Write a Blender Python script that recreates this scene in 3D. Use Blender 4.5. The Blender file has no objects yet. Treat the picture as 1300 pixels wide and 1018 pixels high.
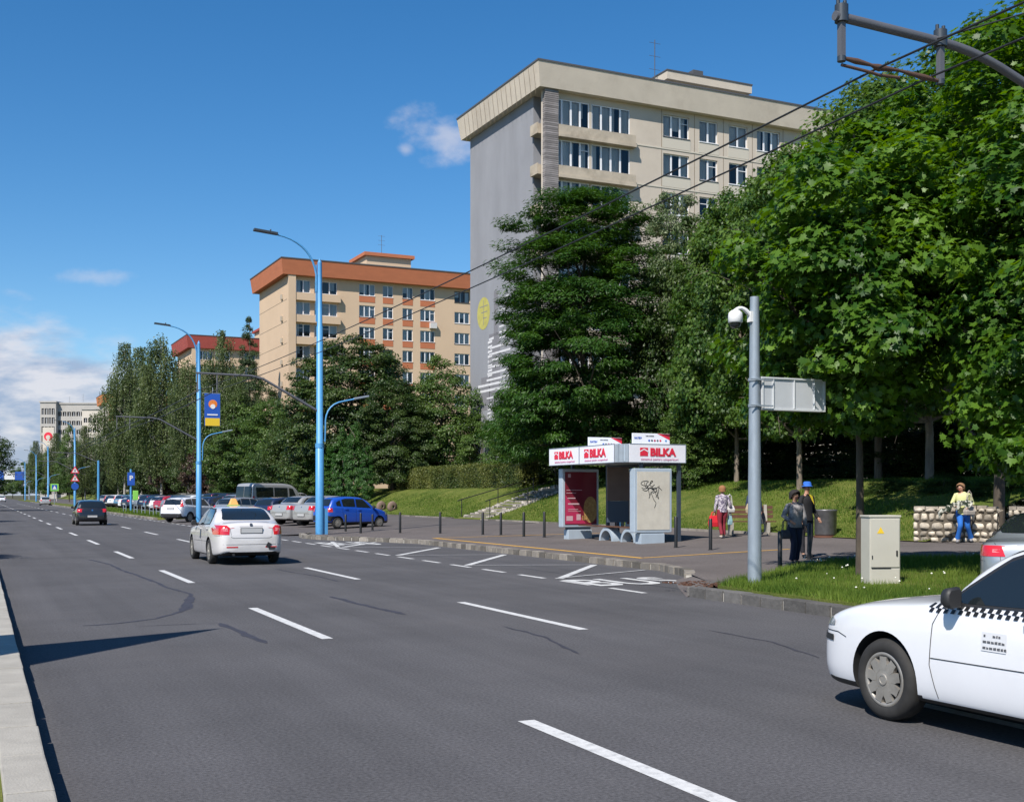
import bpy, bmesh, math, random
import numpy as np
from mathutils import Vector, Matrix, Quaternion
from mathutils.bvhtree import BVHTree
R = math.radians
SC = bpy.context.scene
COL = SC.collection
TH = R(24.32); CT, ST = math.cos(TH), math.sin(TH)
H = 1.75; F = 1500.0

# ---------------------------------------------------------------- geometry helpers
def ray(u, v):
    t = (u-650)/F; w = (628-v)/F
    return (t*CT+ST, -t*ST+CT, w)
def at(u, v, z0=0.0, x0=0.0, slope=0.0):
    """where the view line through a spot of the street meets the ground z = z0 + slope*(x-x0)"""
    a, b, c = ray(u, v)
    d = (z0-slope*x0-H)/(c-slope*a)
    return a*d, b*d, H+c*d
def at_d(u, v, d):
    a, b, c = ray(u, v)
    return a*d, b*d, H+c*d
def px(x, y, z=0):
    lat = x*CT-y*ST; d = x*ST+y*CT
    return 650+F*lat/d, 628-F*(z-H)/d, d
def paved(x, y=0):
    if x < 11: return 0.0
    if y < 49.5:
        return 0.15+0.03*max(0, x-14.3)
    return 0.035*(x-11)
def smooth(a, b, x):
    t = min(1, max(0, (x-a)/(b-a))); return t*t*(3-2*t)
def lawn_z(x, y):
    e = 23.8
    base = 0.435
    if x <= e: return base
    return base+2.0*smooth(-1.5, 7.0, x-e)-2.0*smooth(-1.5, 7, 0)+0.012*max(0, x-32)

class MB:
    def __init__(s): s.v = []; s.f = []; s.m = []; s.sm = []
    def add(s, vs, fs, mi=0, smooth=False):
        o = len(s.v); s.v.extend([tuple(p) for p in vs])
        for f in fs: s.f.append([i+o for i in f]); s.m.append(mi); s.sm.append(smooth)
        return s
    def box(s, c, d, rz=0, mi=0, M=None):
        x, y, z = d[0]/2, d[1]/2, d[2]/2
        vs = [Vector((a*x, b*y, e*z)) for a in (-1, 1) for b in (-1, 1) for e in (-1, 1)]
        if M is None: M = Matrix.Translation(Vector(c)) @ Matrix.Rotation(rz, 4, 'Z')
        vs = [M @ p for p in vs]
        return s.add(vs, [(0,1,3,2),(4,6,7,5),(0,4,5,1),(2,3,7,6),(0,2,6,4),(1,5,7,3)], mi)
    def bbox(s, x0, x1, y0, y1, z0, z1, mi=0):
        return s.box(((x0+x1)/2, (y0+y1)/2, (z0+z1)/2), (abs(x1-x0), abs(y1-y0), abs(z1-z0)), 0, mi)
    def tube(s, pts, r, n=10, mi=0, cap=True, smooth=True):
        pts = [Vector(p) for p in pts]; k = len(pts)
        if not isinstance(r, (list, tuple)): r = [r]*k
        rings = []; up = Vector((0, 0, 1)); prev = None
        for i, p in enumerate(pts):
            t = (pts[min(i+1, k-1)]-pts[max(i-1, 0)]).normalized()
            if prev is None:
                a = t.cross(up)
                if a.length < 1e-3: a = t.cross(Vector((1, 0, 0)))
                a.normalize()
            else:
                a = (prev-t*prev.dot(t))
                if a.length < 1e-4: a = t.cross(up)
                a.normalize()
            prev = a; b = t.cross(a)
            rings.append([p+(a*math.cos(2*math.pi*j/n)+b*math.sin(2*math.pi*j/n))*r[i] for j in range(n)])
        vs = [q for rg in rings for q in rg]; fs = []
        for i in range(k-1):
            for j in range(n):
                fs.append((i*n+j, i*n+(j+1) % n, (i+1)*n+(j+1) % n, (i+1)*n+j))
        s.add(vs, fs, mi, smooth)
        if cap:
            s.add(rings[0], [list(range(n))[::-1]], mi); s.add(rings[-1], [list(range(n))], mi)
        return s
    def cyl(s, c, r, h, n=24, mi=0, r2=None, smooth=True):
        c = Vector(c)
        return s.tube([c, c+Vector((0, 0, h))], [r, r if r2 is None else r2], n, mi, True, smooth)
    def lathe(s, prof, n=28, axis='Z', c=(0, 0, 0), mi=0, smooth=True):
        vs = []; fs = []; m = len(prof)
        for j in range(n):
            a = 2*math.pi*j/n
            for (r, z) in prof:
                p = (r*math.cos(a), r*math.sin(a), z)
                if axis == 'X': p = (z, r*math.cos(a), r*math.sin(a))
                if axis == 'Y': p = (r*math.sin(a), z, r*math.cos(a))
                vs.append((p[0]+c[0], p[1]+c[1], p[2]+c[2]))
        for j in range(n):
            for i in range(m-1):
                fs.append((j*m+i, ((j+1) % n)*m+i, ((j+1) % n)*m+i+1, j*m+i+1))
        return s.add(vs, fs, mi, smooth)
    def prism(s, poly, z0, z1, mi=0):
        n = len(poly)
        z0f = z0 if callable(z0) else (lambda x, y: z0)
        z1f = z1 if callable(z1) else (lambda x, y: z1)
        vs = [(x, y, z0f(x, y)) for x, y in poly]+[(x, y, z1f(x, y)) for x, y in poly]
        fs = [list(range(n))[::-1], list(range(n, 2*n))]+[(i, (i+1) % n, n+(i+1) % n, n+i) for i in range(n)]
        return s.add(vs, fs, mi)
    def xform(s, M):
        s.v = [tuple(M @ Vector(p)) for p in s.v]; return s
    def build(s, name, mat, parent=None, loc=None, rz=None, bevel=0, fixn=False):
        me = bpy.data.meshes.new(name)
        me.from_pydata(s.v, [], s.f)
        me.polygons.foreach_set('material_index', s.m)
        me.polygons.foreach_set('use_smooth', s.sm)
        for m in (mat if isinstance(mat, (list, tuple)) else [mat]): me.materials.append(m)
        if fixn or bevel:
            bm = bmesh.new(); bm.from_mesh(me)
            bmesh.ops.remove_doubles(bm, verts=bm.verts, dist=1e-5)
            bmesh.ops.recalc_face_normals(bm, faces=bm.faces)
            if bevel:
                es = [e for e in bm.edges if len(e.link_faces) == 2 and e.calc_face_angle(0) > 0.6]
                bmesh.ops.bevel(bm, geom=es, offset=bevel, segments=2, profile=0.6, affect='EDGES', clamp_overlap=True)
            bm.to_mesh(me); bm.free()
        me.update()
        return link(name, me, parent, loc, rz)

def link(name, data, parent=None, loc=None, rz=None):
    o = bpy.data.objects.new(name, data); COL.objects.link(o)
    if parent is not None: o.parent = parent
    if loc is not None: o.location = loc
    if rz is not None: o.rotation_euler = (0, 0, rz)
    return o
def thing(name, label, cat, loc=(0, 0, 0), rz=0, group=None):
    o = link(name, None, None, loc, rz)
    o.empty_display_size = 0.2
    o['label'] = label; o['category'] = cat
    if group: o['group'] = group
    return o
def tag(o, label, cat, group=None, kind=None):
    o['label'] = label; o['category'] = cat
    if group: o['group'] = group
    if kind: o['kind'] = kind
    return o
def struct(o): o['kind'] = 'structure'; return o
CH = {}
def index_children():
    CH.clear()
    for o in bpy.data.objects:
        if o.parent: CH.setdefault(o.parent.name, []).append(o)
def dup(root, loc, rz=0, label=None, group=None, paint=None, scale=None):
    c = root.copy(); COL.objects.link(c)
    c.location = loc; c.rotation_euler = (0, 0, rz)
    if scale: c.scale = scale
    if label: c['label'] = label
    if group: c['group'] = group
    def rec(src, dst):
        for ch in [o for o in list(src.children)]:
            d = ch.copy(); COL.objects.link(d); d.parent = dst
            if paint is not None and len(d.material_slots) and d.material_slots[0].material and d.material_slots[0].material.get('paint'):
                d.material_slots[0].link = 'OBJECT'; d.material_slots[0].material = paint
            rec(ch, d)
    rec(root, c)
    return c
def bake(o):
    """replace an object's mesh by its modified shape"""
    dg = bpy.context.evaluated_depsgraph_get(); dg.update()
    me = bpy.data.meshes.new_from_object(o.evaluated_get(dg), depsgraph=dg)
    o.modifiers.clear(); o.data = me
    return o

# ---------------------------------------------------------------- materials
def mat(name, col, rough=0.7, metal=0.0, var=0.0, vscale=3.0, bump=0.0, bscale=40.0, island=0.0, coat=0.0, spec=0.5,
        col2=None, dirt=0.0, dirtcol=(0.1, 0.09, 0.08), alpha=None, stretch=None, hard=False, tracks=0.0, speck=0.0, speckscale=45.0):
    m = bpy.data.materials.new(name); m.use_nodes = True
    nt = m.node_tree; N = nt.nodes; L = nt.links
    b = N['Principled BSDF']
    b.inputs['Base Color'].default_value = (*col, 1); b.inputs['Roughness'].default_value = rough
    b.inputs['Metallic'].default_value = metal; b.inputs['Specular IOR Level'].default_value = spec
    b.inputs['Coat Weight'].default_value = coat; b.inputs['Coat Roughness'].default_value = 0.04
    tc = N.new('ShaderNodeTexCoord'); src = tc.outputs['Object']
    if stretch:
        mp = N.new('ShaderNodeMapping'); mp.inputs['Scale'].default_value = stretch; L.new(src, mp.inputs[0]); src = mp.outputs[0]
    cur = None
    def mix(fac, a, bcol, mode='MIX'):
        x = N.new('ShaderNodeMix'); x.data_type = 'RGBA'; x.blend_type = mode
        if hasattr(fac, 'links'): L.new(fac, x.inputs[0])
        else: x.inputs[0].default_value = fac
        if hasattr(a, 'links'): L.new(a, x.inputs[6])
        else: x.inputs[6].default_value = (*a, 1)
        if hasattr(bcol, 'links'): L.new(bcol, x.inputs[7])
        else: x.inputs[7].default_value = (*bcol, 1)
        return x.outputs[2]
    cur = None
    if var or col2:
        n = N.new('ShaderNodeTexNoise'); n.inputs['Scale'].default_value = vscale; n.inputs['Detail'].default_value = 6
        n.inputs['Roughness'].default_value = 0.6; L.new(src, n.inputs['Vector'])
        r = N.new('ShaderNodeMapRange'); r.inputs[1].default_value = 0.3; r.inputs[2].default_value = 0.7; L.new(n.outputs[0], r.inputs[0])
        if hard: r.inputs[1].default_value = .46; r.inputs[2].default_value = .54
        a = tuple(max(0, c*(1-var)) for c in col); bb = col2 if col2 else tuple(min(1, c*(1+var)) for c in col)
        cur = mix(r.outputs[0], a, bb)
    if tracks:
        mp2 = N.new('ShaderNodeMapping'); mp2.inputs['Scale'].default_value = (1.15, .035, 1); L.new(tc.outputs['Object'], mp2.inputs[0])
        n = N.new('ShaderNodeTexNoise'); n.inputs['Scale'].default_value = 1.0; n.inputs['Detail'].default_value = 5; n.inputs['Roughness'].default_value = .65; L.new(mp2.outputs[0], n.inputs['Vector'])
        r = N.new('ShaderNodeMapRange'); r.inputs[1].default_value = 0.3; r.inputs[2].default_value = 0.7; r.inputs[3].default_value = 1-tracks; r.inputs[4].default_value = 1+tracks; L.new(n.outputs[0], r.inputs[0])
        h = N.new('ShaderNodeHueSaturation'); L.new(r.outputs[0], h.inputs['Value']); L.new(cur, h.inputs['Color']); cur = h.outputs[0]
    if speck:
        n = N.new('ShaderNodeTexNoise'); n.inputs['Scale'].default_value = speckscale; n.inputs['Detail'].default_value = 3; L.new(tc.outputs['Object'], n.inputs['Vector'])
        r = N.new('ShaderNodeMapRange'); r.inputs[1].default_value = 0.3; r.inputs[2].default_value = 0.7; r.inputs[3].default_value = 1-speck; r.inputs[4].default_value = 1+speck; L.new(n.outputs[0], r.inputs[0])
        h = N.new('ShaderNodeHueSaturation'); L.new(r.outputs[0], h.inputs['Value'])
        if cur is not None: L.new(cur, h.inputs['Color'])
        else: h.inputs['Color'].default_value = (*col, 1)
        cur = h.outputs[0]
    if island:
        g = N.new('ShaderNodeNewGeometry')
        r = N.new('ShaderNodeMapRange'); r.inputs[3].default_value = 1-island; r.inputs[4].default_value = 1+island
        L.new(g.outputs['Random Per Island'], r.inputs[0])
        h = N.new('ShaderNodeHueSaturation'); L.new(r.outputs[0], h.inputs['Value'])
        if cur is not None: L.new(cur, h.inputs['Color'])
        else: h.inputs['Color'].default_value = (*col, 1)
        cur = h.outputs[0]
    if dirt:
        n = N.new('ShaderNodeTexNoise'); n.inputs['Scale'].default_value = vscale*0.6; n.inputs['Detail'].default_value = 8
        n.inputs['Roughness'].default_value = 0.7; L.new(tc.outputs['Object'], n.inputs['Vector'])
        r = N.new('ShaderNodeMapRange'); r.inputs[1].default_value = 0.5; r.inputs[2].default_value = 0.75
        r.inputs[4].default_value = dirt; L.new(n.outputs[0], r.inputs[0])
        cur = mix(r.outputs[0], cur if cur is not None else col, dirtcol)
    if cur is not None: L.new(cur, b.inputs['Base Color'])
    if bump:
        n = N.new('ShaderNodeTexNoise'); n.inputs['Scale'].default_value = bscale; n.inputs['Detail'].default_value = 4
        L.new(src, n.inputs['Vector'])
        bp = N.new('ShaderNodeBump'); bp.inputs['Strength'].default_value = bump; bp.inputs['Distance'].default_value = 0.02
        L.new(n.outputs[0], bp.inputs['Height']); L.new(bp.outputs[0], b.inputs['Normal'])
    return m

def leafmat(name, a, b_, trans=0.35, rough=0.45, spec=0.35):
    m = bpy.data.materials.new(name); m.use_nodes = True
    nt = m.node_tree; N = nt.nodes; L = nt.links
    p = N['Principled BSDF']; out = N['Material Output']
    g = N.new('ShaderNodeNewGeometry')
    tc = N.new('ShaderNodeTexCoord')
    nz = N.new('ShaderNodeTexNoise'); nz.inputs['Scale'].default_value = 0.5; nz.inputs['Detail'].default_value = 3
    L.new(tc.outputs['Object'], nz.inputs['Vector'])
    ad = N.new('ShaderNodeMath'); ad.operation = 'MULTIPLY_ADD'; ad.inputs[1].default_value = 0.55
    sb = N.new('ShaderNodeMath'); sb.operation = 'MULTIPLY_ADD'; sb.inputs[1].default_value = 1.6; sb.inputs[2].default_value = -0.6
    L.new(nz.outputs[0], sb.inputs[0]); L.new(g.outputs['Random Per Island'], ad.inputs[0]); L.new(sb.outputs[0], ad.inputs[2])
    cr = N.new('ShaderNodeValToRGB')
    cr.color_ramp.elements[0].color = (*a, 1); cr.color_ramp.elements[1].color = (*b_, 1)
    cr.color_ramp.elements[0].position = 0.1; cr.color_ramp.elements[1].position = 0.95
    L.new(ad.outputs[0], cr.inputs[0])
    L.new(cr.outputs[0], p.inputs['Base Color'])
    p.inputs['Roughness'].default_value = rough; p.inputs['Specular IOR Level'].default_value = spec
    t = N.new('ShaderNodeBsdfTranslucent')
    hs = N.new('ShaderNodeHueSaturation'); hs.inputs['Hue'].default_value = 0.485; hs.inputs['Saturation'].default_value = 1.1; hs.inputs['Value'].default_value = 1.6
    L.new(cr.outputs[0], hs.inputs['Color']); L.new(hs.outputs[0], t.inputs['Color'])
    mx = N.new('ShaderNodeMixShader'); mx.inputs[0].default_value = trans
    L.new(p.outputs[0], mx.inputs[1]); L.new(t.outputs[0], mx.inputs[2]); L.new(mx.outputs[0], out.inputs['Surface'])
    return m

def glassmat(name, tint=(0.6, 0.7, 0.72), clear=0.75):
    m = bpy.data.materials.new(name); m.use_nodes = True
    nt = m.node_tree; N = nt.nodes; L = nt.links
    for n in list(N):
        if n.type == 'BSDF_PRINCIPLED': N.remove(n)
    t = N.new('ShaderNodeBsdfTransparent'); t.inputs[0].default_value = (*tint, 1)
    g = N.new('ShaderNodeBsdfGlossy'); g.inputs['Roughness'].default_value = 0.03
    fr = N.new('ShaderNodeFresnel'); fr.inputs[0].default_value = 1.5
    ad = N.new('ShaderNodeMath'); ad.operation = 'MULTIPLY_ADD'; ad.inputs[1].default_value = 1.0; ad.inputs[2].default_value = (1-clear)*0.4
    L.new(fr.outputs[0], ad.inputs[0])
    mx = N.new('ShaderNodeMixShader'); L.new(ad.outputs[0], mx.inputs[0]); L.new(t.outputs[0], mx.inputs[1]); L.new(g.outputs[0], mx.inputs[2])
    L.new(mx.outputs[0], N['Material Output'].inputs['Surface'])
    return m

def carpaint(name, col, metal=0.0, rough=0.35):
    m = mat(name, col, rough=rough, metal=metal, coat=1.0, var=0.03, vscale=2.0)
    m['paint'] = 1
    return m

M = dict(
 asphalt=mat('asphalt', (0.086, 0.084, 0.088), 0.9, var=0.14, vscale=0.35, bump=0.35, bscale=120, spec=0.2, dirt=0.45, dirtcol=(0.112, 0.105, 0.106), speck=.3, speckscale=38, tracks=.14),
 pave=mat('pavement_asphalt', (0.12, 0.105, 0.10), 0.92, var=0.14, vscale=0.5, bump=0.3, bscale=90, spec=0.2, dirt=0.35, dirtcol=(0.15, 0.135, 0.125), speck=.22, speckscale=25),
 lot=mat('lot_asphalt', (0.105, 0.095, 0.093), 0.92, var=0.15, vscale=0.4, bump=0.3, bscale=90, spec=0.2),
 tar=mat('tar_seal', (0.045, 0.044, 0.055), 0.7, var=0.2, vscale=5, spec=0.3),
 paintw=mat('road_white', (0.56, 0.56, 0.55), 0.7, var=0.13, vscale=16, dirt=0.85, dirtcol=(0.24, 0.24, 0.24)),
 paintthin=mat('road_white_worn', (0.44, 0.44, 0.44), 0.75, var=0.2, vscale=14, dirt=0.7, dirtcol=(0.17, 0.165, 0.165)),
 painty=mat('road_yellow', (0.62, 0.34, 0.05), 0.7, var=0.12, vscale=4, dirt=0.3, dirtcol=(0.35, 0.2, 0.08)),
 kerb=mat('kerb_stone', (0.19, 0.17, 0.145), 0.9, var=0.25, vscale=5, bump=0.5, bscale=30, island=0.5, dirt=0.5, dirtcol=(0.08, 0.075, 0.07)),
 kerbdark=mat('kerb_dark', (0.10, 0.095, 0.09), 0.9, var=0.25, vscale=6, bump=0.6, bscale=30, island=0.35, dirt=0.4, dirtcol=(0.17, 0.16, 0.15)),
 mortar=mat('mortar', (0.42, 0.40, 0.36), 0.95, var=0.2, vscale=9),
 concrete=mat('concrete_kerb', (0.33, 0.31, 0.27), 0.9, var=0.15, vscale=3, bump=0.3, bscale=60, dirt=0.35, dirtcol=(0.25, 0.23, 0.2)),
 grass=mat('grass_ground', (0.065, 0.095, 0.018), 0.95, col2=(0.15, 0.16, 0.04), vscale=0.9, bump=0.9, bscale=30, spec=0.1),
 earth=mat('earth', (0.07, 0.075, 0.045), 0.95, col2=(0.10, 0.09, 0.06), vscale=0.5, bump=0.5, bscale=10, spec=0.1),
 blade=leafmat('grass_blade', (0.045, 0.10, 0.012), (0.165, 0.23, 0.038), 0.3, 0.6, 0.15),
 clover=mat('clover_white', (0.7, 0.7, 0.62), 0.8),
 bluepole=mat('blue_pole_paint', (0.075, 0.28, 0.54), 0.45, var=0.08, vscale=8, dirt=0.25, dirtcol=(0.12, 0.22, 0.3)),
 greypole=mat('galvanised', (0.29, 0.335, 0.38), 0.5, metal=0.35, var=0.12, vscale=9, stretch=(1, 1, 0.3)),
 armgrey=mat('arm_grey', (0.13, 0.13, 0.14), 0.5, metal=0.3, var=0.1),
 lampgrey=mat('lamp_dark', (0.06, 0.07, 0.08), 0.4, metal=0.4),
 wire=mat('wire_black', (0.02, 0.02, 0.022), 0.5),
 black=mat('black_paint', (0.012, 0.012, 0.013), 0.45),
 rubber=mat('rubber', (0.022, 0.021, 0.02), 0.8, var=0.25, vscale=12),
 trim=mat('black_plastic', (0.02, 0.02, 0.021), 0.55),
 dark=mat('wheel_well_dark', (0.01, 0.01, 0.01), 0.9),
 hub=mat('hubcap', (0.33, 0.31, 0.28), 0.45, metal=0.45, var=0.15, vscale=6, dirt=0.5, dirtcol=(0.12, 0.1, 0.08)),
 cglass=mat('car_glass', (0.012, 0.016, 0.018), 0.04, spec=0.6, coat=0.5),
 redlens=mat('red_lens', (0.55, 0.015, 0.02), 0.12, spec=0.6, coat=1.0),
 pinklens=mat('clear_red_lens', (0.6, 0.3, 0.3), 0.12, coat=1.0),
 lens=mat('clear_lens', (0.42, 0.45, 0.48), 0.08, metal=0.5, coat=1.0),
 orange=mat('orange_lens', (0.75, 0.2, 0.02), 0.15, coat=1.0),
 plate=mat('plate_grey', (0.45, 0.45, 0.45), 0.5),
 platedk=mat('plate_frame', (0.05, 0.055, 0.06), 0.5),
 chrome=mat('chrome', (0.7, 0.7, 0.7), 0.15, metal=1.0),
 white=mat('white_paint', (0.72, 0.72, 0.72), 0.5, var=0.05),
 signwhite=mat('sign_panel_white', (0.74, 0.75, 0.80), 0.5, var=0.03),
 signred=mat('sign_red', (0.65, 0.02, 0.05), 0.5),
 signblue=mat('sign_blue', (0.02, 0.09, 0.42), 0.45),
 yellow=mat('sign_yellow', (0.75, 0.5, 0.03), 0.5),
 signgreen=mat('sign_green', (0.25, 0.6, 0.1), 0.5),
 lightmetal=mat('light_blue_metal', (0.42, 0.49, 0.56), 0.4, metal=0.2, var=0.06),
 darkmetal=mat('shelter_dark', (0.045, 0.06, 0.085), 0.45, metal=0.2, var=0.08),
 poster=mat('poster_maroon', (0.15, 0.012, 0.025), 0.35, var=0.1, vscale=1.0),
 posterpink=mat('poster_pink', (0.42, 0.03, 0.09), 0.35),
 bluegrey=mat('board_bluegrey', (0.06, 0.085, 0.12), 0.5),
 paper=mat('poster_paper', (0.52, 0.49, 0.42), 0.8, var=0.1, vscale=2.5, dirt=0.35, dirtcol=(0.42, 0.38, 0.3)),
 brownboard=mat('board_brown', (0.17, 0.12, 0.10), 0.7, var=0.12, vscale=3),
 food=mat('pizza_brown', (0.25, 0.12, 0.04), 0.6, col2=(0.45, 0.3, 0.1), vscale=14),
 wood=mat('bench_wood', (0.10, 0.045, 0.025), 0.65, var=0.2, vscale=6),
 cabinet=mat('cabinet_cream', (0.46, 0.44, 0.38), 0.6, var=0.05, vscale=2, dirt=0.35, dirtcol=(0.33, 0.3, 0.24)),
 steel=mat('bin_steel', (0.16, 0.16, 0.165), 0.45, metal=0.5, var=0.25, vscale=7),
 bark=mat('bark', (0.075, 0.06, 0.045), 0.95, var=0.35, vscale=7, bump=0.9, bscale=18, stretch=(1, 1, 0.25)),
 barkl=mat('bark_light', (0.17, 0.14, 0.11), 0.95, var=0.35, vscale=7, bump=0.9, bscale=18, stretch=(1, 1, 0.25)),
 birchbark=mat('birch_bark', (0.5, 0.48, 0.43), 0.85, col2=(0.12, 0.11, 0.1), vscale=5, stretch=(0.5, 0.5, 3)),
 lf_maple=leafmat('maple_leaf', (0.018, 0.07, 0.006), (0.125, 0.235, 0.022), 0.4),
 lf_plane=leafmat('sycamore_leaf', (0.024, 0.07, 0.010), (0.125, 0.205, 0.035), 0.35),
 lf_locust=leafmat('locust_leaf', (0.012, 0.050, 0.006), (0.055, 0.125, 0.014), 0.28),
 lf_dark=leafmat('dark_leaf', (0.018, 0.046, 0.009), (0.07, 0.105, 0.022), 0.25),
 lf_spruce=leafmat('needle_leaf', (0.015, 0.038, 0.010), (0.055, 0.085, 0.022), 0.12, 0.6),
 lf_birch=leafmat('birch_leaf', (0.045, 0.075, 0.022), (0.15, 0.19, 0.07), 0.3),
 lf_silver=leafmat('silver_leaf', (0.07, 0.12, 0.04), (0.24, 0.28, 0.15), 0.3),
 lf_mid=leafmat('mid_leaf', (0.03, 0.075, 0.012), (0.11, 0.17, 0.035), 0.3),
 lf_purple=leafmat('plum_leaf', (0.035, 0.018, 0.014), (0.085, 0.05, 0.03), 0.2),
 lf_thuja=leafmat('thuja_leaf', (0.02, 0.075, 0.012), (0.07, 0.15, 0.025), 0.15),
 lf_hedge=leafmat('hedge_leaf', (0.035, 0.065, 0.014), (0.19, 0.20, 0.05), 0.3),
)
PAINT = dict(
 white=carpaint('paint_white', (0.72, 0.73, 0.76)),
 silver=carpaint('paint_silver', (0.40, 0.395, 0.385), 0.35),
 grey=carpaint('paint_grey', (0.27, 0.30, 0.33), 0.4),
 black=carpaint('paint_black', (0.008, 0.009, 0.012)),
 darkblue=carpaint('paint_darkblue', (0.012, 0.02, 0.05)),
 blue=carpaint('paint_blue', (0.01, 0.07, 0.42)),
 red=carpaint('paint_red', (0.36, 0.015, 0.03)),
 green=carpaint('paint_green', (0.08, 0.28, 0.06)),
 beige=carpaint('paint_beige', (0.38, 0.33, 0.26), 0.3),
 skyblue=carpaint('paint_light_blue', (0.12, 0.25, 0.36), 0.3),
)
def text_mesh(s, size, bold=0.0, ext=0.004, align='CENTER', sx=1.0):
    cu = bpy.data.curves.new('t', 'FONT'); cu.body = s; cu.size = size; cu.offset = bold; cu.extrude = ext
    cu.align_x = align; cu.align_y = 'CENTER'; cu.resolution_u = 3
    o = bpy.data.objects.new('t', cu); COL.objects.link(o)
    dg = bpy.context.evaluated_depsgraph_get(); dg.update()
    me = bpy.data.meshes.new_from_object(o.evaluated_get(dg), depsgraph=dg)
    bpy.data.objects.remove(o); bpy.data.curves.remove(cu)
    if sx != 1: me.transform(Matrix.Diagonal((sx, 1, 1, 1)))
    me.materials.clear()
    return me
def text_part(name, s, size, m, parent, Mx, bold=0.0, ext=0.004, align='CENTER', sx=1.0):
    me = text_mesh(s, size, bold, ext, align, sx); me.transform(Mx); me.materials.append(m)
    return link(name, me, parent)
NOTREES = False
SKYS = 0.105; SKYSAT = 1.33; SKYVAL = 1.0; SUNE = 5.0; EXPO = 0.38; CLD0 = (2.7, 3.3, 4.6); CLD1 = (5.6, 5.5, 5.9)
# ================================================================ GROUND
rng = random.Random(7)
g = MB()
g.add([(-1500, -200, -0.06), (1500, -200, -0.06), (1500, 3000, -0.06), (-1500, 3000, -0.06)], [(0, 1, 2, 3)])
struct(g.build('ground', M['earth']))
g = MB()
ys = [-40, 49.5, 84, 200, 700]
g.add([(0.38, -40, 0), (12.0, -40, 0), (12.0, 700, 0), (0.38, 700, 0)], [(0, 1, 2, 3)])
g.add([(12.0, 13, 0.0), (14.8, 13, 0.0), (14.8, 50, 0.0), (12.0, 50, 0.0)], [(0, 1, 2, 3)])
struct(g.build('road', M['asphalt']))
# side street where the estate car stands
g = MB(); g.add([(12.0, -30, 0.0), (34, -30, 0.25), (34, 12.6, 0.35), (12.0, 12.2, 0.0)], [(0, 1, 2, 3)])
struct(g.build('side_street', M['lot']))
# paved bus stop area (a sheet with a gentle cross fall)
g = MB()
def P(x, y): return (x, y, paved(x, min(y, 49.4)))
edge = [(11.75, 17.6), (12.45, 18.75), (13.06, 20.15), (13.86, 21.42), (14.45, 23.3), (14.5, 32), (14.5, 39.6), (13.7, 42.3), (12.35, 44.9), (12.2, 47.0), (12.9, 48.9), (14.6, 49.8)]
right = [(24.0, 12), (24.0, 22), (24.0, 30), (24.0, 44), (24.0, 50.4)]
for i in range(len(edge)-1):
    a, b = edge[i], edge[i+1]
    def rz(p, x): return P(x, p[1]+(50.4-49.8)*(1 if p is edge[-1] else 0))
    xs = [0, .15, .4, .7, 1]
    ra = [P(a[0]+(24.0-a[0])*t, a[1]) for t in xs]; rb = [P(b[0]+(24.0-b[0])*t, b[1]) for t in xs]
    for j in range(4): g.add([ra[j], ra[j+1], rb[j+1], rb[j]], [(0, 1, 2, 3)])
g.add([P(17, 12), P(24, 12), P(24, 17.35), P(17, 17.35)], [(0, 1, 2, 3)])
g.add([P(23.9, 12), P(42, 12), P(42, 25), P(23.9, 25)], [(0, 1, 2, 3)])
struct(g.build('pavement', M['pave'], fixn=True))
# parking lot sheet
g = MB()
for (y0, y1) in ((49.8, 84), (84, 140), (140, 420)):
    x0 = 11.0 if y1 == 84 else 14.2
    g.add([(x0, y0, 0.012 if y1 == 84 else 0.035*(x0-11)), (24, y0, 0.455), (24, y1, 0.455), (x0, y1, 0.012 if y1 == 84 else 0.035*(x0-11))], [(0, 1, 2, 3)])
struct(g.build('parking_lot', M['lot']))
# lawn bank
g = MB()
yl = [12, 20, 24.9, 25.0, 30, 36, 42, 50, 56, 60, 66, 74, 84, 100, 130, 180, 260, 420]
xl = [23.8, 24.2, 24.8, 25.5, 26.5, 27.5, 28.5, 29.5, 30.8, 32.5, 36, 45, 60, 90]
idx = {}
vs = []
for i, y in enumerate(yl):
    for j, x in enumerate(xl):
        idx[i, j] = len(vs)
        vs.append((x, y, lawn_z(x, y)+0.05*math.sin(x*1.3+y*.7)*smooth(24, 26, x)+(0.03 if j == 0 else 0.04)))
g.add(vs, [(idx[i, j], idx[i, j+1], idx[i+1, j+1], idx[i+1, j]) for i in range(3, len(yl)-1) for j in range(len(xl)-1)], 0, True)
struct(g.build('lawn_bank', M['grass']))
# low concrete edging along the lawn
g = MB()
y = 30.5
while y < 84:
    if not (55.8 < y < 60.5):
        g.bbox(23.72, 23.84, y, y+0.98, 0.3, 0.515)
    y += 1.0
struct(g.build('lawn_edging', M['kerb']))
# front grass verge
vpoly = [(11.42, -10), (11.42, 15.9), (11.55, 17.0), (12.75, 18.0), (15.0, 19.7), (17.2, 20.9), (19.2, 20.2), (21.5, 18.6), (23, 16), (22, 12.6), (14, 12.6), (12.2, 12.0), (12.0, -10)]
def verge_z(x, y=0): return paved(x, 20)+0.05
g = MB(); g.prism(vpoly, 0.0, lambda x, y: verge_z(x))
struct(g.build('grass_verge', M['grass']))
# verge between the road and the far parking rows
g = MB(); g.prism([(11.45, 85.2), (12.6, 84.2), (14.2, 84.4), (14.4, 400), (11.45, 400)], 0.0, 0.15)
struct(g.build('roadside_verge', M['grass']))
g = MB(); g.prism([(-9, -40), (0.12, -40), (0.12, 500), (-9, 500)], -0.02, 0.13)
struct(g.build('median_grass', M['grass']))

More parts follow.
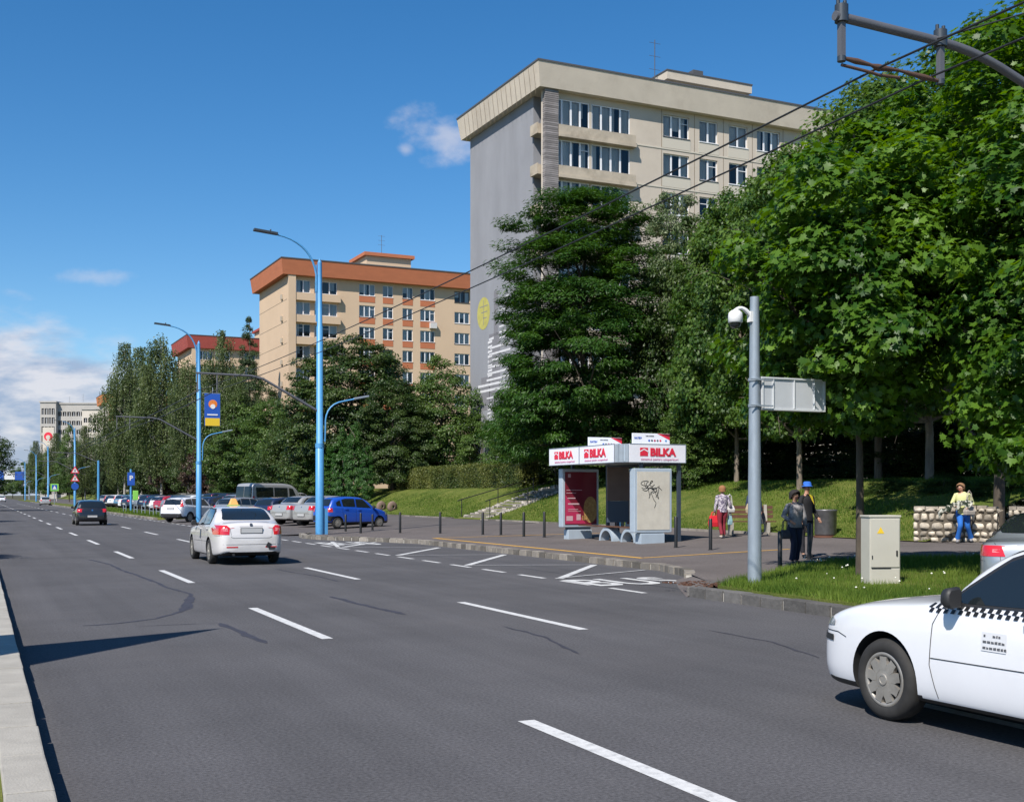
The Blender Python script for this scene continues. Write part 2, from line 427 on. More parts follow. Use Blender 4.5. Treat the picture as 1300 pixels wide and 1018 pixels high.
def kerb_line(name, pts, w, h, ln, m, seed=1, gap=0.02, mort=True, z=0.0, jit=0.008):
    r = random.Random(seed); g = MB(); mo = MB()
    for k in range(len(pts)-1):
        a = Vector((*pts[k], 0)); b = Vector((*pts[k+1], 0)); L = (b-a).length
        n = max(1, round(L/ln)); d = (b-a)/n; ang = math.atan2(d.y, d.x); nrm = Vector((-d.y, d.x, 0)).normalized()
        for i in range(n):
            c = a+d*(i+.5); hh = h+r.uniform(-jit, jit); ll = d.length-gap-r.uniform(0, .012)
            c = c+nrm*(w/2+r.uniform(-jit, jit))
            g.box((c.x, c.y, z-0.06+(hh+.06)/2), (ll, w, hh+.06), ang+r.uniform(-.008, .008))
        if mort:
            c = (a+b)/2+nrm*(w/2+.012)
            mo.box((c.x, c.y, z-0.06+(h+.04)/2), (L-.004, w-.03, h+.01), ang)
    o = g.build(name, m, bevel=0.012); struct(o)
    if mort: struct(mo.build(name+'_mortar', M['mortar']))
    return o
# direction chosen so that the stones lie to the right of the traffic (+X side) : travel -Y => left normal is +X
platform = [(14.45, 39.8), (14.3, 32), (14.3, 23.4), (13.75, 21.5), (12.35, 19.3), (11.1, 17.2)]
kerb_line('bus_bay_kerb', [(14.9, 50.0), (12.9, 49.3), (12.1, 48.2), (11.85, 46.6), (12.1, 44.9), (13.5, 42.2), (14.3, 39.8), (14.3, 32), (14.3, 23.4), (13.75, 21.5), (13.0, 20.3)], 0.22, 0.16, 0.42, M['kerb'], 3, 0.05)
kerb_line('verge_kerb', [(11.12, 17.25), (11.12, 15.2), (11.12, -8)], 0.26, 0.17, 0.55, M['kerbdark'], 5, 0.03, mort=True)
kerb_line('verge_kerb_end', [(12.3, 18.35), (11.14, 17.33)], 0.2, 0.165, 0.5, M['kerbdark'], 6, 0.03, mort=False)
kerb_line('far_kerb', [(11.2, 300), (11.2, 86), (12.5, 84.2)], 0.2, 0.15, 1.0, M['kerb'], 8, 0.02)
kerb_line('median_kerb', [(0.12, -8), (0.12, 8.86), (0.12, 200)], -0.26, 0.15, 1.0, M['concrete'], 9, 0.012, mort=False, jit=0.003)

# ---------------------------------------------------------------- painted markings
def stripe(g, a, b, w, z=0.004):
    a = Vector((*a, z)); b = Vector((*b, z)); n = Vector((-(b-a).y, (b-a).x, 0)).normalized()*w/2
    k = max(1, int((b-a).length/1.2)); 
    for i in range(k):
        p = a+(b-a)*i/k; q = a+(b-a)*(i+1)/k
        g.add([p-n, p+n, q+n, q-n], [(0, 1, 2, 3)])
g = MB(); y = -5.9
for k in range(-1, 26):
    y0 = 4.0+10.0*k
    stripe(g, (3.87, y0), (3.87, y0+4.3), .14)
    stripe(g, (7.17, y0-.4), (7.17, y0+3.9), .14)
struct(g.build('lane_markings', M['paintw']))
g = MB(); y = 18.2
while y < 84:
    stripe(g, (10.82, y), (10.82, y+1.25), .13); y += 2.05
while y < 260:
    stripe(g, (10.75, y), (10.75, y+1.5), .13); y += 3.0
outer = [(10.9, 22.0), (10.9, 27.1), (10.9, 32.4), (10.95, 38.2)]; inner = [(14.0, 26.0), (14.0, 31.5), (13.85, 36.5), (13.3, 41.6)]
for o_, i_ in zip(outer, inner): stripe(g, (o_[0]+.12, o_[1]), i_, .17, 0.008)
stripe(g, (10.95, 38.3), (12.0, 42.8), .14, 0.008)
struct(g.build('bay_markings', M['paintw']))
g = MB()
for k in range(3): stripe(g, inner[k], (outer[k+1][0]+.15, outer[k+1][1]), .09, 0.012)
stripe(g, (11.0, 22.1), (14.1, 23.7), .10, 0.012)
struct(g.build('bay_markings_thin', M['paintthin']))
def ground_text(s, x, y, w, h):
    me = text_mesh(s, 1.0, 0.02, 0.0)
    co = [v.co for v in me.vertices]; x0, x1 = min(c.x for c in co), max(c.x for c in co); y0, y1 = min(c.y for c in co), max(c.y for c in co)
    me.transform(Matrix.Translation((x, y, 0.009)) @ Matrix.Diagonal((w/(x1-x0), h/(y1-y0), 1, 1)) @ Matrix.Translation((-(x0+x1)/2, -(y0+y1)/2, 0)))
    me.materials.append(M['paintw']); return struct(link('bus_lettering', me))
ground_text('BUS', 11.95, 20.75, 2.2, 1.75)
g = MB(); g.add([(11.05, 17.2, .003), (12.0, 18.95, .003), (12.9, 20.5, .003), (13.25, 20.15, .157), (12.5, 18.7, .157), (11.8, 17.5, .157), (13.1, 20.75, .003), (13.5, 20.5, .157)], [(0, 1, 4, 5), (1, 2, 3, 4), (2, 6, 7, 3)]); struct(g.build('dirt_ramp', M['pave'], fixn=True))
ground_text('BUS', 12.1, 41.0, 1.9, 2.6)
def pstripe(g, a, b, w):
    a = Vector((*a, 0)); b = Vector((*b, 0)); n = Vector((-(b-a).y, (b-a).x, 0)).normalized()*w/2; k = max(1, int((b-a).length/1.0))
    for i in range(k):
        q = [a+(b-a)*i/k-n, a+(b-a)*i/k+n, a+(b-a)*(i+1)/k+n, a+(b-a)*(i+1)/k-n]
        g.add([(p.x, p.y, paved(p.x, 30)+0.007) for p in q], [(0, 1, 2, 3)])
g = MB(); pstripe(g, (15.06, 25.45), (15.09, 40.3), .15); pstripe(g, (15.1, 25.5), (19.6, 25.5), .13); pstripe(g, (15.1, 40.25), (21.0, 38.1), .12)
struct(g.build('platform_markings', M['painty']))
# sealed cracks in the road
def crack(g, pts, w, z=0.003, seed=1):
    r = random.Random(seed); P_ = []
    for k in range(len(pts)-1):
        a = Vector(pts[k]); b = Vector(pts[k+1]); n = max(2, int((b-a).length/.18))
        for i in range(n):
            p = a+(b-a)*i/n; P_.append((p.x+r.uniform(-.02, .02), p.y+r.uniform(-.02, .02)))
    P_.append(tuple(pts[-1]))
    L = []; Rr = []
    for i, p in enumerate(P_):
        q = P_[min(i+1, len(P_)-1)]; o = P_[max(0, i-1)]; d = Vector((q[0]-o[0], q[1]-o[1])).normalized()
        ww = w*r.uniform(.5, 1.1)/2*(0.3 if i in (0, len(P_)-1) else 1)
        L.append((p[0]-d.y*ww, p[1]+d.x*ww, z)); Rr.append((p[0]+d.y*ww, p[1]-d.x*ww, z))
    for i in range(len(P_)-1): g.add([L[i], L[i+1], Rr[i+1], Rr[i]], [(0, 1, 2, 3)])
g = MB()
def C6(pts): return [at(x/3.25, 640+y/3.25)[:2] for x, y in pts]
crack(g, C6([(335, 502), (480, 492), (640, 472), (740, 445), (790, 425), (775, 395), (790, 372), (745, 358), (690, 345), (650, 325), (600, 305), (560, 290), (500, 272), (460, 250), (400, 235), (370, 228)]), .09, seed=2)
crack(g, C6([(748, 440), (776, 408), (786, 380)]), .16, z=.0045, seed=4)
crack(g, C6([(560, 505), (700, 498), (820, 493), (915, 491)]), .03, seed=5)
crack(g, C6([(905, 491), (980, 520), (1050, 555), (1100, 573)]), .13, seed=6)
crack(g, [at(x, y)[:2] for x, y in [(350, 722), (375, 727), (402, 731), (430, 738)]], .06, seed=7)
crack(g, [at(x, y)[:2] for x, y in [(420, 757), (450, 765), (480, 772), (515, 780)]], .12, seed=8)
crack(g, [at(x, y)[:2] for x, y in [(640, 795), (690, 808), (735, 830)]], .06, seed=9)
crack(g, [at(x, y)[:2] for x, y in [(900, 800), (980, 815), (1040, 835)]], .05, seed=10)
struct(g.build('tar_seams', M['tar']))
# a worn, paler strip by the bus bay kerb
# ================================================================ BUILDINGS
BM = dict(
 grey=mat('render_grey', (0.25, 0.255, 0.275), 0.95, var=0.09, vscale=0.5, bump=0.25, bscale=14, dirt=0.4, dirtcol=(0.20, 0.20, 0.215), stretch=(1, 1, 0.3)),
 cream=mat('render_cream', (0.52, 0.455, 0.375), 0.95, var=0.05, vscale=0.4, bump=0.25, bscale=20, dirt=0.6, dirtcol=(0.40, 0.34, 0.27)),
 tan=mat('render_tan', (0.57, 0.42, 0.285), 0.95, var=0.04, vscale=0.3, bump=0.15, bscale=20, dirt=0.25, dirtcol=(0.46, 0.33, 0.22)),
 fascia=mat('fascia_panel', (0.54, 0.475, 0.385), 0.9, var=0.07, vscale=0.6, bump=0.2, bscale=8, dirt=0.7, dirtcol=(0.38, 0.32, 0.25)),
 rust=mat('fascia_terracotta', (0.44, 0.145, 0.065), 0.85, var=0.07, vscale=0.6, stretch=(1, 1, 4)),
 red=mat('fascia_red', (0.33, 0.06, 0.045), 0.8, var=0.08, vscale=0.6),
 brick=mat('pilaster_brick', (0.24, 0.22, 0.215), 0.95, var=0.2, vscale=1.2, island=0.3),
 slab=mat('weathered_slab', (0.42, 0.36, 0.28), 0.95, var=0.2, vscale=0.8, bump=0.4, bscale=10, dirt=0.7, dirtcol=(0.16, 0.13, 0.09)),
 frame=mat('window_frame_white', (0.72, 0.73, 0.75), 0.5),
 dframe=mat('window_frame_dark', (0.04, 0.025, 0.02), 0.5),
 glass=glassmat('window_glass', (.85, .88, .88), .93),
 curt=mat('curtain', (0.62, 0.60, 0.58), 0.9, var=0.3, vscale=0.8, island=0.5, stretch=(1, 1, .2)),
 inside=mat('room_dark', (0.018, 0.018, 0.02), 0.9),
 greyc=mat('concrete_grey', (0.40, 0.38, 0.35), 0.95, var=0.1, vscale=0.3),
 off=mat('render_offwhite', (0.55, 0.50, 0.43), 0.95, var=0.06, vscale=0.3),
 orange=mat('render_orange', (0.50, 0.18, 0.06), 0.9),
 metal=mat('roof_metal', (0.08, 0.08, 0.085), 0.6),
 yel=mat('mural_yellow', (0.42, 0.38, 0.10), 0.9, var=0.15, vscale=2),
 murw=mat('mural_white', (0.60, 0.59, 0.60), 0.9, var=0.1, vscale=2),
 murg=mat('mural_grey', (0.19, 0.185, 0.20), 0.9, var=0.1, vscale=2),
 ac=mat('ac_unit', (0.55, 0.54, 0.52), 0.6),
 pale=mat('fresh_render', (0.52, 0.48, 0.40), 0.9),
 stain=mat('seam', (0.22, 0.17, 0.12), 0.9),
)
PHI = R(25.48)   # blocks stand a shade off the street line
def facade(g, W, z0, z1, holes, depth=0.22, flip=1):
    """front face quads in the local XZ plane (y=0) with reveals for the holes; holes = (x0,x1,z0,z1)"""
    xs = sorted({0, W, *[h[0] for h in holes], *[h[1] for h in holes]}); zs = sorted({z0, z1, *[h[2] for h in holes], *[h[3] for h in holes]})
    for i in range(len(xs)-1):
        for j in range(len(zs)-1):
            cx, cz = (xs[i]+xs[i+1])/2, (zs[j]+zs[j+1])/2
            if any(h[0] < cx < h[1] and h[2] < cz < h[3] for h in holes): continue
            g.add([(xs[i], 0, zs[j]), (xs[i+1], 0, zs[j]), (xs[i+1], 0, zs[j+1]), (xs[i], 0, zs[j+1])], [(0, 1, 2, 3)])
    for (a, b, c, d) in holes:
        D = depth
        g.add([(a, 0, c), (b, 0, c), (b, D, c), (a, D, c)], [(0, 1, 2, 3)])
        g.add([(a, 0, d), (a, D, d), (b, D, d), (b, 0, d)], [(0, 1, 2, 3)])
        g.add([(a, 0, c), (a, D, c), (a, D, d), (a, 0, d)], [(0, 1, 2, 3)])
        g.add([(b, 0, c), (b, 0, d), (b, D, d), (b, D, c)], [(0, 1, 2, 3)])
def window(parent, x0, x1, z0, z1, seed, dark=False, y=0.14, sash=None, openleaf=False):
    r = random.Random(seed); W = x1-x0; w = 0.07
    g = MB(); n = sash or (3 if W > 1.9 else 2)
    cuts = [x0+W*k/n for k in range(n+1)]
    e = 0.004
    g.bbox(x0+e, x1-e, y, y+.06, z0+e, z0+w); g.bbox(x0+e, x1-e, y, y+.06, z1-w, z1-e)
    for k, c in enumerate(cuts):
        a = max(x0+e, c-w*(1.0 if 0 < k < n else 0)); b = min(x1-e, c+w*(1.0 if k < n else 0))
        if k == n: a = x1-w
        if k == 0: b = x0+w
        g.bbox(a, b, y-.003, y+.063, z0+w, z1-w)
    if r.random() < .3:
        k = r.randrange(n); zz = z0+(z1-z0)*.68
        g.bbox(cuts[k]+w, cuts[k+1]-w, y+.002, y+.058, zz, zz+.05)
    fr = g.build('window', BM['dframe'] if dark else BM['frame'], parent)
    g = MB(); g.add([(x0+w, y+.03, z0+w), (x1-w, y+.03, z0+w), (x1-w, y+.03, z1-w), (x0+w, y+.03, z1-w)], [(0, 1, 2, 3)])
    g.build('pane', BM['glass'], fr)
    for k in range(n):
        t = r.random()
        if t < .88:
            a, b = cuts[k]+.03, cuts[k+1]-.03
            if r.random() < .35: b = a+(b-a)*r.uniform(.35, .8)
            m = 8; zz = z0 if r.random() < .8 else z0+(z1-z0)*r.uniform(.2, .5)
            vs = []
            for i in range(m+1):
                xx = a+(b-a)*i/m; yy = y+.16+.02*(i % 2)
                vs += [(xx, yy, zz), (xx, yy, z1)]
            g = MB(); g.add(vs, [(2*i, 2*i+2, 2*i+3, 2*i+1) for i in range(m)]); g.build('curtain', BM['curt'], fr)
    g = MB(); g.bbox(x0-.05, x1+.05, -.06, min(y-.004, -.004), z0-.055, z0-.006)
    g.build('sill', BM['frame'] if r.random() < .5 else BM['metal'], fr)
    return fr
def frustum_fascia(g, W, D, zb, zt, out_b, out_t, sides=('f', 'l', 'r', 'b')):
    b = [(-out_b, -out_b), (W+out_b, -out_b), (W+out_b, D+out_b), (-out_b, D+out_b)]
    t = [(-out_t, -out_t), (W+out_t, -out_t), (W+out_t, D+out_t), (-out_t, D+out_t)]
    vs = [(x, y, zb) for x, y in b]+[(x, y, zt) for x, y in t]
    g.add(vs, [(0, 1, 5, 4), (1, 2, 6, 5), (2, 3, 7, 6), (3, 0, 4, 7), (3, 2, 1, 0), (4, 5, 6, 7)])
def antenna(parent, x, y, z, h=3.0):
    g = MB(); g.tube([(x, y, z), (x, y, z+h)], .03, 6)
    for k in (.55, .75, .95): g.tube([(x-.5, y, z+h*k), (x+.5, y, z+h*k)], .015, 5)
    g.build('antenna', BM['metal'], parent)

def block_root(name, label, u, d, z0=2.3, extra=0):
    x, y, _ = at_d(u, 628, d)
    o = thing(name, label, 'building', (x, y, 0), PHI-TH-0.0, None)
    # local +X runs along the long front, local +Y runs back along the street
    o.rotation_euler = (0, 0, PHI-TH)
    return o
# ---- nearest block: grey end wall with a mural, beige front
ZB = 1.2; Wd, Dp = 38.0, 12.6
def along(o, u):
    a, b, c = ray(u, 628); an = o.rotation_euler[2]; nx, ny = -math.sin(an), math.cos(an)
    d = (o.location.x*nx+o.location.y*ny)/(a*nx+b*ny); return (a*d-o.location.x)*math.cos(an)+(b*d-o.location.y)*math.sin(an)
b1 = block_root('apartment_building', 'tall beige panel block with a grey end wall bearing a yellow sun mural', 690, 81.0)
B1B = [(along(b1, 701.5), along(b1, 748)), (along(b1, 751), along(b1, 799.5))]
B1W = [(along(b1, a), along(b1, b)) for a, b in ((842, 875), (888, 911), (925.5, 949), (961, 990))]; B1W += [(25.5, 27.4), (29, 30.4), (32.5, 34.5)]
ST_ = 2.8; top = 29.5   # underside of the fascia
floors = [top-2.75-ST_*k for k in range(10)]      # floor (slab) levels from the top down
holes = []; wins = []; balc = []
for k, fz in enumerate(floors):
    s = fz+.95; h = fz+2.55
    if fz < ZB: continue
    for (a, b) in B1B: balc.append((a, b, fz+.5, fz+2.3, k))
    for (a, b) in B1W:
        wins.append((a, b, fz+.85, fz+2.42, k))
holes = [w[:4] for w in wins]+[b[:4] for b in balc]
g = MB(); facade(g, Wd, ZB-2, top, holes)
# end wall (local x = 0) with an inset slot of small kitchen balconies near the front corner, rear and side walls
g.add([(0, 0, ZB-2), (0, 0, top), (0, .35, top), (0, .35, ZB-2)], [(0, 1, 2, 3)])
g.add([(Wd, 0, ZB-2), (Wd, Dp, ZB-2), (Wd, Dp, top), (Wd, 0, top)], [(0, 1, 2, 3)])
g.add([(0, Dp, ZB-2), (0, Dp, top), (Wd, Dp, top), (Wd, Dp, ZB-2)], [(0, 1, 2, 3)])
g.build('front_wall', BM['cream'], b1)
g = MB()
slot0, slot1 = 0.35, 1.55
zz = [ZB-2]+[]
g.add([(0, slot1, ZB-2), (0, slot1, top), (0, Dp, top), (0, Dp, ZB-2)], [(0, 1, 2, 3)])
g.add([(0, slot1, ZB-2), (.9, slot1, ZB-2), (.9, slot1, top), (0, slot1, top)], [(0, 1, 2, 3)])
g.build('end_wall', BM['grey'], b1)
g = MB(); g.add([(.9, .35, ZB-2), (.9, .35, top), (.9, slot1, top), (.9, slot1, ZB-2)], [(0, 1, 2, 3)]); g.add([(0, .35, ZB-2), (0, .35, top), (.9, .35, top), (.9, .35, ZB-2)], [(0, 1, 2, 3)])
g.build('recess_wall', BM['greyc'], b1)
for k, fz in enumerate(floors[:9]):
    g = MB(); g.bbox(-.28, .85, .4, 1.5, fz-.12, fz+.05); g.bbox(-.28, -.2, .4, 1.5, fz+.05, fz+.62); g.bbox(-.2, .85, .4, .46, fz+.05, fz+.55)
    g.build('small_balcony', BM['slab'], b1)
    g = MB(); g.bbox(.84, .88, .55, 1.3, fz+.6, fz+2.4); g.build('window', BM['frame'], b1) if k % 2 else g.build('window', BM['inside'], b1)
# brick pilaster at the corner
g = MB(); z = ZB-2; r = random.Random(2)
while z < top+.35:
    g.bbox(-.06-r.uniform(0, .03), .93+r.uniform(0, .03), -.42, -.008, z, z+.10); z += .135
g.bbox(-.02, .9, -.38, -.01, ZB-2, top+.3)
g.build('brick_pilaster', BM['brick'], b1)
# dark room shell behind the glass
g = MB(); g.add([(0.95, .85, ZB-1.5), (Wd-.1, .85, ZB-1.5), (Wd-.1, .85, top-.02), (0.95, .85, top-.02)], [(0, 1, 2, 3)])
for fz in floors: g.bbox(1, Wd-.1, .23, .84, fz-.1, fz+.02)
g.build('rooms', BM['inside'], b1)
# horizontal slab joints and balcony aprons
g = MB()
for k, fz in enumerate(floors[:9]):
    g.bbox(.97, 8.45, -.42, -.01, fz+.02, fz+.98-.22) if False else None
    g.bbox(.97, B1B[1][1]+.3, -.5, -.006, fz-.42, fz-.2)
    g.bbox(.97, B1B[1][1]+.25, -.44, -.009, fz-.196, fz+.42)
g.build('balcony_aprons', BM['slab'], b1)
g = MB()
for k, fz in enumerate(floors[:9]):
    g.bbox(B1B[1][1]+.3, Wd, -.035, -.004, fz-.1, fz+.0)
    for (a, b) in B1W[:4]: g.bbox(a-.1, b+.1, -.02, -.005, fz+.03, fz+.80)
g.build('panel_joints', BM['pale'], b1)
for x in [B1W[0][0]-.14]+[(B1W[i][1]+B1W[i+1][0])/2 for i in range(3)]+[B1W[3][1]+.3]:
    g = MB(); g.bbox(x-.02, x+.02, -.012, -.003, floors[8], top-.02); g.build('vertical_seam', BM['stain'], b1)
for n_, (a, b, c, d, k) in enumerate(wins):
    if k < 6 and a < 27: window(b1, a, b, c, d, n_*7+3, y=.12)
for n_, (a, b, c, d, k) in enumerate(balc):
    if k < 7:
        if a > 4 and k == 2:
            g = MB(); g.bbox(a, b, .15, .17, c, c+.05); 
            for i in range(12): g.tube([(a+.1+i*.28, .1, c), (a+.1+i*.28, .1, c+.4)], .012, 4)
            g.build('railing', BM['metal'], b1); continue
        dk = (a > 4 and k == 1)
        window(b1, a, b, c, d, n_*5+11, dark=dk, y=.03, sash=5 if dk else (4 if a > 4 else 4))
g = MB(); frustum_fascia(g, Wd, Dp, top, 31.15, .55, .8); g.build('roof_fascia', BM['fascia'], b1)
g = MB(); frustum_fascia(g, Wd, Dp, 31.152, 31.27, .84, .84); g.build('roof', BM['metal'], b1)
g = MB()
for x in np.arange(.0, Dp, .75): g.box((-.71, x, 30.05), (.012, .018, 2.05), 0, 0, Matrix.Translation((-.69, x, 30.1)) @ Matrix.Rotation(-.11, 4, 'Y'))
g.build('fascia_seams', BM['stain'], b1)
g = MB(); g.bbox(12.5, 13.9+1.7, -.80, -.70, 29.5, 30.9)
g = MB(); g.bbox(12.2, 19.4, 3.2, 9.0, 31.27, 33.0); g.build('penthouse', BM['cream'], b1)
g = MB(); g.bbox(11.9, 19.7, 2.9, 9.3, 33.0, 33.6); g.build('penthouse_roof', BM['fascia'], b1)
g = MB(); g.bbox(11.85, 19.75, 2.85, 9.35, 33.603, 33.7); g.bbox(15, 15.9, 4, 5, 33.7, 34.5); g.build('penthouse_cap', BM['metal'], b1)
antenna(b1, 11.5, 4, 31.2, 5.0)
# mural on the end wall (faces local -X)
def on_end(pts, nm, m, off=.012):
    g = MB(); g.add([(-off, y, z) for y, z in pts], [list(range(len(pts)))]); return g.build(nm, m, b1)
def end_uv(u, v):   # where a spot of the end wall lies: local y and height
    a, b_, c = ray(u, v); o = b1.location; ang = b1.rotation_euler[2]
    # plane through o containing local Y and Z ; normal = local X
    nx, ny = math.cos(ang), math.sin(ang); d = (o.x*nx+o.y*ny)/(a*nx+b_*ny)
    X, Y, Z = a*d, b_*d, H+c*d
    return (X-o.x)*(-math.sin(ang))+(Y-o.y)*math.cos(ang), Z
yc, zc = end_uv(614, 398); 
def ell(cy, cz, ry, rz_, n=36): return [(cy+ry*math.cos(2*math.pi*i/n), cz+rz_*math.sin(2*math.pi*i/n)) for i in range(n)]
ya, _ = end_uv(606, 398); yb, _ = end_uv(622, 398); _, zt_ = end_uv(614, 378); _, zb_ = end_uv(614, 419)
on_end(ell((ya+yb)/2, zc, abs(ya-yb)/2, (zt_-zb_)/2), 'mural_sun', BM['yel'])
g = MB()
for k in range(3): g.bbox(-.017, -.013, yc-.8+k*.1, yc+.7-k*.3, zc+.5-k*.45, zc+.56-k*.45)
g.bbox(-.017, -.013, yc-.03, yc+.03, zc-.9, zc+1.0)
g.build('mural_sun_lines', BM['murg'], b1)
for (u0, u1, v0, v1) in ((621, 635, 425, 520), (627, 632, 370, 425), (611, 622, 480, 520)):
    y0, za = end_uv(u0, v0); y1, zb2 = end_uv(u1, v1); y0b, _ = end_uv(u0, v1)
    on_end([(y0, za), (y1, za), (y1, zb2), (y0, zb2)], 'mural_shade', BM['murg'], .006)
for (ua, ub, v, t) in [(633, 647, 379, 2.2)]+[(634, 644, 386+7*k, 2) for k in range(7)]+[(622-k*.8, 648, 441+8.2*k, 2.6) for k in range(6)]+[(621, 627, 430, 3), (607, 655, 490, 3), (606, 655, 497, 3), (618, 640, 505, 2)]+[(619, 624, 514+5*k, 2.5) for k in range(4)]+[(619.5, 625, 434+6*k, 3) for k in range(8)]:
    y0, za = end_uv(ua, v); y1, _ = end_uv(ub, v); _, zb2 = end_uv(ua, v+t)
    h = za-zb2
    on_end([(y0, za), (y1, za+.3*h), (y1, za-.7*h), (y0, zb2)], 'mural_stripe', BM['murw'])

# ---- generic further block in the same family
def panel_block(name, label, u, d, W, D, top, fas, wallm, fasm, bays, balcs=(), nf=8, aprons=None, pent=None, seed=1, ang=None, pane=True, zlow=2.0, pil=True):
    o = block_root(name, label, u, d)
    if name == 'apartment_building' and bays and bays[0][0] > 100: bays = [(along(o, a), along(o, b)) for a, b in bays]+[(31, 32.9)]; balcs = [(along(o, a), along(o, b)) for a, b in balcs]
    if ang is not None: o.rotation_euler = (0, 0, ang)
    fl = [top-2.75-2.8*k for k in range(10)]; fl = [f for f in fl if f > zlow-2.8][:nf]
    hs = []; ws = []
    for k, fz in enumerate(fl):
        for (a, b) in bays: ws.append((a, b, fz+.92, fz+2.42, k))
        for (a, b) in balcs: ws.append((a, b, fz+.7, fz+2.3, k))
    g = MB(); facade(g, W, zlow-3, top, [w[:4] for w in ws])
    g.add([(0, 0, zlow-3), (0, 0, top), (0, D, top), (0, D, zlow-3)], [(0, 1, 2, 3)])
    g.add([(W, 0, zlow-3), (W, D, zlow-3), (W, D, top), (W, 0, top)], [(0, 1, 2, 3)])
    g.add([(0, D, zlow-3), (0, D, top), (W, D, top), (W, D, zlow-3)], [(0, 1, 2, 3)])
    g.build('wall', wallm, o)
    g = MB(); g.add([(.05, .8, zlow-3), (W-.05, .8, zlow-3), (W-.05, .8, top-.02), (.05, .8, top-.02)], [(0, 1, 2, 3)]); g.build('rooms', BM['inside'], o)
    if pil:
        g = MB(); g.bbox(-.05, .9, -.7, -.006, zlow-3, top+.3); g.build('pilaster', wallm, o)
    if aprons:
        for k, fz in enumerate(fl[:6]):
            for (a, b) in bays[:aprons]: g = MB(); g.bbox(a, b, -.03, -.004, fz+.05, fz+.87); g.build('spandrel_panel', fasm, o)
    if balcs:
        g = MB()
        for k, fz in enumerate(fl):
            g.bbox(.93, balcs[-1][1]+.3, -.62, -.008, fz-.35, fz+.6)
        g.build('balcony_aprons', wallm, o)
    r = random.Random(seed)
    for i, (a, b, c, dd, k) in enumerate(ws):
        if pane: window(o, a, b, c, dd, seed*97+i, dark=(r.random() < .1), y=.1)
        else:
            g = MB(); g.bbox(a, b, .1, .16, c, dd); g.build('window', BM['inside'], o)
    g = MB(); frustum_fascia(g, W, D, top, top+fas, .8, 1.05); g.build('roof_fascia', fasm, o)
    g = MB(); frustum_fascia(g, W, D, top+fas+.002, top+fas+.14, 1.1, 1.1); g.build('roof', BM['metal'], o)
    if pent:
        a, b, c, dd, h = pent
        g = MB(); g.bbox(a, b, c, dd, top+fas+.1, top+fas+h); g.build('penthouse', wallm, o)
        g = MB(); g.bbox(a-.4, b+.4, c-.4, dd+.4, top+fas+h, top+fas+h+.45); g.build('penthouse_roof', fasm if name != 'x' else wallm, o)
        antenna(o, (a+b)/2, (c+dd)/2, top+fas+h+.6, 3.0)
    return o
b2 = panel_block('apartment_building', 'cream block with an orange-brown roof band, seen beyond the nearest blue lamp post', 365, 150, 42, 15.0, 29.6, 1.95, BM['tan'], BM['rust'],
    [(456, 476), (486, 499), (511, 524), (533.5, 552), (577, 596)], [(367.5, 394), (399, 428)], 8, 4, (11.5, 17.8, 3, 9, 2.1), seed=4)
g = MB(); ax_ = along(b2, 549); g.bbox(ax_-.45, ax_+.45, -.55, -.035, 24.0, 24.75); g.build('air_conditioner', BM['ac'], b2)
g = MB()
for k in range(8): g.bbox(-.012, -.004, 0, 15.0, 26.6-2.8*k, 26.65-2.8*k); 
g.build('wall_joints', BM['stain'], b2)
g = MB()
for k in range(7): g.bbox(-.2, -.005, 2.2, 2.9, 26.9-2.8*k, 27.5-2.8*k)
g.build('end_balconies', BM['slab'], b2)
b3 = panel_block('apartment_building', 'cream block with a dark red roof band peeping over the birches', 243, 222, 34, 15.0, 29.3, 2.3, BM['tan'], BM['red'],
    [(10, 12), (13.5, 15), (17, 18.5), (20, 22), (25.0, 26.8), (29, 30.5)], [(1.2, 3.9), (4.4, 7.2)], 3, 0, (14, 20, 3, 9, 2.3), seed=6)
b4 = panel_block('apartment_building', 'narrow cream and orange block end between the birches and the grey tower', 134, 352, 40, 14.0, 29.0, 2.6, BM['off'], BM['orange'],
    [(8, 9.6), (12, 13.6), (16, 17.6), (20, 21.6)], [(2.4, 5)], 5, 0, None, seed=8, pane=False)
g = MB(); g.bbox(.9, 2.2, -.9, -.701, 0, 29.0); g.build('orange_strip', BM['orange'], b4)
# far grey tower with a glazed grid, wings at different heights
def far_block(name, label, u0, u1, vtop, d, D, wallm, rows, cols, band=False, lab=None, v_off=0):
    xa, ya_, _ = at_d(u0, 628, d); xb, yb_, _ = at_d(u1, 628, d)
    W = math.hypot(xb-xa, yb_-ya_); top = H+(628-vtop)*d/1500
    o = thing(name, label, 'building', (xa, ya_, 0), -TH)
    hs = []; pw = W/(cols+.6)
    for r_ in range(rows):
        for c in range(cols):
            x = .3*pw+pw*c+pw*.1; z = top-3.0-3.3*r_-1.4
            if z < 3: continue
            hs.append((x, x+pw*.8, z, z+2.3 if band else z+1.6))
    g = MB(); facade(g, W, -1, top, hs, .4)
    g.add([(0, 0, -1), (0, 0, top), (0, D, top), (0, D, -1)], [(0, 1, 2, 3)]); g.add([(W, 0, -1), (W, D, -1), (W, D, top), (W, 0, top)], [(0, 1, 2, 3)])
    g.add([(0, 0, top), (W, 0, top), (W, D, top), (0, D, top)], [(0, 1, 2, 3)]); g.add([(0, D, -1), (0, D, top), (W, D, top), (W, D, -1)], [(0, 1, 2, 3)])
    g.build('wall', wallm, o)
    for (a, b, c, e) in hs[:99]:
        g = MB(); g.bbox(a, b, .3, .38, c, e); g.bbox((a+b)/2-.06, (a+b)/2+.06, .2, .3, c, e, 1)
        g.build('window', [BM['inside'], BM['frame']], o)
    g = MB(); g.bbox(-.3, W+.3, -.3, D+.3, top+.003, top+.5); g.build('parapet', BM['greyc'], o)
    return o
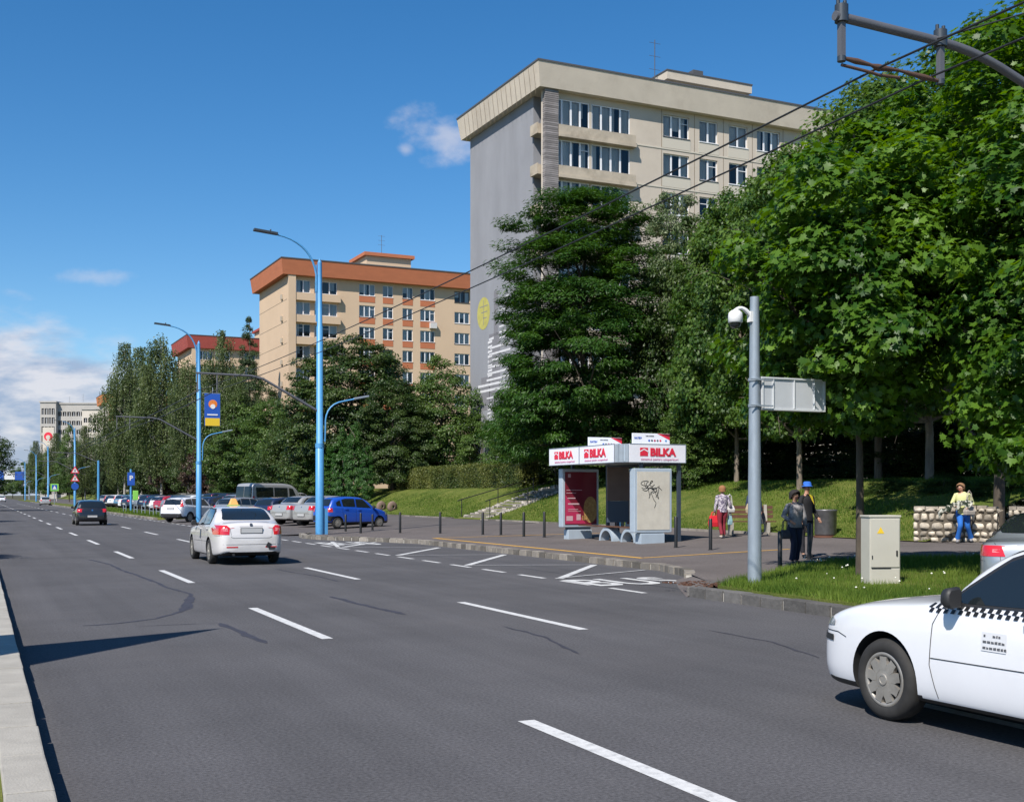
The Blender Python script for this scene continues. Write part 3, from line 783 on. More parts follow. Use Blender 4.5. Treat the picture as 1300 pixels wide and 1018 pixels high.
f1 = far_block('office_tower', 'grey tower with a grid of dark windows, far left above the trees', 51, 71, 511, 430, 12, BM['greyc'], 5, 4, True)
f2 = far_block('apartment_building', 'long grey block joined to the right of the far office tower', 71.5, 127, 513, 432, 14, BM['greyc'], 3, 9)
f3 = far_block('apartment_building', 'low cream block in front of the long grey block', 104, 130, 520, 400, 12, BM['off'], 4, 4)
antenna(f2, 8, 5, 34, 5); antenna(f2, 3, 5, 34, 4)
# red round emblem sign on the tower
sx, sy, sz = at_d(60.5, 554, 415)
sg = thing('roof_sign', 'white panel with a red round emblem, below the far office tower', 'sign', (sx, sy, 0), -TH)
g = MB(); g.bbox(-1.8, 2.2, 0, .3, sz-5, sz+3.2); g.build('panel', BM['off'], sg)
g = MB(); g.tube([(0.2, -.05, sz), (0.2, .1, sz)], 1.5, 20); g.build('emblem', M['signred'], sg)
g = MB(); g.tube([(0.2, -.1, sz-.3), (0.2, -.04, sz-.3)], .8, 14); g.bbox(-.1, .5, -.12, -.05, sz-1.9, sz-.6); g.build('emblem_centre', BM['off'], sg)
g = MB(); g.tube([(0, .4, 0), (0, .4, sz-5)], .25, 8); g.build('mast', M['greypole'], sg)
# ================================================================ STREET FURNITURE
def arc(p0, p1, p2, n=8):
    p0, p1, p2 = map(Vector, (p0, p1, p2)); return [p0*(1-t)**2+p1*2*t*(1-t)+p2*t*t for t in [i/n for i in range(n+1)]]
def street_lamp(label, x, y, z=0.15, h=11.0, arm=True, side=True, zarm=6.45):
    o = thing('street_lamp', label, 'street lamp', (x, y, z), 0, 'tall blue lamp posts along the kerb')
    g = MB(); g.tube([(0, 0, -.1), (0, 0, 3.6), (0, 0, 3.62), (0, 0, 8.4), (0, 0, 8.42), (0, 0, h)], [.17, .165, .135, .13, .11, .09], 14)
    g.cyl((0, 0, 3.5), .18, .18, 14); g.cyl((0, 0, h), .09, .18, 10, r2=.005)
    g.tube([(-.14, 0, h-.1), (-.14, 0, h-2.4)], .03, 6); g.build('pole', M['bluepole'], o)
    g = MB(); g.tube([(-.14, 0, h-1.2)]+arc((-.14, 0, h-.5), (-.35, 0, h+.8), (-1.75, 0, h+.98), 9), [.045]*8+[.035]*3, 8); g.build('lamp_arm', M['bluepole'], o)
    g = MB(); g.box((-2.2, 0, h+1.03), (.95, .26, .09), 0, 0, Matrix.Translation((-2.2, 0, h+1.05)) @ Matrix.Rotation(.09, 4, 'Y')); g.cyl((-2.0, 0, h+1.09), .03, .08, 8)
    g.build('lamp_head', M['lampgrey'], o, bevel=.03)
    if arm:
        g = MB(); za = zarm-z
        g.tube([(-.1, 0, 5.0), (-2.3, 0, za-.1), (-2.75, 0, za), (-4.9, 0, za+.03)], [.055, .05, .045, .04], 8)
        for xx in (-4.1, -4.85): g.tube([(xx, 0, za), (xx, 0, za-.72)], .03, 6)
        g.build('wire_bracket', M['armgrey'], o)
    if side:
        g = MB(); g.tube([(.22, 0, 3.75), (.24, 0, 4.4)]+arc((.24, 0, 4.6), (.3, 0, 5.3), (1.0, 0, 5.42), 6)+[(1.9, 0, 5.62)], .035, 7)
        g.tube([(.1, 0, 3.8), (.24, 0, 3.8)], .03, 6); g.build('side_arm', M['bluepole'], o)
        g = MB(); g.box((0, 0, 0), (.65, .16, .08), 0, 0, Matrix.Translation((1.75, 0, 5.6)) @ Matrix.Rotation(-.2, 4, 'Y')); g.build('side_lamp', M['greypole'], o, bevel=.02)
    return o
s1 = street_lamp('nearest tall blue lamp post, at the kerb left of the blue hatchback', 12.62, 46.85)
g = MB(); g.bbox(.19, .31, -.1, .08, -.1, 1.05); g.build('cabinet_box', M['bluepole'], s1)
s2 = street_lamp('tall blue lamp post with a blue and orange banner, behind the white sedan', 12.5, 74.9)
g = MB(); g.bbox(.35, 1.3, -.04, .04, 5.9, 7.9); g.build('banner', M['signblue'], s2)
g = MB(); g.bbox(.38, 1.27, -.055, -.042, 5.9, 6.38); g.build('banner_foot', M['yellow'], s2)
g = MB(); g.tube([(.85, -.052, 7.25), (.85, -.042, 7.25)], .27, 18); g.build('banner_emblem', M['orange'], s2)
g = MB(); g.tube([(.85, -.064, 7.1), (.85, -.053, 7.1)], .15, 14); g.bbox(.5, 1.15, -.06, -.045, 6.55, 6.63); g.build('banner_mark', M['white'], s2)
g = MB(); g.tube([(0, 0, 7.92), (1.35, 0, 7.92)], .02, 5); g.tube([(.85, 0, 7.9), (.85, 0, 8.3)], .03, 5); g.build('banner_rod', M['greypole'], s2)
s3 = street_lamp('tall blue lamp post carrying triangular signs above a round blue one', 12.5, 178)
def round_sign(parent, z, r, m, ring=None, y=-.2, shape=24):
    g = MB(); g.tube([(0, y, z), (0, y-.03, z)], r, shape, smooth=False); o = g.build('sign_plate', m, parent)
    if ring:
        g = MB(); g.tube([(0, y-.032, z), (0, y-.04, z)], r*.7, shape, smooth=False); g.build('sign_face', ring, o)
def tri_sign(parent, z, s, y=-.2):
    g = MB(); g.add([(-s, y, z-s*.58), (s, y, z-s*.58), (0, y, z+s*1.15), (-s, y-.03, z-s*.58), (s, y-.03, z-s*.58), (0, y-.03, z+s*1.15)], [(2, 1, 0), (3, 4, 5), (0, 1, 4, 3), (1, 2, 5, 4), (2, 0, 3, 5)])
    o = g.build('sign_plate', M['signred'], parent); k = .66
    g = MB(); g.add([(-s*k, y-.036, z-s*.58*k), (s*k, y-.036, z-s*.58*k), (0, y-.036, z+s*1.15*k)], [(0, 1, 2)]); g.build('sign_face', M['white'], o)
    g = MB(); g.bbox(-s*.1, s*.1, y-.045, y-.038, z-s*.25, z+s*.35); g.build('sign_symbol', M['black'], o)
tri_sign(s3, 5.0, .6); tri_sign(s3, 3.85, .6); round_sign(s3, 2.8, .5, M['signblue'])
street_lamp('first of the three tall posts left of the emblem sign mast', 12.5, 248)
street_lamp('second of the three far tall blue posts, counting away from the camera', 12.5, 300)
street_lamp('third and farthest of the tall blue posts by the left tree line', 12.5, 372, arm=False)
tp = thing('trolley_pole', 'short blue pole with a wire bracket, right of the post with the triangular signs', 'pole', (12.5, 142, .15))
g = MB(); g.tube([(0, 0, -.1), (0, 0, 5.5)], [.16, .12], 12); g.build('pole', M['bluepole'], tp)
g = MB(); g.tube([(0, 0, 5.3), (-2.4, 0, 6.3), (-4.9, 0, 6.35)], .045, 7); g.build('wire_bracket', M['armgrey'], tp)
def sign_post(label, x, y, h, kind, z=.15):
    o = thing('road_sign', label, 'road sign', (x, y, z))
    g = MB(); g.tube([(0, 0, -.1), (0, 0, h)], .1 if kind == 'park' else .06, 10); g.build('post', M['bluepole'] if kind == 'park' else M['greypole'], o)
    if kind == 'park':
        g = MB(); g.bbox(-.33, .33, -.16, -.11, h-1.5, h-.3); g.build('sign_plate', M['signblue'], o)
        text_part('sign_symbol', 'P', .62, M['white'], o, Matrix.Translation((0, -.165, h-.85)) @ Matrix.Rotation(R(90), 4, 'X'), .02)
        g = MB(); g.bbox(.18, .66, -.1, .15, 1.1, 2.0); g.build('green_bin', M['signgreen'], o, bevel=.04)
    if kind == 'cross':
        g = MB(); g.bbox(-.65, .65, -.12, -.08, h-1.15, h+.1); g.build('sign_plate', M['signgreen'], o)
        g = MB(); g.bbox(-.42, .42, -.13, -.121, h-.95, h-.1); g.build('sign_face', M['signblue'], o)
        g = MB(); g.add([(-.33, -.135, h-.85), (.33, -.135, h-.85), (0, -.135, h-.2)], [(0, 1, 2)]); g.build('sign_symbol', M['white'], o)
    return o
sign_post('blue parking sign on a short blue post with a green bin, among the parked cars', 13.1, 116, 4.0, 'park')
sign_post('pedestrian crossing sign with a yellow-green border, left of the triangular signs', 11.9, 216, 3.4, 'cross')
gx, gy, gz = at_d(14, 604, 420)
gt = thing('sign_gantry', 'blue direction boards hung over the far end of the road', 'road sign', (gx, gy, 0), -TH*.3)
g = MB(); g.bbox(-9, -2.5, 0, .2, 7, 10.2); g.build('direction_board', M['signblue'], gt)
g = MB(); g.bbox(-2.2, 1.2, 0, .2, 7.2, 9.6); g.build('direction_board', M['white'], gt)
g = MB(); g.bbox(1.3, 4.6, 0, .2, 7, 10); g.build('direction_board', M['signblue'], gt)
g = MB(); g.tube([(-9.5, .4, 8.5), (6, .4, 8.5)], .2, 8); g.tube([(6, .4, 0), (6, .4, 10)], .25, 8); g.build('gantry_frame', M['greypole'], gt)

# near trolley bracket (its pole stands outside the frame)
y0 = 8.85
nb = thing('trolley_bracket', 'grey overhead bracket with two hangers holding the trolley wires, top right corner', 'bracket', (12.6, y0, 0))
g = MB(); g.tube([(-5.28, 0, 6.24), (-4.0, 0, 6.20)]+arc((-4.0, 0, 6.20), (-3.6, 0, 6.19), (-3.2, 0, 6.07), 4)[1:]+[(0, 0, 5.0)], [.045]*6+[.05], 10)
g.build('arm', M['armgrey'], nb)
g = MB(); g.tube([(0, 0, -.1), (0, 0, 8)], [.15, .1], 12); g.build('pole', M['bluepole'], nb)
for xx, zt in ((-5.2, 6.26), (-3.98, 6.22)):
    hg = MB(); hg.bbox(xx-.026, xx+.026, -.03, .03, zt-.40, zt+.03); ho = hg.build('hanger', M['lightmetal'] if False else M['armgrey'], nb)
    g = MB(); g.cyl((xx, 0, zt-.07), .065, .16, 10); g.cyl((xx-.04, 0, zt+.08), .018, .06, 6); g.cyl((xx+.04, 0, zt+.08), .018, .06, 6); g.build('clamp', M['lampgrey'], ho)
    g = MB(); g.tube([(xx, 0, zt-.39), (xx, 0, zt-.44)], .04, 8); g.build('wire_clamp', M['lampgrey'], ho)
g = MB(); pts = [(-5.2, 0, 5.86), (-5.02, .0, 5.85), (-4.84, 0, 5.84), (-4.76, 0, 5.83), (-4.5, 0, 5.84), (-4.2, 0, 5.82), (-3.98, 0, 5.81)]
g.tube(pts, [.014, .03, .016, .035, .014, .03, .014], 8); g.tube([(p[0], p[1], p[2]-.07) for p in pts[:5]], .015, 6)
g.build('insulator', mat('insulator_brown', (.10, .055, .035), .5), nb)
def wire(label, x, z0=5.78, sag=.30, supports=(-19.2, 8.85, 46.85, 74.9, 103, 142, 178, 213, 248, 300)):
    g = MB(); S = list(supports)
    for a, b in zip(S[:-1], S[1:]):
        n = 12; zz = lambda t: z0-sag*((b-a)/35.0)**2*4*t*(1-t)*.6
        g.tube([(x, a+(b-a)*i/n, zz(i/n)) for i in range(n+1)], .0115 if a < 46 else .02, 5, cap=False)
    return tag(g.build('trolley_wire', M['wire']), label, 'cable', 'overhead trolley wires')
wire('left-hand one of the two trolley wires under the bracket', 7.83, 5.82)
wire('right-hand one of the two trolley wires under the bracket', 8.5, 5.84)
g = MB(); g.tube([(8.52, 8.85, 6.2), (9.8, 6, 6.3), (12, 0, 6.5)], .008, 4); tag(g.build('span_wire', M['wire']), 'thin stay wire running right from the second hanger', 'cable')

# ---------------------------------------------------------------- camera pole
cp = thing('camera_pole', 'thick galvanised pole with a dome camera and a blank sign box, at the verge corner', 'pole', (12.28, 16.95, 0.12))
g = MB(); g.tube([(0, 0, -.1), (0, 0, 1.3), (0, 0, 3.0), (0, 0, 5.06)], [.12, .115, .10, .078], 24); g.build('pole', M['greypole'], cp)
sb = MB(); sb.bbox(.10, 1.47, -.06, .06, 3.10, 3.68); sbo = sb.build('sign_box', M['lightmetal'] if False else mat('sign_back_grey', (.50, .52, .54), .5, metal=.1, var=.05), cp, bevel=.01)
g = MB()
for x0, x1, z0, z1 in ((.10, 1.47, 3.10, 3.135), (.10, 1.47, 3.645, 3.68), (.10, .135, 3.135, 3.645), (1.435, 1.47, 3.135, 3.645), (.33, .355, 3.135, 3.645), (.78, .80, 3.135, 3.645), (1.22, 1.235, 3.135, 3.645)):
    g.bbox(x0+.004, x1-.004, -.085, -.062, z0+.004, z1-.004)
g.build('box_frame', mat('box_frame_light', (.60, .62, .63), .45, metal=.1), sbo)
g = MB()
for zz in (3.17, 3.62):
    g = MB(); g.cyl((0, 0, zz-.02), .113, .05, 20); g.build('clamp', M['greypole'], cp)
    g = MB(); g.bbox(-.17, .3, -.13, -.114, zz-.012, zz+.012); g.build('clamp_bar', M['greypole'], cp)
dc = MB(); dc.tube(arc((-.08, 0, 4.72), (-.24, 0, 4.90), (-.36, 0, 4.83), 6)+[(-.40, 0, 4.78)], [.04, .04, .04, .035, .03, .03, .03, .05], 10); dc.bbox(-.12, -.06, -.05, .05, 4.62, 4.80)
dco = dc.build('camera_bracket', M['white'], cp)
g = MB(); g.lathe([(0, 4.80), (.07, 4.80), (.115, 4.76), (.125, 4.70), (.125, 4.60), (.11, 4.585), (0, 4.585)], 24, c=(-.40, 0, 0)); g.build('camera_housing', M['white'], dco)
g = MB(); g.lathe([(.10, 4.585), (.095, 4.54), (.06, 4.50), (0, 4.485)], 20, c=(-.40, 0, 0)); g.build('dome', M['cglass'], dco)

# ---------------------------------------------------------------- utility cabinet
cb = thing('utility_cabinet', 'cream electrical cabinet with a small yellow warning sign, on the grass verge', 'cabinet', (14.0, 15.75, verge_z(14.0)-.03), R(-17))
g = MB(); g.bbox(-.27, .27, -.18, .18, 0, 1.2); g.build('body', M['cabinet'], cb, bevel=.012)
g = MB(); g.bbox(-.285, .285, -.195, .195, 1.2, 1.235); g.build('lid', M['cabinet'], cb, bevel=.01)
g = MB(); g.bbox(-.25, .25, -.196, -.183, .36, 1.17); g.bbox(-.25, .25, -.192, -.183, .05, .33); g.build('door', M['cabinet'], cb, bevel=.004)
g = MB(); g.bbox(.272, .284, -.15, .15, .36, 1.17); g.bbox(.285, .292, -.1, .02, .98, 1.06); g.bbox(.285, .292, -.06, .07, .08, .25); g.build('side_panel', M['cabinet'], cb)
g = MB(); g.bbox(.19, .215, -.21, -.197, .55, .64); g.bbox(-.24, -.225, -.207, -.197, .5, .56); g.bbox(-.24, .1, -.2, -.185, .336, .352); g.build('handle', M['trim'], cb)
g = MB(); g.add([(-.15, -.2, .93), (-.02, -.2, .93), (-.085, -.2, 1.04)], [(0, 1, 2)]); g.build('warning_sign', M['yellow'], cb)

# ---------------------------------------------------------------- bollards
BP = [(13.3, 48.74, .72, 'red-tinged bollard beside the nearest blue lamp post'), (14.44, 49.37, .75, 'black bollard before the rear wheel of the blue hatchback'), (14.42, 47.1, .85, 'black bollard before the front door of the blue hatchback'), (15.83, 49.95, .7, 'black bollard before the front wheel of the blue hatchback, shortest of its row'),
 (15.69, 45.8, .85, 'black bollard just right of the blue hatchback'), (16.68, 43.81, .85, 'lone black bollard halfway between the blue hatchback and the stair rail'), (17.42, 41.23, .85, 'black bollard below the foot of the stair rail'), (17.75, 40.28, .85, 'black bollard just right of the stair foot, second of a row of four'),
 (17.81, 38.38, .88, 'third black bollard of the four left of the bus shelter'), (18.05, 37.19, .9, 'black bollard nearest the left end of the bus shelter'), (17.96, 28.5, .88, 'black bollard in front of the right end of the bus shelter'), (18.02, 26.86, .85, 'black bollard beside the woman with the red bag'),
 (15.45, 20.43, .8, 'black bollard just right of the camera pole'), (17.6, 22.17, .85, 'black bollard right behind the couple')]
for x, y, h, lab in BP:
    o = thing('bollard', lab, 'bollard', (x, y, paved(x, min(y, 49.4))), random.uniform(0, 3), 'black bollards round the bus stop')
    g = MB(); g.tube([(0, 0, -.05), (0, 0, h-.03), (0, 0, h)], [.048, .048, .03], 14); g.build('post', M['black'] if 'red-tinged' not in lab else mat('bollard_red', (.10, .015, .015), .6), o)
    g = MB(); g.cyl((0, 0, -.01), .075, .02, 14); g.build('base_ring', M['trim'], o)

# ---------------------------------------------------------------- bus shelter
SX, SY = 17.6, 31.0; Z0 = paved(SX+1, SY)
sh = thing('bus_shelter', 'bus shelter with white BILKA fascia boards on the platform', 'bus shelter', (SX, SY, 0))
Lh, Wh = 4.75, 2.25; zb, zt = 2.73, 3.29
g = MB(); g.prism([(.14, 0.02), (Wh-.03, 0.02), (Wh-.03, Lh-.02), (.02, Lh-.02), (.02, .26)], zb+.03, zt-.03); g.build('roof', M['lightmetal'], sh)
# long fascia: two boards; short fascia: one board; grey corner between
def board(name, x, y, rot, w, textoff=0.0, tilt=0):
    """board whose outward face looks along local -Y after rotation"""
    Mx = Matrix.Translation((x, y, 0)) @ Matrix.Rotation(rot, 4, 'Z')
    g = MB(); g.bbox(0, w, -.07, 0.0, zb, zt); g.xform(Mx); bo = g.build('fascia_board', M['signwhite'], sh, bevel=.008)
    g = MB(); g.bbox(-.0, w, -.076, -.06, zt-.016, zt+.006); g.bbox(0, w, -.076, -.06, zb-.008, zb+.012); g.bbox(w-.02, w+.003, -.077, -.059, zb, zt); g.xform(Mx); g.build('board_trim', M['greypole'], bo)
    # house emblem
    cx = w*.21 if w > 2.2 else w*.25; cz = (zt+zb)/2+.04; s = .135
    if w < 2.2: s = .125
    g = MB(); g.bbox(cx-s*1.1, cx+s*1.1, -.079, -.074, cz-s, cz+s); g.xform(Mx); g.build('emblem', M['signred'], bo)
    g = MB(); q = s*1.1
    for a in (-1, 1): g.add([(cx-.0, -.083, cz+s*.78), (cx, -.083, cz+s*.5), (cx+a*q*1.08, -.083, cz-s*.1), (cx+a*q*1.08, -.083, cz+s*.2)], [(0, 1, 2, 3)])
    g.xform(Mx); g.build('emblem_roof', M['signwhite'], bo)
    tm = text_mesh('BILKA', .36, .018, .003); xs = [v.co.x for v in tm.vertices]; ys = [v.co.y for v in tm.vertices]
    W_ = max(xs)-min(xs); tw = w*.46
    tm.transform(Mx @ Matrix.Translation((cx+s*1.6+tw/2+.02, -.082, cz)) @ Matrix.Rotation(R(90), 4, 'X') @ Matrix.Diagonal((tw/W_, 2*s/(max(ys)-min(ys)), 1, 1)) @ Matrix.Translation((-(max(xs)+min(xs))/2, -(max(ys)+min(ys))/2, 0)))
    tm.materials.append(M['signred']); link('lettering', tm, bo)
    tm = text_mesh('sistemul pentru acoperisuri', .1, .0, .002); xs = [v.co.x for v in tm.vertices]; W_ = max(xs)-min(xs)
    tm.transform(Mx @ Matrix.Translation((cx-s+w*.34, -.080, zb+.10)) @ Matrix.Rotation(R(90), 4, 'X') @ Matrix.Diagonal((w*.66/W_, 1, 1, 1)))
    tm.materials.append(mat('tagline_pink', (.6, .2, .35), .6)); link('tagline', tm, bo)
board('b', 0, Lh, R(-90), 2.18); board('b', 0, Lh-2.2, R(-90), 2.28)
board('b', .26, 0, 0, Wh-.26)
g = MB(); g.prism([(-.06, .25), (.24, -.06), (.26, 0), (.02, .27)], zb+.005, zt-.005)
for t in (.25, .6): g.tube([(-.06+.3*t, .25-.31*t, zb), (-.06+.3*t, .25-.31*t, zt)], .02, 6)
g.build('corner_trim', M['greypole'], sh)
# frame posts, back glass
g = MB()
for (x, y) in ((.75, .1), (Wh-.15, .1), (.75, Lh-.15), (Wh-.15, Lh-.15)): g.bbox(x-.05, x+.05, y-.05, y+.05, paved(SX+x, 30)-.05, zb+.03)
g.bbox(Wh-.2, Wh-.1, .15, Lh-.2, 2.66, 2.75)
g.build('frame', M['darkmetal'], sh)
g = MB()
for y0, y1 in ((1.35, 2.3), (2.36, 3.4), (3.46, 4.5)): g.add([(Wh-.15, y0, .65), (Wh-.15, y1, .65), (Wh-.15, y1, 2.6), (Wh-.15, y0, 2.6)], [(0, 1, 2, 3)])
g.build('glass_panel', BM['glass'], sh)
# far light box with maroon poster (faces -Y) and near light box with bare paper and graffiti
def lightbox(x0, x1, y, z0, z1, inner):
    g = MB(); g.bbox(x0, x1, y, y+.30, z0, z1); lo = g.build('light_box', M['lightmetal'], sh, bevel=.03)
    g = MB(); g.bbox(x0+.09, x1-.09, y-.012, y-.002, z0+.09, z1-.1); po = g.build('poster', inner, lo)
    zb_ = paved(SX+x0, 30)-.03
    w0 = x0+.24; w1 = x1-.3
    g = MB(); g.bbox(w0, w1, y+.03, y+.27, zb_+.33, z0); g.build('stand', M['darkmetal'], lo)
    g = MB(); g.prism([(w0-.03, y-.02), (w1+.03, y-.02), (w1+.03, y+.32), (w0-.03, y+.32)], zb_, zb_+.35); g.build('stand_foot', M['lightmetal'], lo, bevel=.02)
    return lo, po
lo1, po1 = lightbox(.22, 1.60, Lh-.42, .66, 2.62, M['poster'])
lo2, po2 = lightbox(.40, 1.72, -.12, .60, 2.55, M['paper'])
yy = Lh-.42-.016
g = MB(); g.add([(.32, yy, .78), (1.1, yy, .78), (.32, yy, 1.75)], [(0, 1, 2)]); g.build('poster_shape', M['posterpink'], po1)
g = MB(); g.tube([(1.27, yy-.004, 1.25), (1.27, yy+.002, 1.25)], .26, 24); g.v = [(min(p[0], 1.505), p[1], 1.25+(p[2]-1.25)*1.7) for p in g.v]; g.build('poster_picture', M['food'], po1)
g = MB()
for i, (a, b, z) in enumerate(((.42, .62, 2.33), )): g.bbox(a, a+.1, yy-.004, yy, z, z+.12)
for a, b, z, t in ((.36, .95, 1.90, .018), (.36, .72, 1.80, .018), (.4, .7, 1.62, .035), (.42, .85, 1.42, .05), (.42, .8, 1.25, .02), (.42, .9, 1.19, .015), (.36, .6, .88, .16), (.74, .9, .9, .2)): g.bbox(a, b, yy-.006, yy-.001, z, z+t)
g.build('poster_print', mat('print_pink', (.50, .33, .36), .6), po1)
g = MB()
for k in range(3): g.bbox(.95+.08*k, 1.0+.08*k, yy-.006, yy-.001, .9, 1.05)
g.build('poster_packets', M['food'], po1)
# graffiti: ink strokes
def strokes(parent, S, x0, z0, sc, y, w=.012):
    g = MB()
    for s in S:
        pts = [(x0+a*sc, y, z0-b*sc) for a, b in s]
        for p, q in zip(pts[:-1], pts[1:]):
            p, q = Vector(p), Vector(q); d = (q-p)
            if d.length < 1e-5: continue
            n = Vector((-d.z, 0, d.x)).normalized()*w; e = d.normalized()*w*.5
            g.add([p-n-e, p+n-e, q+n+e, q-n+e], [(0, 1, 2, 3)])
    return g.build('graffiti', M['black'], parent)
def crv(p, n=5):
    out = []
    for i in range(len(p)-1):
        a = p[max(0, i-1)]; b = p[i]; c = p[i+1]; d = p[min(len(p)-1, i+2)]
        for k in range(n):
            t = k/n
            out.append(tuple(.5*((2*b[j])+(-a[j]+c[j])*t+(2*a[j]-5*b[j]+4*c[j]-d[j])*t*t+(-a[j]+3*b[j]-3*c[j]+d[j])*t**3) for j in (0, 1)))
    out.append(p[-1]); return out
GR = [[(75, 5), (20, 12), (2, 35), (35, 50), (70, 52), (60, 75), (25, 78), (10, 70)], [(85, 10), (60, 35), (80, 80), (95, 140)], [(75, 60), (95, 40), (130, 10), (112, 8), (100, 40), (120, 60), (150, 40)],
      [(20, 90), (60, 100), (100, 75), (140, 95), (110, 120), (90, 170)], [(120, 55), (150, 85), (190, 65), (230, 95)], [(150, 100), (170, 140), (195, 175), (180, 120), (170, 80)], [(110, 110), (140, 180), (165, 215), (150, 260)],
      [(40, 20), (50, 60), (80, 75), (120, 72), (160, 110)], [(200, 50), (190, 120), (165, 160)], [(120, 90), (160, 70), (175, 100), (130, 120)]]
strokes(po2, [crv(s) for s in GR], .40+.21, 2.55-.36, .0032, -.12-.018, .008)
# dark board with brown upper half, bench, arch supports
g = MB(); g.bbox(1.15, 1.95, 2.9, 2.96, .85, 1.55); bo_ = g.build('notice_board', M['bluegrey'], sh)
g = MB(); g.bbox(1.15, 1.95, 2.9, 2.96, 1.555, 2.66); g.build('board_top', M['brownboard'], bo_)
g = MB(); g.bbox(1.5, 1.6, 2.9, 2.96, .3, .85); g.build('board_leg', M['darkmetal'], bo_)
bn = MB(); zz = .715
for k in range(4): bn.bbox(.75+.1*k, .83+.1*k, .55, 4.2, zz, zz+.03)
bno = bn.build('bench_seat', M['wood'], sh)
for yc_ in (.95, 2.35):
    g = MB(); n = 14
    vs = []; fs = []
    for i in range(n+1):
        a = math.pi*i/n
        for (r_, x_) in ((.40, .78), (.31, .78), (.31, 1.10), (.40, 1.10)): vs.append((x_, yc_-r_*1.15*math.cos(a), .27+r_*1.08*math.sin(a)))
    for i in range(n):
        for j in range(4): fs.append((4*i+j, 4*i+(j+1) % 4, 4*i+4+(j+1) % 4, 4*i+4+j))
    g.add(vs, fs); g.build('bench_arch', M['lightmetal'], bno)
# two small route boards on the roof
for (x, y, w) in ((.55, .25, 1.32), (.55, 3.1, 1.25)):
    g = MB(); g.bbox(x, x+w, y, y+.05, zt+.01, zt+.34); ro = g.build('route_board', M['signwhite'], sh, bevel=.008)
    q = MB(); q.add([(x+w*.66, y-.003, zt+.335), (x+w-.005, y-.003, zt+.14), (x+w-.005, y-.003, zt+.335)], [(0, 2, 1)]); q.build('red_corner', M['signred'], ro)
    q = MB(); q.add([(x+w*.74, y-.006, zt+.335), (x+w-.005, y-.006, zt+.24), (x+w-.005, y-.006, zt+.335)], [(0, 2, 1)]); q.build('dark_corner', M['poster'], ro)
    text_part('lettering', 'RATBV', .085, M['signblue'], ro, Matrix.Translation((x+.19, y-.004, zt+.19)) @ Matrix.Rotation(R(90), 4, 'X'), .002)
    text_part('lettering', 'Linia autobuz', .055, M['black'], ro, Matrix.Translation((x+w*.46, y-.004, zt+.26)) @ Matrix.Rotation(R(90), 4, 'X'), .0)
    for k, cm in enumerate(('signblue', 'darkmetal', 'posterpink', 'armgrey', 'signred', 'bluepole')):
        q = MB(); xx = x+w*.44+k*.1+(.1 if k == 5 else 0); q.tube([(xx, y-.006, zt+.12), (xx, y-.001, zt+.12)], .033, 12); q.build('route_dot', M[cm], ro)

# ---------------------------------------------------------------- park bench, litter bin, wall, stairs, rails
bz = paved(23.5, 30)
bx, by, _ = 23.25, 32.4, 0
be = thing('park_bench', 'brown slatted park bench left of the camera pole', 'bench', (bx, by, bz), R(-24))
g = MB()
for k in range(4): g.bbox(-.85, .85, -.25+.12*k, -.16+.12*k, .43, .46)
g.build('seat', M['wood'], be)
g = MB()
for k in range(3): g.bbox(-.85, .85, .24+.03*k, .27+.03*k, .55+.15*k, .66+.15*k)
g.build('backrest', M['wood'], be)
for sx in (-.6, .6):
    g = MB(); g.add([(sx-.05, -.22, 0), (sx-.05, .22, 0), (sx-.05, .3, .43), (sx-.05, .36, 1.0), (sx-.05, .28, 1.0), (sx-.05, .2, .43), (sx-.05, -.24, .43),
        (sx+.05, -.22, 0), (sx+.05, .22, 0), (sx+.05, .3, .43), (sx+.05, .36, 1.0), (sx+.05, .28, 1.0), (sx+.05, .2, .43), (sx+.05, -.24, .43)],
        [(6, 5, 4, 3, 2, 1, 0), (7, 8, 9, 10, 11, 12, 13)]+[(i, (i+1) % 7, 7+(i+1) % 7, 7+i) for i in range(7)]); g.build('leg', M['concrete'], be, fixn=True)
lx, ly, _ = at(1048, 682, .15, 14.3, .03)
lb = thing('litter_bin', 'round grey metal litter bin on the lawn edge behind the couple', 'litter bin', (lx, ly, paved(lx, 30)))
g = MB(); g.lathe([(0, .06), (.30, .06), (.33, .1), (.34, .8), (.36, .82), (.36, .86), (.31, .86), (.29, .5), (0, .5)], 28); g.build('body', M['steel'], lb)
g = MB(); g.cyl((0, 0, 0), .36, .06, 24); g.build('base', mat('bin_base_rust', (.12, .05, .03), .8), lb)
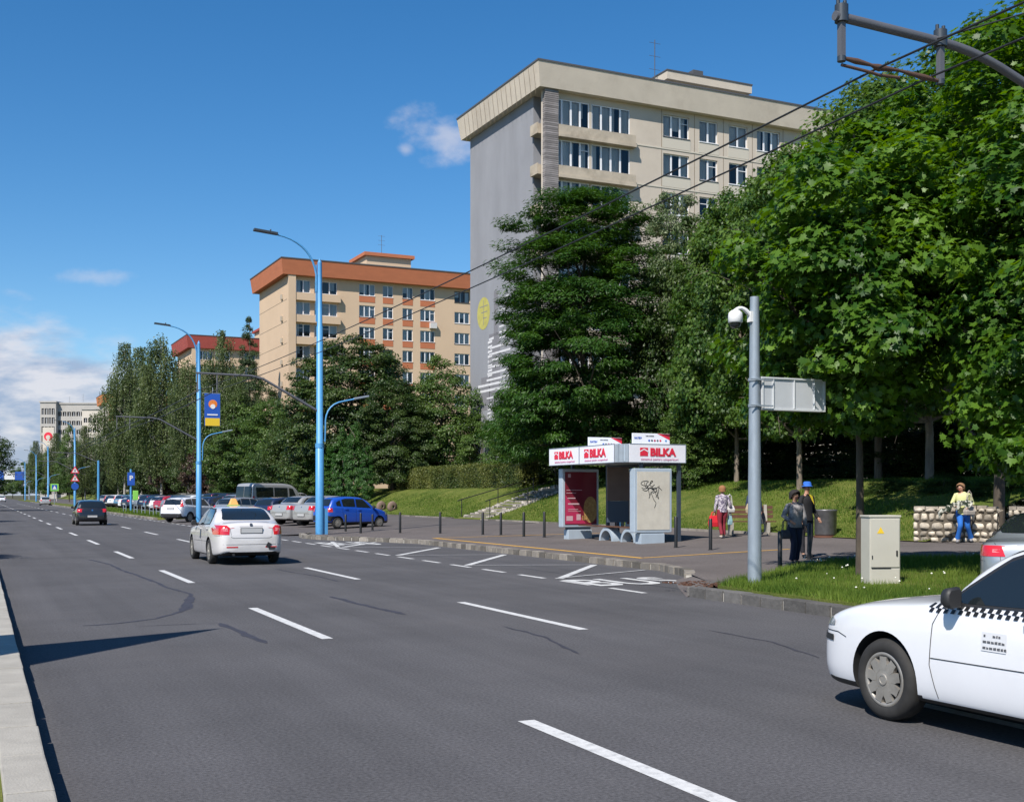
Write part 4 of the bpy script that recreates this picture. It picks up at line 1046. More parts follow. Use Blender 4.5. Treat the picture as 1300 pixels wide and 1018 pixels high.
# rubble stone wall with a gap
stone = mat('rubble_stone', (.44, .39, .32), .95, var=.35, vscale=6, bump=.8, bscale=14, island=.5, dirt=.6, dirtcol=(.24, .19, .13))
mort = mat('rubble_mortar', (.10, .085, .065), .95, var=.3, vscale=5)
def rubble(label, A, B, h, seed, zb_):
    A = Vector((*A, 0)); B = Vector((*B, 0)); L = (B-A).length; ang = math.atan2((B-A).y, (B-A).x)
    o = thing('stone_wall', label, 'wall', (A.x, A.y, zb_), ang)
    r = random.Random(seed); g = MB()
    z = 0
    while z < h-.06:
        rh = r.uniform(.12, .26); rh = min(rh, h-z+.03); x = r.uniform(-.1, 0)
        while x < L:
            w = r.uniform(.13, .36); cx, cz = x+w/2, z+rh/2
            for (yy, sg) in ((0, -1), (.42, 1)):
                if sg == 1 and r.random() < 0: continue
                n = 9; ring = []
                ring2 = []
                ph = r.uniform(0, 6)
                for i in range(n):
                    a = 2*math.pi*i/n; sx_ = abs(math.cos(a))**.6*(1 if math.cos(a) > 0 else -1); sz_ = abs(math.sin(a))**.6*(1 if math.sin(a) > 0 else -1)
                    jj = r.uniform(.74, 1.08)
                    ring.append((min(L, max(0, cx+sx_*w*.48*jj)), yy+sg*.0+(-sg)*.03, cz+sz_*rh*.48*jj)); ring2.append((min(L, max(0, cx+sx_*w*.34*jj)), yy+sg*.04*r.uniform(.6, 1.3), cz+sz_*rh*.34*jj))
                vs = ring+ring2+[(cx+r.uniform(-.03, .03), yy+sg*.055, cz)]
                fs = [(i, (i+1) % n, n+(i+1) % n, n+i) for i in range(n)]+[(n+i, n+(i+1) % n, 2*n) for i in range(n)]
                if sg == 1: fs = [f[::-1] for f in fs]
                g.add(vs, fs, 0, True)
            x += w
        z += rh
    # cap stones
    x = 0
    while x < L:
        w = r.uniform(.2, .42); g.bbox(x+.01, min(L, x+w)-.01, -.03, .45, h-.03+r.uniform(-.02, .01), h+.07+r.uniform(-.02, .02)); x += w
    g.build('stones', stone, o)
    g = MB(); g.bbox(.02, L-.02, .01, .41, -.1, h); g.build('mortar_core', mort, o)
    return o
A = at(1160, 688, .15, 14.3, .03)[:2]; Bp = at(1266, 688, .15, 14.3, .03)[:2]; C1 = at(1281, 688, .15, 14.3, .03)[:2]; D1 = at(1420, 690, .15, 14.3, .03)[:2]
wz = paved(24, 30)
rubble('rubble stone wall behind the woman in blue trousers, left of the gap', A, Bp, .93, 3, wz)
rubble('rubble stone wall at the right edge, beyond the tree in the gap', C1, D1, .93, 4, wz)
# stairs up the bank with whitened edges
stt = thing('stairway', 'rough stone steps climbing the lawn bank between two dark handrails', 'stairs', (24.0, 56.4, 0))
g = MB(); r = random.Random(5); n = 15
for k in range(n):
    x = .1+k*.42; z = lawn_z(24+x+.2, 58)+.05
    g.bbox(x, x+.43, .15, 3.2, z-.5, z+.02)
g.build('steps', M['kerb'], stt)
g = MB()
for k in range(60):
    x = .1+6.3*r.random(); z = lawn_z(24+x, 58)+.04
    for y in (r.uniform(-.1, .25), r.uniform(3.1, 3.45), r.uniform(.2, 3.1) if k % 2 == 0 else r.uniform(3.1, 3.4)):
        s = r.uniform(.12, .3); g.box((x, y, z), (s, s*.7, .16), r.uniform(0, 3))
g.build('edge_stones', mat('edge_stones_white', (.36, .33, .29), .95, var=.3, vscale=5, island=.35), stt, bevel=.02)
def handrail(label, y, x0, x1):
    o = thing('handrail', label, 'handrail', (24.0, y, 0))
    pts = [(x, 0, lawn_z(24+x, y)+.05) for x in np.linspace(x0, x1, 5)]
    g = MB(); a, b = pts[0], pts[-1]; f = lambda x, h: (x, 0, a[2]+(b[2]-a[2])*(x-a[0])/(b[0]-a[0])+h)
    g.tube([f(x0-.25, .93), f(x0, .95), f(x1, .95)], .028, 6); g.build('rail', M['black'], o)
    for x in np.linspace(x0, x1, 4):
        g = MB(); g.tube([(x, 0, lawn_z(24+x, y)-.1), f(x, .95)], .025, 6); g.build('post', M['black'], o)
handrail('dark handrail on the left side of the bank steps', 60.0, .1, 6.6)
handrail('dark handrail on the right side of the bank steps', 56.1, .1, 6.6)
# two tyre-like stone rings on the lawn behind the blue hatchback
for (u, v, lab) in ((498, 643, 'round brown stone ring on the lawn, the right one behind the blue hatchback'), (484, 643, 'round brown stone ring on the lawn, the left one half hidden by the blue hatchback')):
    x, y = 24.6, 0
    k = (u-650)/1500*CT+ST; d = 24.7/k; y = d*(CT-ST*(u-650)/1500)
    o = thing('stone_ring', lab, 'stone ring', (24.7, y, lawn_z(24.7, y)+.3), R(20))
    g = MB(); g.lathe([(.12, -.12), (.33, -.12), (.38, 0), (.33, .12), (.12, .12), (.1, 0), (.12, -.12)], 20, 'Y'); g.build('ring', mat('ring_stone', (.2, .14, .11), .95, var=.2), o)
# boundary loops on the far verge
for i, (y, ) in enumerate(((87.5,), (91.2,), (96,), (101,), (109,))):
    o = thing('verge_rail', ['low grey hoop rail nearest the white crossover car on the verge', 'second low grey hoop rail on the verge beyond the white crossover', 'third low grey hoop rail on the verge', 'low grey hoop rail just before the parking sign post', 'low grey hoop rail beside the parking sign post'][i], 'rail', (11.9, y, .15))
    g = MB(); g.tube([(0, 0, -.1), (0, 0, .72), (0, 2.1, .72), (0, 2.1, -.1)], .035, 6, smooth=False); g.tube([(0, .0, .4), (0, 2.1, .4)], .025, 6); g.build('hoop', M['greypole'], o)
# unseen canopy left of the frame, added to cast the wedge of shade on the road
EL = R(48); SD = Vector((.79, .613, 0))
def shade_src(px_, h):
    x, y, _ = at(*px_); k = h/math.tan(EL); return (x-SD.x*k, y-SD.y*k)
hc = 5.2
cn = thing('gobo', 'unseen pointed canopy on two posts over the median, outside the left edge', 'gobo', (0, 0, 0))
t_ = shade_src((283, 797), hc); u_ = shade_src((28, 820), hc); l_ = shade_src((35, 845), hc)
def ext(a, b, s): return (a[0]+(b[0]-a[0])*s, a[1]+(b[1]-a[1])*s)
e1 = ext(t_, u_, 1.5); e2 = ext(t_, l_, 1.5)
g = MB(); g.prism([t_, e1, e2], hc-.06, hc); g.build('roof', M['lightmetal'], cn, fixn=True)  # slab outline projected back from the wedge of shade
g = MB(); 
for p in (e1, e2): g.tube([(p[0]*.98+t_[0]*.02, p[1]*.98+t_[1]*.02, 0), (p[0]*.98+t_[0]*.02, p[1]*.98+t_[1]*.02, hc-.05)], .05, 8)
g.build('post', M['greypole'], cn)
# ================================================================ CARS
def spl(pts, s):
    """monotone-ish cubic through (x,y) control points"""
    x = np.array([p[0] for p in pts], float); y = np.array([p[1] for p in pts], float)
    d = np.diff(y)/np.diff(x); m = np.zeros(len(x)); m[0] = d[0]; m[-1] = d[-1]
    for i in range(1, len(x)-1): m[i] = 0 if d[i-1]*d[i] <= 0 else 2*d[i-1]*d[i]/(d[i-1]+d[i])
    i = np.clip(np.searchsorted(x, s)-1, 0, len(x)-2); h = x[i+1]-x[i]; t = np.clip((s-x[i])/h, 0, 1)
    return y[i]*(2*t**3-3*t**2+1)+h*m[i]*(t**3-2*t**2+t)+y[i+1]*(-2*t**3+3*t**2)+h*m[i+1]*(t**3-t**2)
def chaikin(P, n=2):
    for _ in range(n):
        Q = [P[0]]
        for a, b in zip(P[:-1], P[1:]):
            Q.append((a[0]*.75+b[0]*.25, a[1]*.75+b[1]*.25)); Q.append((a[0]*.25+b[0]*.75, a[1]*.25+b[1]*.75))
        Q.append(P[-1]); P = Q
    return P
class Car: pass
def hullsec(c, s):
    top, belt, w, bot = (float(spl(k, s)) for k in (c['top'], c['belt'], c['w'], c['bot']))
    top = max(top, belt+.004); h = top-belt
    cab = smooth(.10, .28, h); tum = c.get('tumble', .30)
    P = [(0, bot), (w*.80, bot), (w*.95, bot+.02), (w*.985, bot+.10), (w, bot+.32*(belt-bot)), (w*1.0, bot+.62*(belt-bot)), (w*.985, belt-.10), (w*.965, belt-.02)]
    ins = c.get('inset', .93); wr = w*ins-tum*h
    up_h = [(w*.90, belt+.25*h), (w*.72, belt+.62*h), (w*.45, belt+.9*h), (w*.2, top), (0, top)]
    up_c = [(w*ins-.01*tum, belt+.03), (w*ins-tum*(h*.55), belt+h*.55), (wr+.0, top-.085), (wr-.10, top-.022), (0, top)]
    P += [(a[0]*(1-cab)+b[0]*cab, a[1]*(1-cab)+b[1]*cab) for a, b in zip(up_h, up_c)]
    return chaikin(P, 2)
def clip_grid(poly, step):
    bm = bmesh.new(); vs = [bm.verts.new((p[0], p[1], 0)) for p in poly]; bm.faces.new(vs)
    xs = [p[0] for p in poly]; ys = [p[1] for p in poly]
    for ax, lo, hi in ((0, min(xs), max(xs)), (1, min(ys), max(ys))):
        t = lo+step
        while t < hi:
            co = [0, 0, 0]; no = [0, 0, 0]; co[ax] = t; no[ax] = 1
            bmesh.ops.bisect_plane(bm, geom=bm.verts[:]+bm.edges[:]+bm.faces[:], plane_co=co, plane_no=no); t += step
    bmesh.ops.triangulate(bm, faces=[f for f in bm.faces if len(f.verts) > 4])
    bm.verts.index_update(); V = [tuple(v.co)[:2] for v in bm.verts]; Fs = [[v.index for v in f.verts] for f in bm.faces]; bm.free()
    return V, Fs
def decal(c, name, polys, view, m, parent, off=.004, step=.07, mirror=False, side=0):
    if mirror:
        decal(c, name, polys, view, m, parent, off, step, False, 1); return decal(c, name, polys, view, m, parent, off, step, False, -1)
    """lay 2-D outlines onto the body; view 'L' (x<0 side): (y,z), 'F'/'B': (x,z), 'T': (x,y)"""
    g = MB(); bvh = c.bvh
    for poly in polys:
        V, Fs = clip_grid(poly, step)
        for mx in (side or 1,):
            out = []; ok = True; nn = []
            for a, b in V:
                if view == 'L': o, d = Vector((-3, a, b)), Vector((1, 0, 0))
                elif view == 'F': o, d = Vector((a, 4, b)), Vector((0, -1, 0))
                elif view == 'B': o, d = Vector((a, -4, b)), Vector((0, 1, 0))
                else: o, d = Vector((a, b, 4)), Vector((0, 0, -1))
                if view != 'L' and mx < 0: o.x = -o.x
                h, n, _, _ = bvh.ray_cast(o, d)
                if h is None: out.append(None); nn.append(None); continue
                if n.dot(d) > 0: n = -n
                h = h+n*off-d*.002
                if view == 'L' and mx < 0: h = Vector((-h.x, h.y, h.z))
                out.append(h); nn.append(n)
            Fk = [f for f in Fs if all(out[i] is not None for i in f)]
            if not Fk: continue
            use = sorted({i for f in Fk for i in f}); mp_ = {i: k for k, i in enumerate(use)}; out = [out[i] for i in use]; nn = [nn[i] for i in use]
            Fk = [[mp_[i] for i in f] for f in Fk]
            fl = [f[::-1] for f in Fk] if mx < 0 else Fk
            # orient outward
            a, b, cc = (out[i] for i in fl[0][:3]); fn = (b-a).cross(cc-a); ref = nn[fl[0][0]].copy()
            if view == 'L' and mx < 0: ref.x = -ref.x
            if fn.dot(ref) < 0: fl = [f[::-1] for f in fl]
            g.add(out, fl, 0, True)
    if not g.v: return None
    return g.build(name, m, parent)
def line(pts, w):
    """thin ribbon polygons along a polyline"""
    out = []
    for p, q in zip(pts[:-1], pts[1:]):
        p, q = Vector(p), Vector(q); d = (q-p).normalized(); n = Vector((-d.y, d.x))*w/2
        out.append([tuple(p-n), tuple(q-n), tuple(q+n), tuple(p+n)])
    return out
def wheel_mesh(r, wd, style='cap'):
    """wheel on the x<0 side, outside face at -x"""
    t = MB(); ri = r*.66
    t.lathe([(ri, -wd/2+.012), (ri+.012, -wd/2), (r*.86, -wd/2-.004), (r*.96, -wd/2+.018), (r, -wd/2+.05), (r, wd/2-.05), (r*.96, wd/2-.015), (ri, wd/2)], 48, 'X')
    for k in range(4): pass
    tyre = bpy.data.meshes.new('tyre'); g = t
    hb = MB(); n = 9
    back = MB(); back.lathe([(ri+.003, -wd/2+.055), (0, -wd/2+.05)], 36, 'X')
    # rim lip
    hb.lathe([(ri+.005, -wd/2+.012), (ri-.002, -wd/2+.004), (ri*.87, -wd/2+.006), (ri*.86, -wd/2+.03)], 48, 'X')
    hb.lathe([(ri*.42, -wd/2+.03), (ri*.41, -wd/2+.002), (ri*.22, -wd/2-.001)], 36, 'X', smooth=False); hb.lathe([(ri*.22, -wd/2-.001), (ri*.205, -wd/2-.008), (ri*.15, -wd/2-.009), (ri*.14, -wd/2-.005), (0, -wd/2-.005)], 36, 'X', smooth=False)
    xo = -wd/2+.002
    for k in range(n):
        a0 = 2*math.pi*k/n; hw = math.pi/n
        pts = [(ri*.38, -hw*.99), (ri*.6, -hw*.97), (ri*.72, -hw*.66), (ri*.87, -hw*.56), (ri*.87, hw*.56), (ri*.72, hw*.66), (ri*.6, hw*.97), (ri*.38, hw*.99)]
        vs = [(xo-.004*(1-rr/ri), rr*math.cos(a0+aa), rr*math.sin(a0+aa)) for rr, aa in pts]+[(xo+.035, rr*math.cos(a0+aa), rr*math.sin(a0+aa)) for rr, aa in pts]
        hb.add(vs, [(7, 6, 1, 0), (6, 5, 2, 1), (5, 4, 3, 2)]+[(i, i+1, i+9, i+8) for i in (0, 1, 2, 4, 5, 6)])
    return t, back, hb
def make_car(name, label, c, paint, loc=(0, 0, 0), rz=0, group=None, hero=False):
    """local +Y forward; s runs from the nose; y = L/2 - s"""
    L = c['L']; root = thing(name, label, c.get('cat', 'car'), loc, rz, group)
    S = sorted(set([0, .012, .03, .055, .09, .14, .2]+list(np.arange(.28, L-.25, .075 if hero else .10))+[L-.2, L-.14, L-.09, L-.055, L-.03, L-.012, L]))
    g = MB(); rings = []
    for s in S:
        half = hullsec(c, s); ring = [(x, L/2-s, z) for x, z in half]+[(-x, L/2-s, z) for x, z in half[-2:0:-1]]
        rings.append(ring)
    n = len(rings[0]); vs = [p for r_ in rings for p in r_]
    fs = [(i*n+j, i*n+(j+1) % n, (i+1)*n+(j+1) % n, (i+1)*n+j) for i in range(len(S)-1) for j in range(n)]
    g.add(vs, fs, 0, True)
    # rounded end caps (toward the section's middle)
    for e, yy, rev in ((0, L/2, 1), (len(S)-1, -L/2, 0)):
        rg = rings[e]; zc_ = (min(p[2] for p in rg)+max(p[2] for p in rg))/2; sg = 1 if rev else -1
        r1 = [(p[0]*.9, yy+sg*.008, zc_+(p[2]-zc_)*.9) for p in rg]; ce = (0, yy+sg*.012, zc_)
        o_ = len(rg); fs = [(i, (i+1) % n, n+(i+1) % n, n+i) for i in range(n)]+[(n+i, n+(i+1) % n, 2*n) for i in range(n)]
        g.add(rg+r1+[ce], fs, 0, True)
    body = g.build('body', paint, root, fixn=True)
    body.data.materials.append(M['dark']); body.data.materials.append(M['trim'])
    r = c['r']; ax = [(L/2-c['fo'], r), (L/2-c['fo']-c['wb'], r)]; ra = r*1.145
    # cut the wheel wells
    cuts = []
    for (yw, zw) in ax:
        for sx in (-1, 1):
            q = MB(); x1 = sx*(c['hw']-.26); x2 = sx*(c['hw']+.2)
            q.lathe([(0, min(x1, x2)), (ra, min(x1, x2)), (ra, max(x1, x2)), (0, max(x1, x2))], 44, 'X', (0, yw, zw+.012)); co = q.build('cut', M['dark'], None, fixn=True); co.parent = root; cuts.append(co)
            md = body.modifiers.new('b', 'BOOLEAN'); md.object = co; md.operation = 'DIFFERENCE'; md.solver = 'EXACT'
    bpy.context.view_layer.update(); bake(body)
    for co in cuts: bpy.data.objects.remove(co)
    me = body.data
    while len(me.materials) < 3: me.materials.append(M['trim'])
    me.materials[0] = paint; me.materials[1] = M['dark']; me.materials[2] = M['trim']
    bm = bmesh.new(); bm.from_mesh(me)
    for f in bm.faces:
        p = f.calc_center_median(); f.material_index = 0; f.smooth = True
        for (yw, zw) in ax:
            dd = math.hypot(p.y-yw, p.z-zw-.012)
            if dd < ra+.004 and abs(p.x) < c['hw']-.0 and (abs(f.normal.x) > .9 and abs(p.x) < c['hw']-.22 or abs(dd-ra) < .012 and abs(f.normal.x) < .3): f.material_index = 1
        if p.z < c.get('trimz', .0) and abs(f.normal.z) < .95 and f.material_index == 0: f.material_index = 2
        if f.normal.z < -.8 and p.z < .4 and f.material_index == 0: f.material_index = 2
    # crease where the arch cut meets the skin
    for e in bm.edges:
        if len(e.link_faces) == 2 and e.calc_face_angle(0) > .7: e.smooth = False
    c_ = Car(); c_.bvh = BVHTree.FromBMesh(bm); bm.to_mesh(me); bm.free()
    W = lambda s: L/2-s
    # glass
    for nm, key, view, mir in (('windshield', 'ws', 'F', False), ('rear_window', 'rw', 'B', False)):
        if key in c: decal(c_, nm, [c[key]], view, M['cglass'], root, .008, .05)
    if 'sw' in c:
        for poly in c['sw']:
            for mir in (0, 1):
                o = decal(c_, 'side_window', [[(W(s), z) for s, z in poly]], 'L', M['cglass'], root, .008, .05)
                if mir and o: o.data.transform(Matrix.Diagonal((-1, 1, 1, 1))); o.data.flip_normals()
    if 'swb' in c: decal(c_, 'window_surround', [[(W(s), z) for s, z in p] for p in c['swb']], 'L', M['trim'], root, .005, .035, mirror=True)
    for lst, nm, m in (('hl', 'headlight', 'lens'), ):
        for poly in c.get(lst, []):
            for mx in (1, -1):
                o = decal(c_, nm, [[(mx*x, z) for x, z in poly]], 'F', M[m], root, .005, .05)
    for poly, side, m in c.get('lamps_side', []):
        for mx in (0, 1):
            o = decal(c_, 'taillight' if m == 'redlens' else 'headlight', [[(W(s), z) for s, z in poly]], 'L', M[m], root, .006, .04)
            if mx and o: o.data.transform(Matrix.Diagonal((-1, 1, 1, 1))); o.data.flip_normals()
    for poly, m in c.get('tl', []):
        for mx in (1, -1):
            decal(c_, 'taillight', [[(mx*x, z) for x, z in poly]], 'B', M[m], root, .005, .04)
    for nm, poly, view, m, off in c.get('extra', []):
        pl = [poly] if isinstance(poly[0][0], (int, float)) else poly
        if view == 'L': pl = [[(W(s), z) for s, z in p] for p in pl]
        decal(c_, nm, pl, view, M[m], root, off, mirror=(view == 'L'))
    seams = []
    for ln in c.get('seams', []): seams += line([(W(s), z) for s, z in ln], .007)
    if seams: decal(c_, 'door_seams', seams, 'L', M['trim'], root, .0015, .08, mirror=True)
    seams = []
    for ln in c.get('bseams', []): seams += line(ln, .008)
    if seams: decal(c_, 'boot_seams', seams, 'B', M['trim'], root, .0015, .08)
    for (s, z) in c.get('handles', []):
        for mx in (-1, 1):
            h, nn, _, _ = c_.bvh.ray_cast(Vector((-3, W(s), z)), Vector((1, 0, 0)))
            if h:
                g = MB(); g.tube([(mx*abs(h.x)-mx*.0, h.y+.09, z), (mx*(abs(h.x)+.03), h.y+.07, z), (mx*(abs(h.x)+.03), h.y-.07, z), (mx*abs(h.x), h.y-.09, z)], .012, 6); g.build('door_handle', paint, root)
    # wheels
    for i, (yw, zw) in enumerate(ax):
        for sx in (-1, 1):
            t, back, hb = wheel_mesh(r, .195 if r > .29 else .16)
            wx = c['hw']-.195/2-.012
            if sx > 0:
                for q in (t, back, hb): q.xform(Matrix.Rotation(math.pi, 4, 'Z'))
            for q in (t, back, hb): q.xform(Matrix.Translation((sx*wx, yw, zw)) @ Matrix.Rotation(.3*i+.15, 4, 'X'))
            wo = t.build('wheel', M['rubber'], root)
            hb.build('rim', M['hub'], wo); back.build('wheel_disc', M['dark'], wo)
    # mirrors
    ms, mz = c['mir']
    for sx in (-1, 1):
        h, nn, _, _ = c_.bvh.ray_cast(Vector((-3, W(ms), mz)), Vector((1, 0, 0)))
        if h:
            xx = abs(h.x); g = MB()
            prf_ = [(-.10, -.055), (-.085, -.078), (.06, -.082), (.10, -.05), (.095, .035), (.06, .075), (-.07, .085), (-.10, .05)]
            nn_ = len(prf_); lay = [(-.055, .80), (-.04, 1.0), (.0, 1.02), (.05, .8), (.085, .4)]
            prf_ = [(a*.72, b*.9) for a, b in prf_]; lay = [(p*.8, q) for p, q in lay]
            g.add([(a*q, yy2, b*q) for yy2, q in lay for a, b in prf_], [(i*nn_+j, i*nn_+(j+1) % nn_, (i+1)*nn_+(j+1) % nn_, (i+1)*nn_+j) for i in range(4) for j in range(nn_)], 0, True)
            for ii, sc_ in ((0, 1), (4, -1)): yy2, q = lay[ii]; g.add([(a*q, yy2, b*q) for a, b in prf_], [list(range(nn_))[::sc_]])
            g.xform(Matrix.Translation((sx*(xx+.12), W(ms)+.02, mz+.06)) @ Matrix.Diagonal((sx, 1, 1, 1))); g.tube([(sx*(xx-.03), W(ms)+.03, mz-.02), (sx*(xx+.07), W(ms)+.02, mz+.02)], [.025, .03], 8)
            g.build('mirror', c.get('mirmat', M['trim']), root)
    # number plates
    pz, pyo = c.get('plate', (.8, 0))
    h, nn, _, _ = c_.bvh.ray_cast(Vector((0, -4, pz)), Vector((0, 1, 0)))
    g = MB(); g.bbox(-.275, .275, h.y-.022, h.y-.004, pz-.07, pz+.07); po = g.build('number_plate', M['platedk'], root)
    g = MB(); g.bbox(-.26, .26, h.y-.026, h.y-.0225, pz-.055, pz+.055); g.build('plate_face', M['plate'], po)
    root['_h'] = 1; del root['_h']
    return root, c_
def pz_(poly): return poly
OCT = dict(L=4.57, hw=.885, r=.318, fo=.93, wb=2.58, tumble=.34,
 top=[(0, .63), (.03, .71), (.12, .79), (.5, .90), (.9, .955), (1.28, .99), (1.42, 1.04), (1.95, 1.37), (2.3, 1.45), (2.7, 1.465), (3.2, 1.435), (3.55, 1.36), (4.05, 1.135), (4.18, 1.09), (4.42, 1.06), (4.50, 1.02), (4.545, .90), (4.57, .78)],
 belt=[(0, .58), (.06, .66), (.2, .745), (.6, .85), (1.0, .885), (1.35, .915), (2.2, .94), (3.2, .975), (4.0, .995), (4.4, .985), (4.5, .94), (4.57, .74)],
 w=[(0, .56), (.03, .65), (.09, .735), (.2, .80), (.4, .845), (.75, .875), (1.3, .882), (2.4, .885), (3.4, .882), (3.9, .86), (4.25, .82), (4.42, .775), (4.52, .71), (4.57, .63)],
 bot=[(0, .30), (.05, .22), (.3, .18), (2, .19), (3.8, .2), (4.35, .25), (4.57, .33)],
 trimz=.245, mir=(1.72, .955), mirmat=M['trim'], plate=(.86, 0),
 ws=[(-.60, 1.04), (.60, 1.04), (.63, 1.12), (.54, 1.36), (.45, 1.395), (-.45, 1.395), (-.54, 1.36), (-.63, 1.12)],
 rw=[(-.58, 1.115), (.58, 1.115), (.612, 1.14), (.545, 1.36), (.49, 1.395), (-.49, 1.395), (-.545, 1.36), (-.612, 1.14)],
 sw=[[(1.56, .965), (2.52, .985), (2.52, 1.375), (2.32, 1.385), (2.02, 1.28)], [(2.59, .985), (3.42, 1.01), (3.50, 1.18), (3.38, 1.30), (3.15, 1.365), (2.59, 1.38)]],
 swb=[[(1.50, .948), (2.55, .965), (3.46, .99), (3.56, 1.20), (3.42, 1.33), (3.16, 1.395), (2.55, 1.405), (2.30, 1.405), (2.0, 1.305)]],
 hl=[[(.40, .66), (.58, .65), (.72, .70), (.70, .77), (.45, .72)]],
 lamps_side=[([(.10, .665), (.30, .68), (.30, .72), (.16, .76), (.09, .73)], 0, 'lens'), ([(4.22, .77), (4.53, .76), (4.53, .93), (4.40, .985), (4.22, .99), (4.20, .93)], 0, 'redlens')],
 tl=[([(.55, .76), (.85, .76), (.85, .995), (.60, .99), (.53, .93)], 'redlens'), ([(.58, .85), (.72, .85), (.72, .91), (.60, .93)], 'pinklens')],
 extra=[('grille', [(-.42, .56), (.42, .56), (.45, .68), (-.45, .68)], 'F', 'trim', .004), ('side_strip', [(.07, .555), (.30, .55), (.30, .60), (.07, .605)], 'L', 'trim', .006),
   ('badge', [(.04*math.cos(a), 1.0+.04*math.sin(a)) for a in np.linspace(0, 2*math.pi, 13)[:-1]], 'B', 'darkmetal', .006), ('fog_strip', [[(.34, .44), (.62, .44), (.62, .47), (.34, .47)], [(-.62, .44), (-.34, .44), (-.34, .47), (-.62, .47)]], 'B', 'redlens', .004)],
 seams=[[(1.52, .93), (1.45, .80), (1.43, .5), (1.5, .26)], [(2.56, 1.40), (2.56, .30)], [(3.46, .99), (3.50, .80), (3.34, .62), (3.2, .50), (3.16, .28)], [(.14, .63), (.36, .63), (.48, .60)], [(1.44, .55), (3.22, .57)], [(4.1, .74), (4.5, .73)]],
 bseams=[[(-.60, .99), (-.52, .90), (-.50, .70), (-.44, .68), (.44, .68), (.50, .70), (.52, .90), (.60, .99)], [(-.7, .52), (.7, .52)], [(-.29, .96), (.29, .96)]],
 handles=[(2.38, .87), (3.3, .89)])
LOG = dict(L=4.25, hw=.87, r=.305, fo=.82, wb=2.63, tumble=.27,
 top=[(0, .60), (.04, .70), (.2, .84), (.6, .93), (1.1, 1.01), (1.25, 1.06), (1.75, 1.40), (2.1, 1.50), (2.6, 1.53), (3.1, 1.48), (3.55, 1.20), (3.68, 1.12), (4.1, 1.08), (4.2, 1.03), (4.25, .85)],
 belt=[(0, .56), (.1, .68), (.5, .84), (1.1, .93), (2.2, .97), (3.2, 1.0), (3.9, 1.02), (4.15, 1.0), (4.25, .8)],
 w=[(0, .55), (.05, .70), (.2, .80), (.6, .86), (1.5, .87), (3.2, .87), (3.8, .84), (4.1, .80), (4.2, .75), (4.25, .68)],
 bot=[(0, .30), (.2, .2), (2, .2), (3.8, .22), (4.25, .33)], trimz=.27, mir=(1.35, 1.0), plate=(.56, 0),
 ws=[(-.60, 1.08), (.60, 1.08), (.53, 1.44), (-.53, 1.44)], rw=[(-.60, 1.17), (.60, 1.17), (.54, 1.44), (-.54, 1.44)],
 sw=[[(1.5, 1.0), (2.3, 1.02), (2.3, 1.42), (1.9, 1.40)], [(2.37, 1.02), (3.15, 1.04), (3.25, 1.2), (2.95, 1.40), (2.37, 1.43)]],
 hl=[[(.45, .64), (.76, .66), (.74, .80), (.5, .78)]],
 lamps_side=[([(4.02, .80), (4.22, .80), (4.2, .99), (4.02, 1.02)], 0, 'redlens')],
 tl=[([(.56, .80), (.80, .80), (.80, 1.0), (.58, 1.0)], 'redlens')],
 extra=[('grille', [(-.35, .60), (.35, .60), (.38, .72), (-.38, .72)], 'F', 'trim', .004), ('badge', [(-.05, .93), (.05, .93), (.0, 1.0)], 'B', 'chrome', .006)],
 seams=[[(1.4, .95), (1.36, .3)], [(2.33, 1.42), (2.33, .3)], [(3.2, 1.03), (3.1, .6), (2.95, .3)]],
 bseams=[[(-.56, 1.02), (-.54, .68), (.54, .68), (.56, 1.02)], [(-.75, .62), (.75, .62)]], handles=[(2.15, .9), (2.95, .92)])
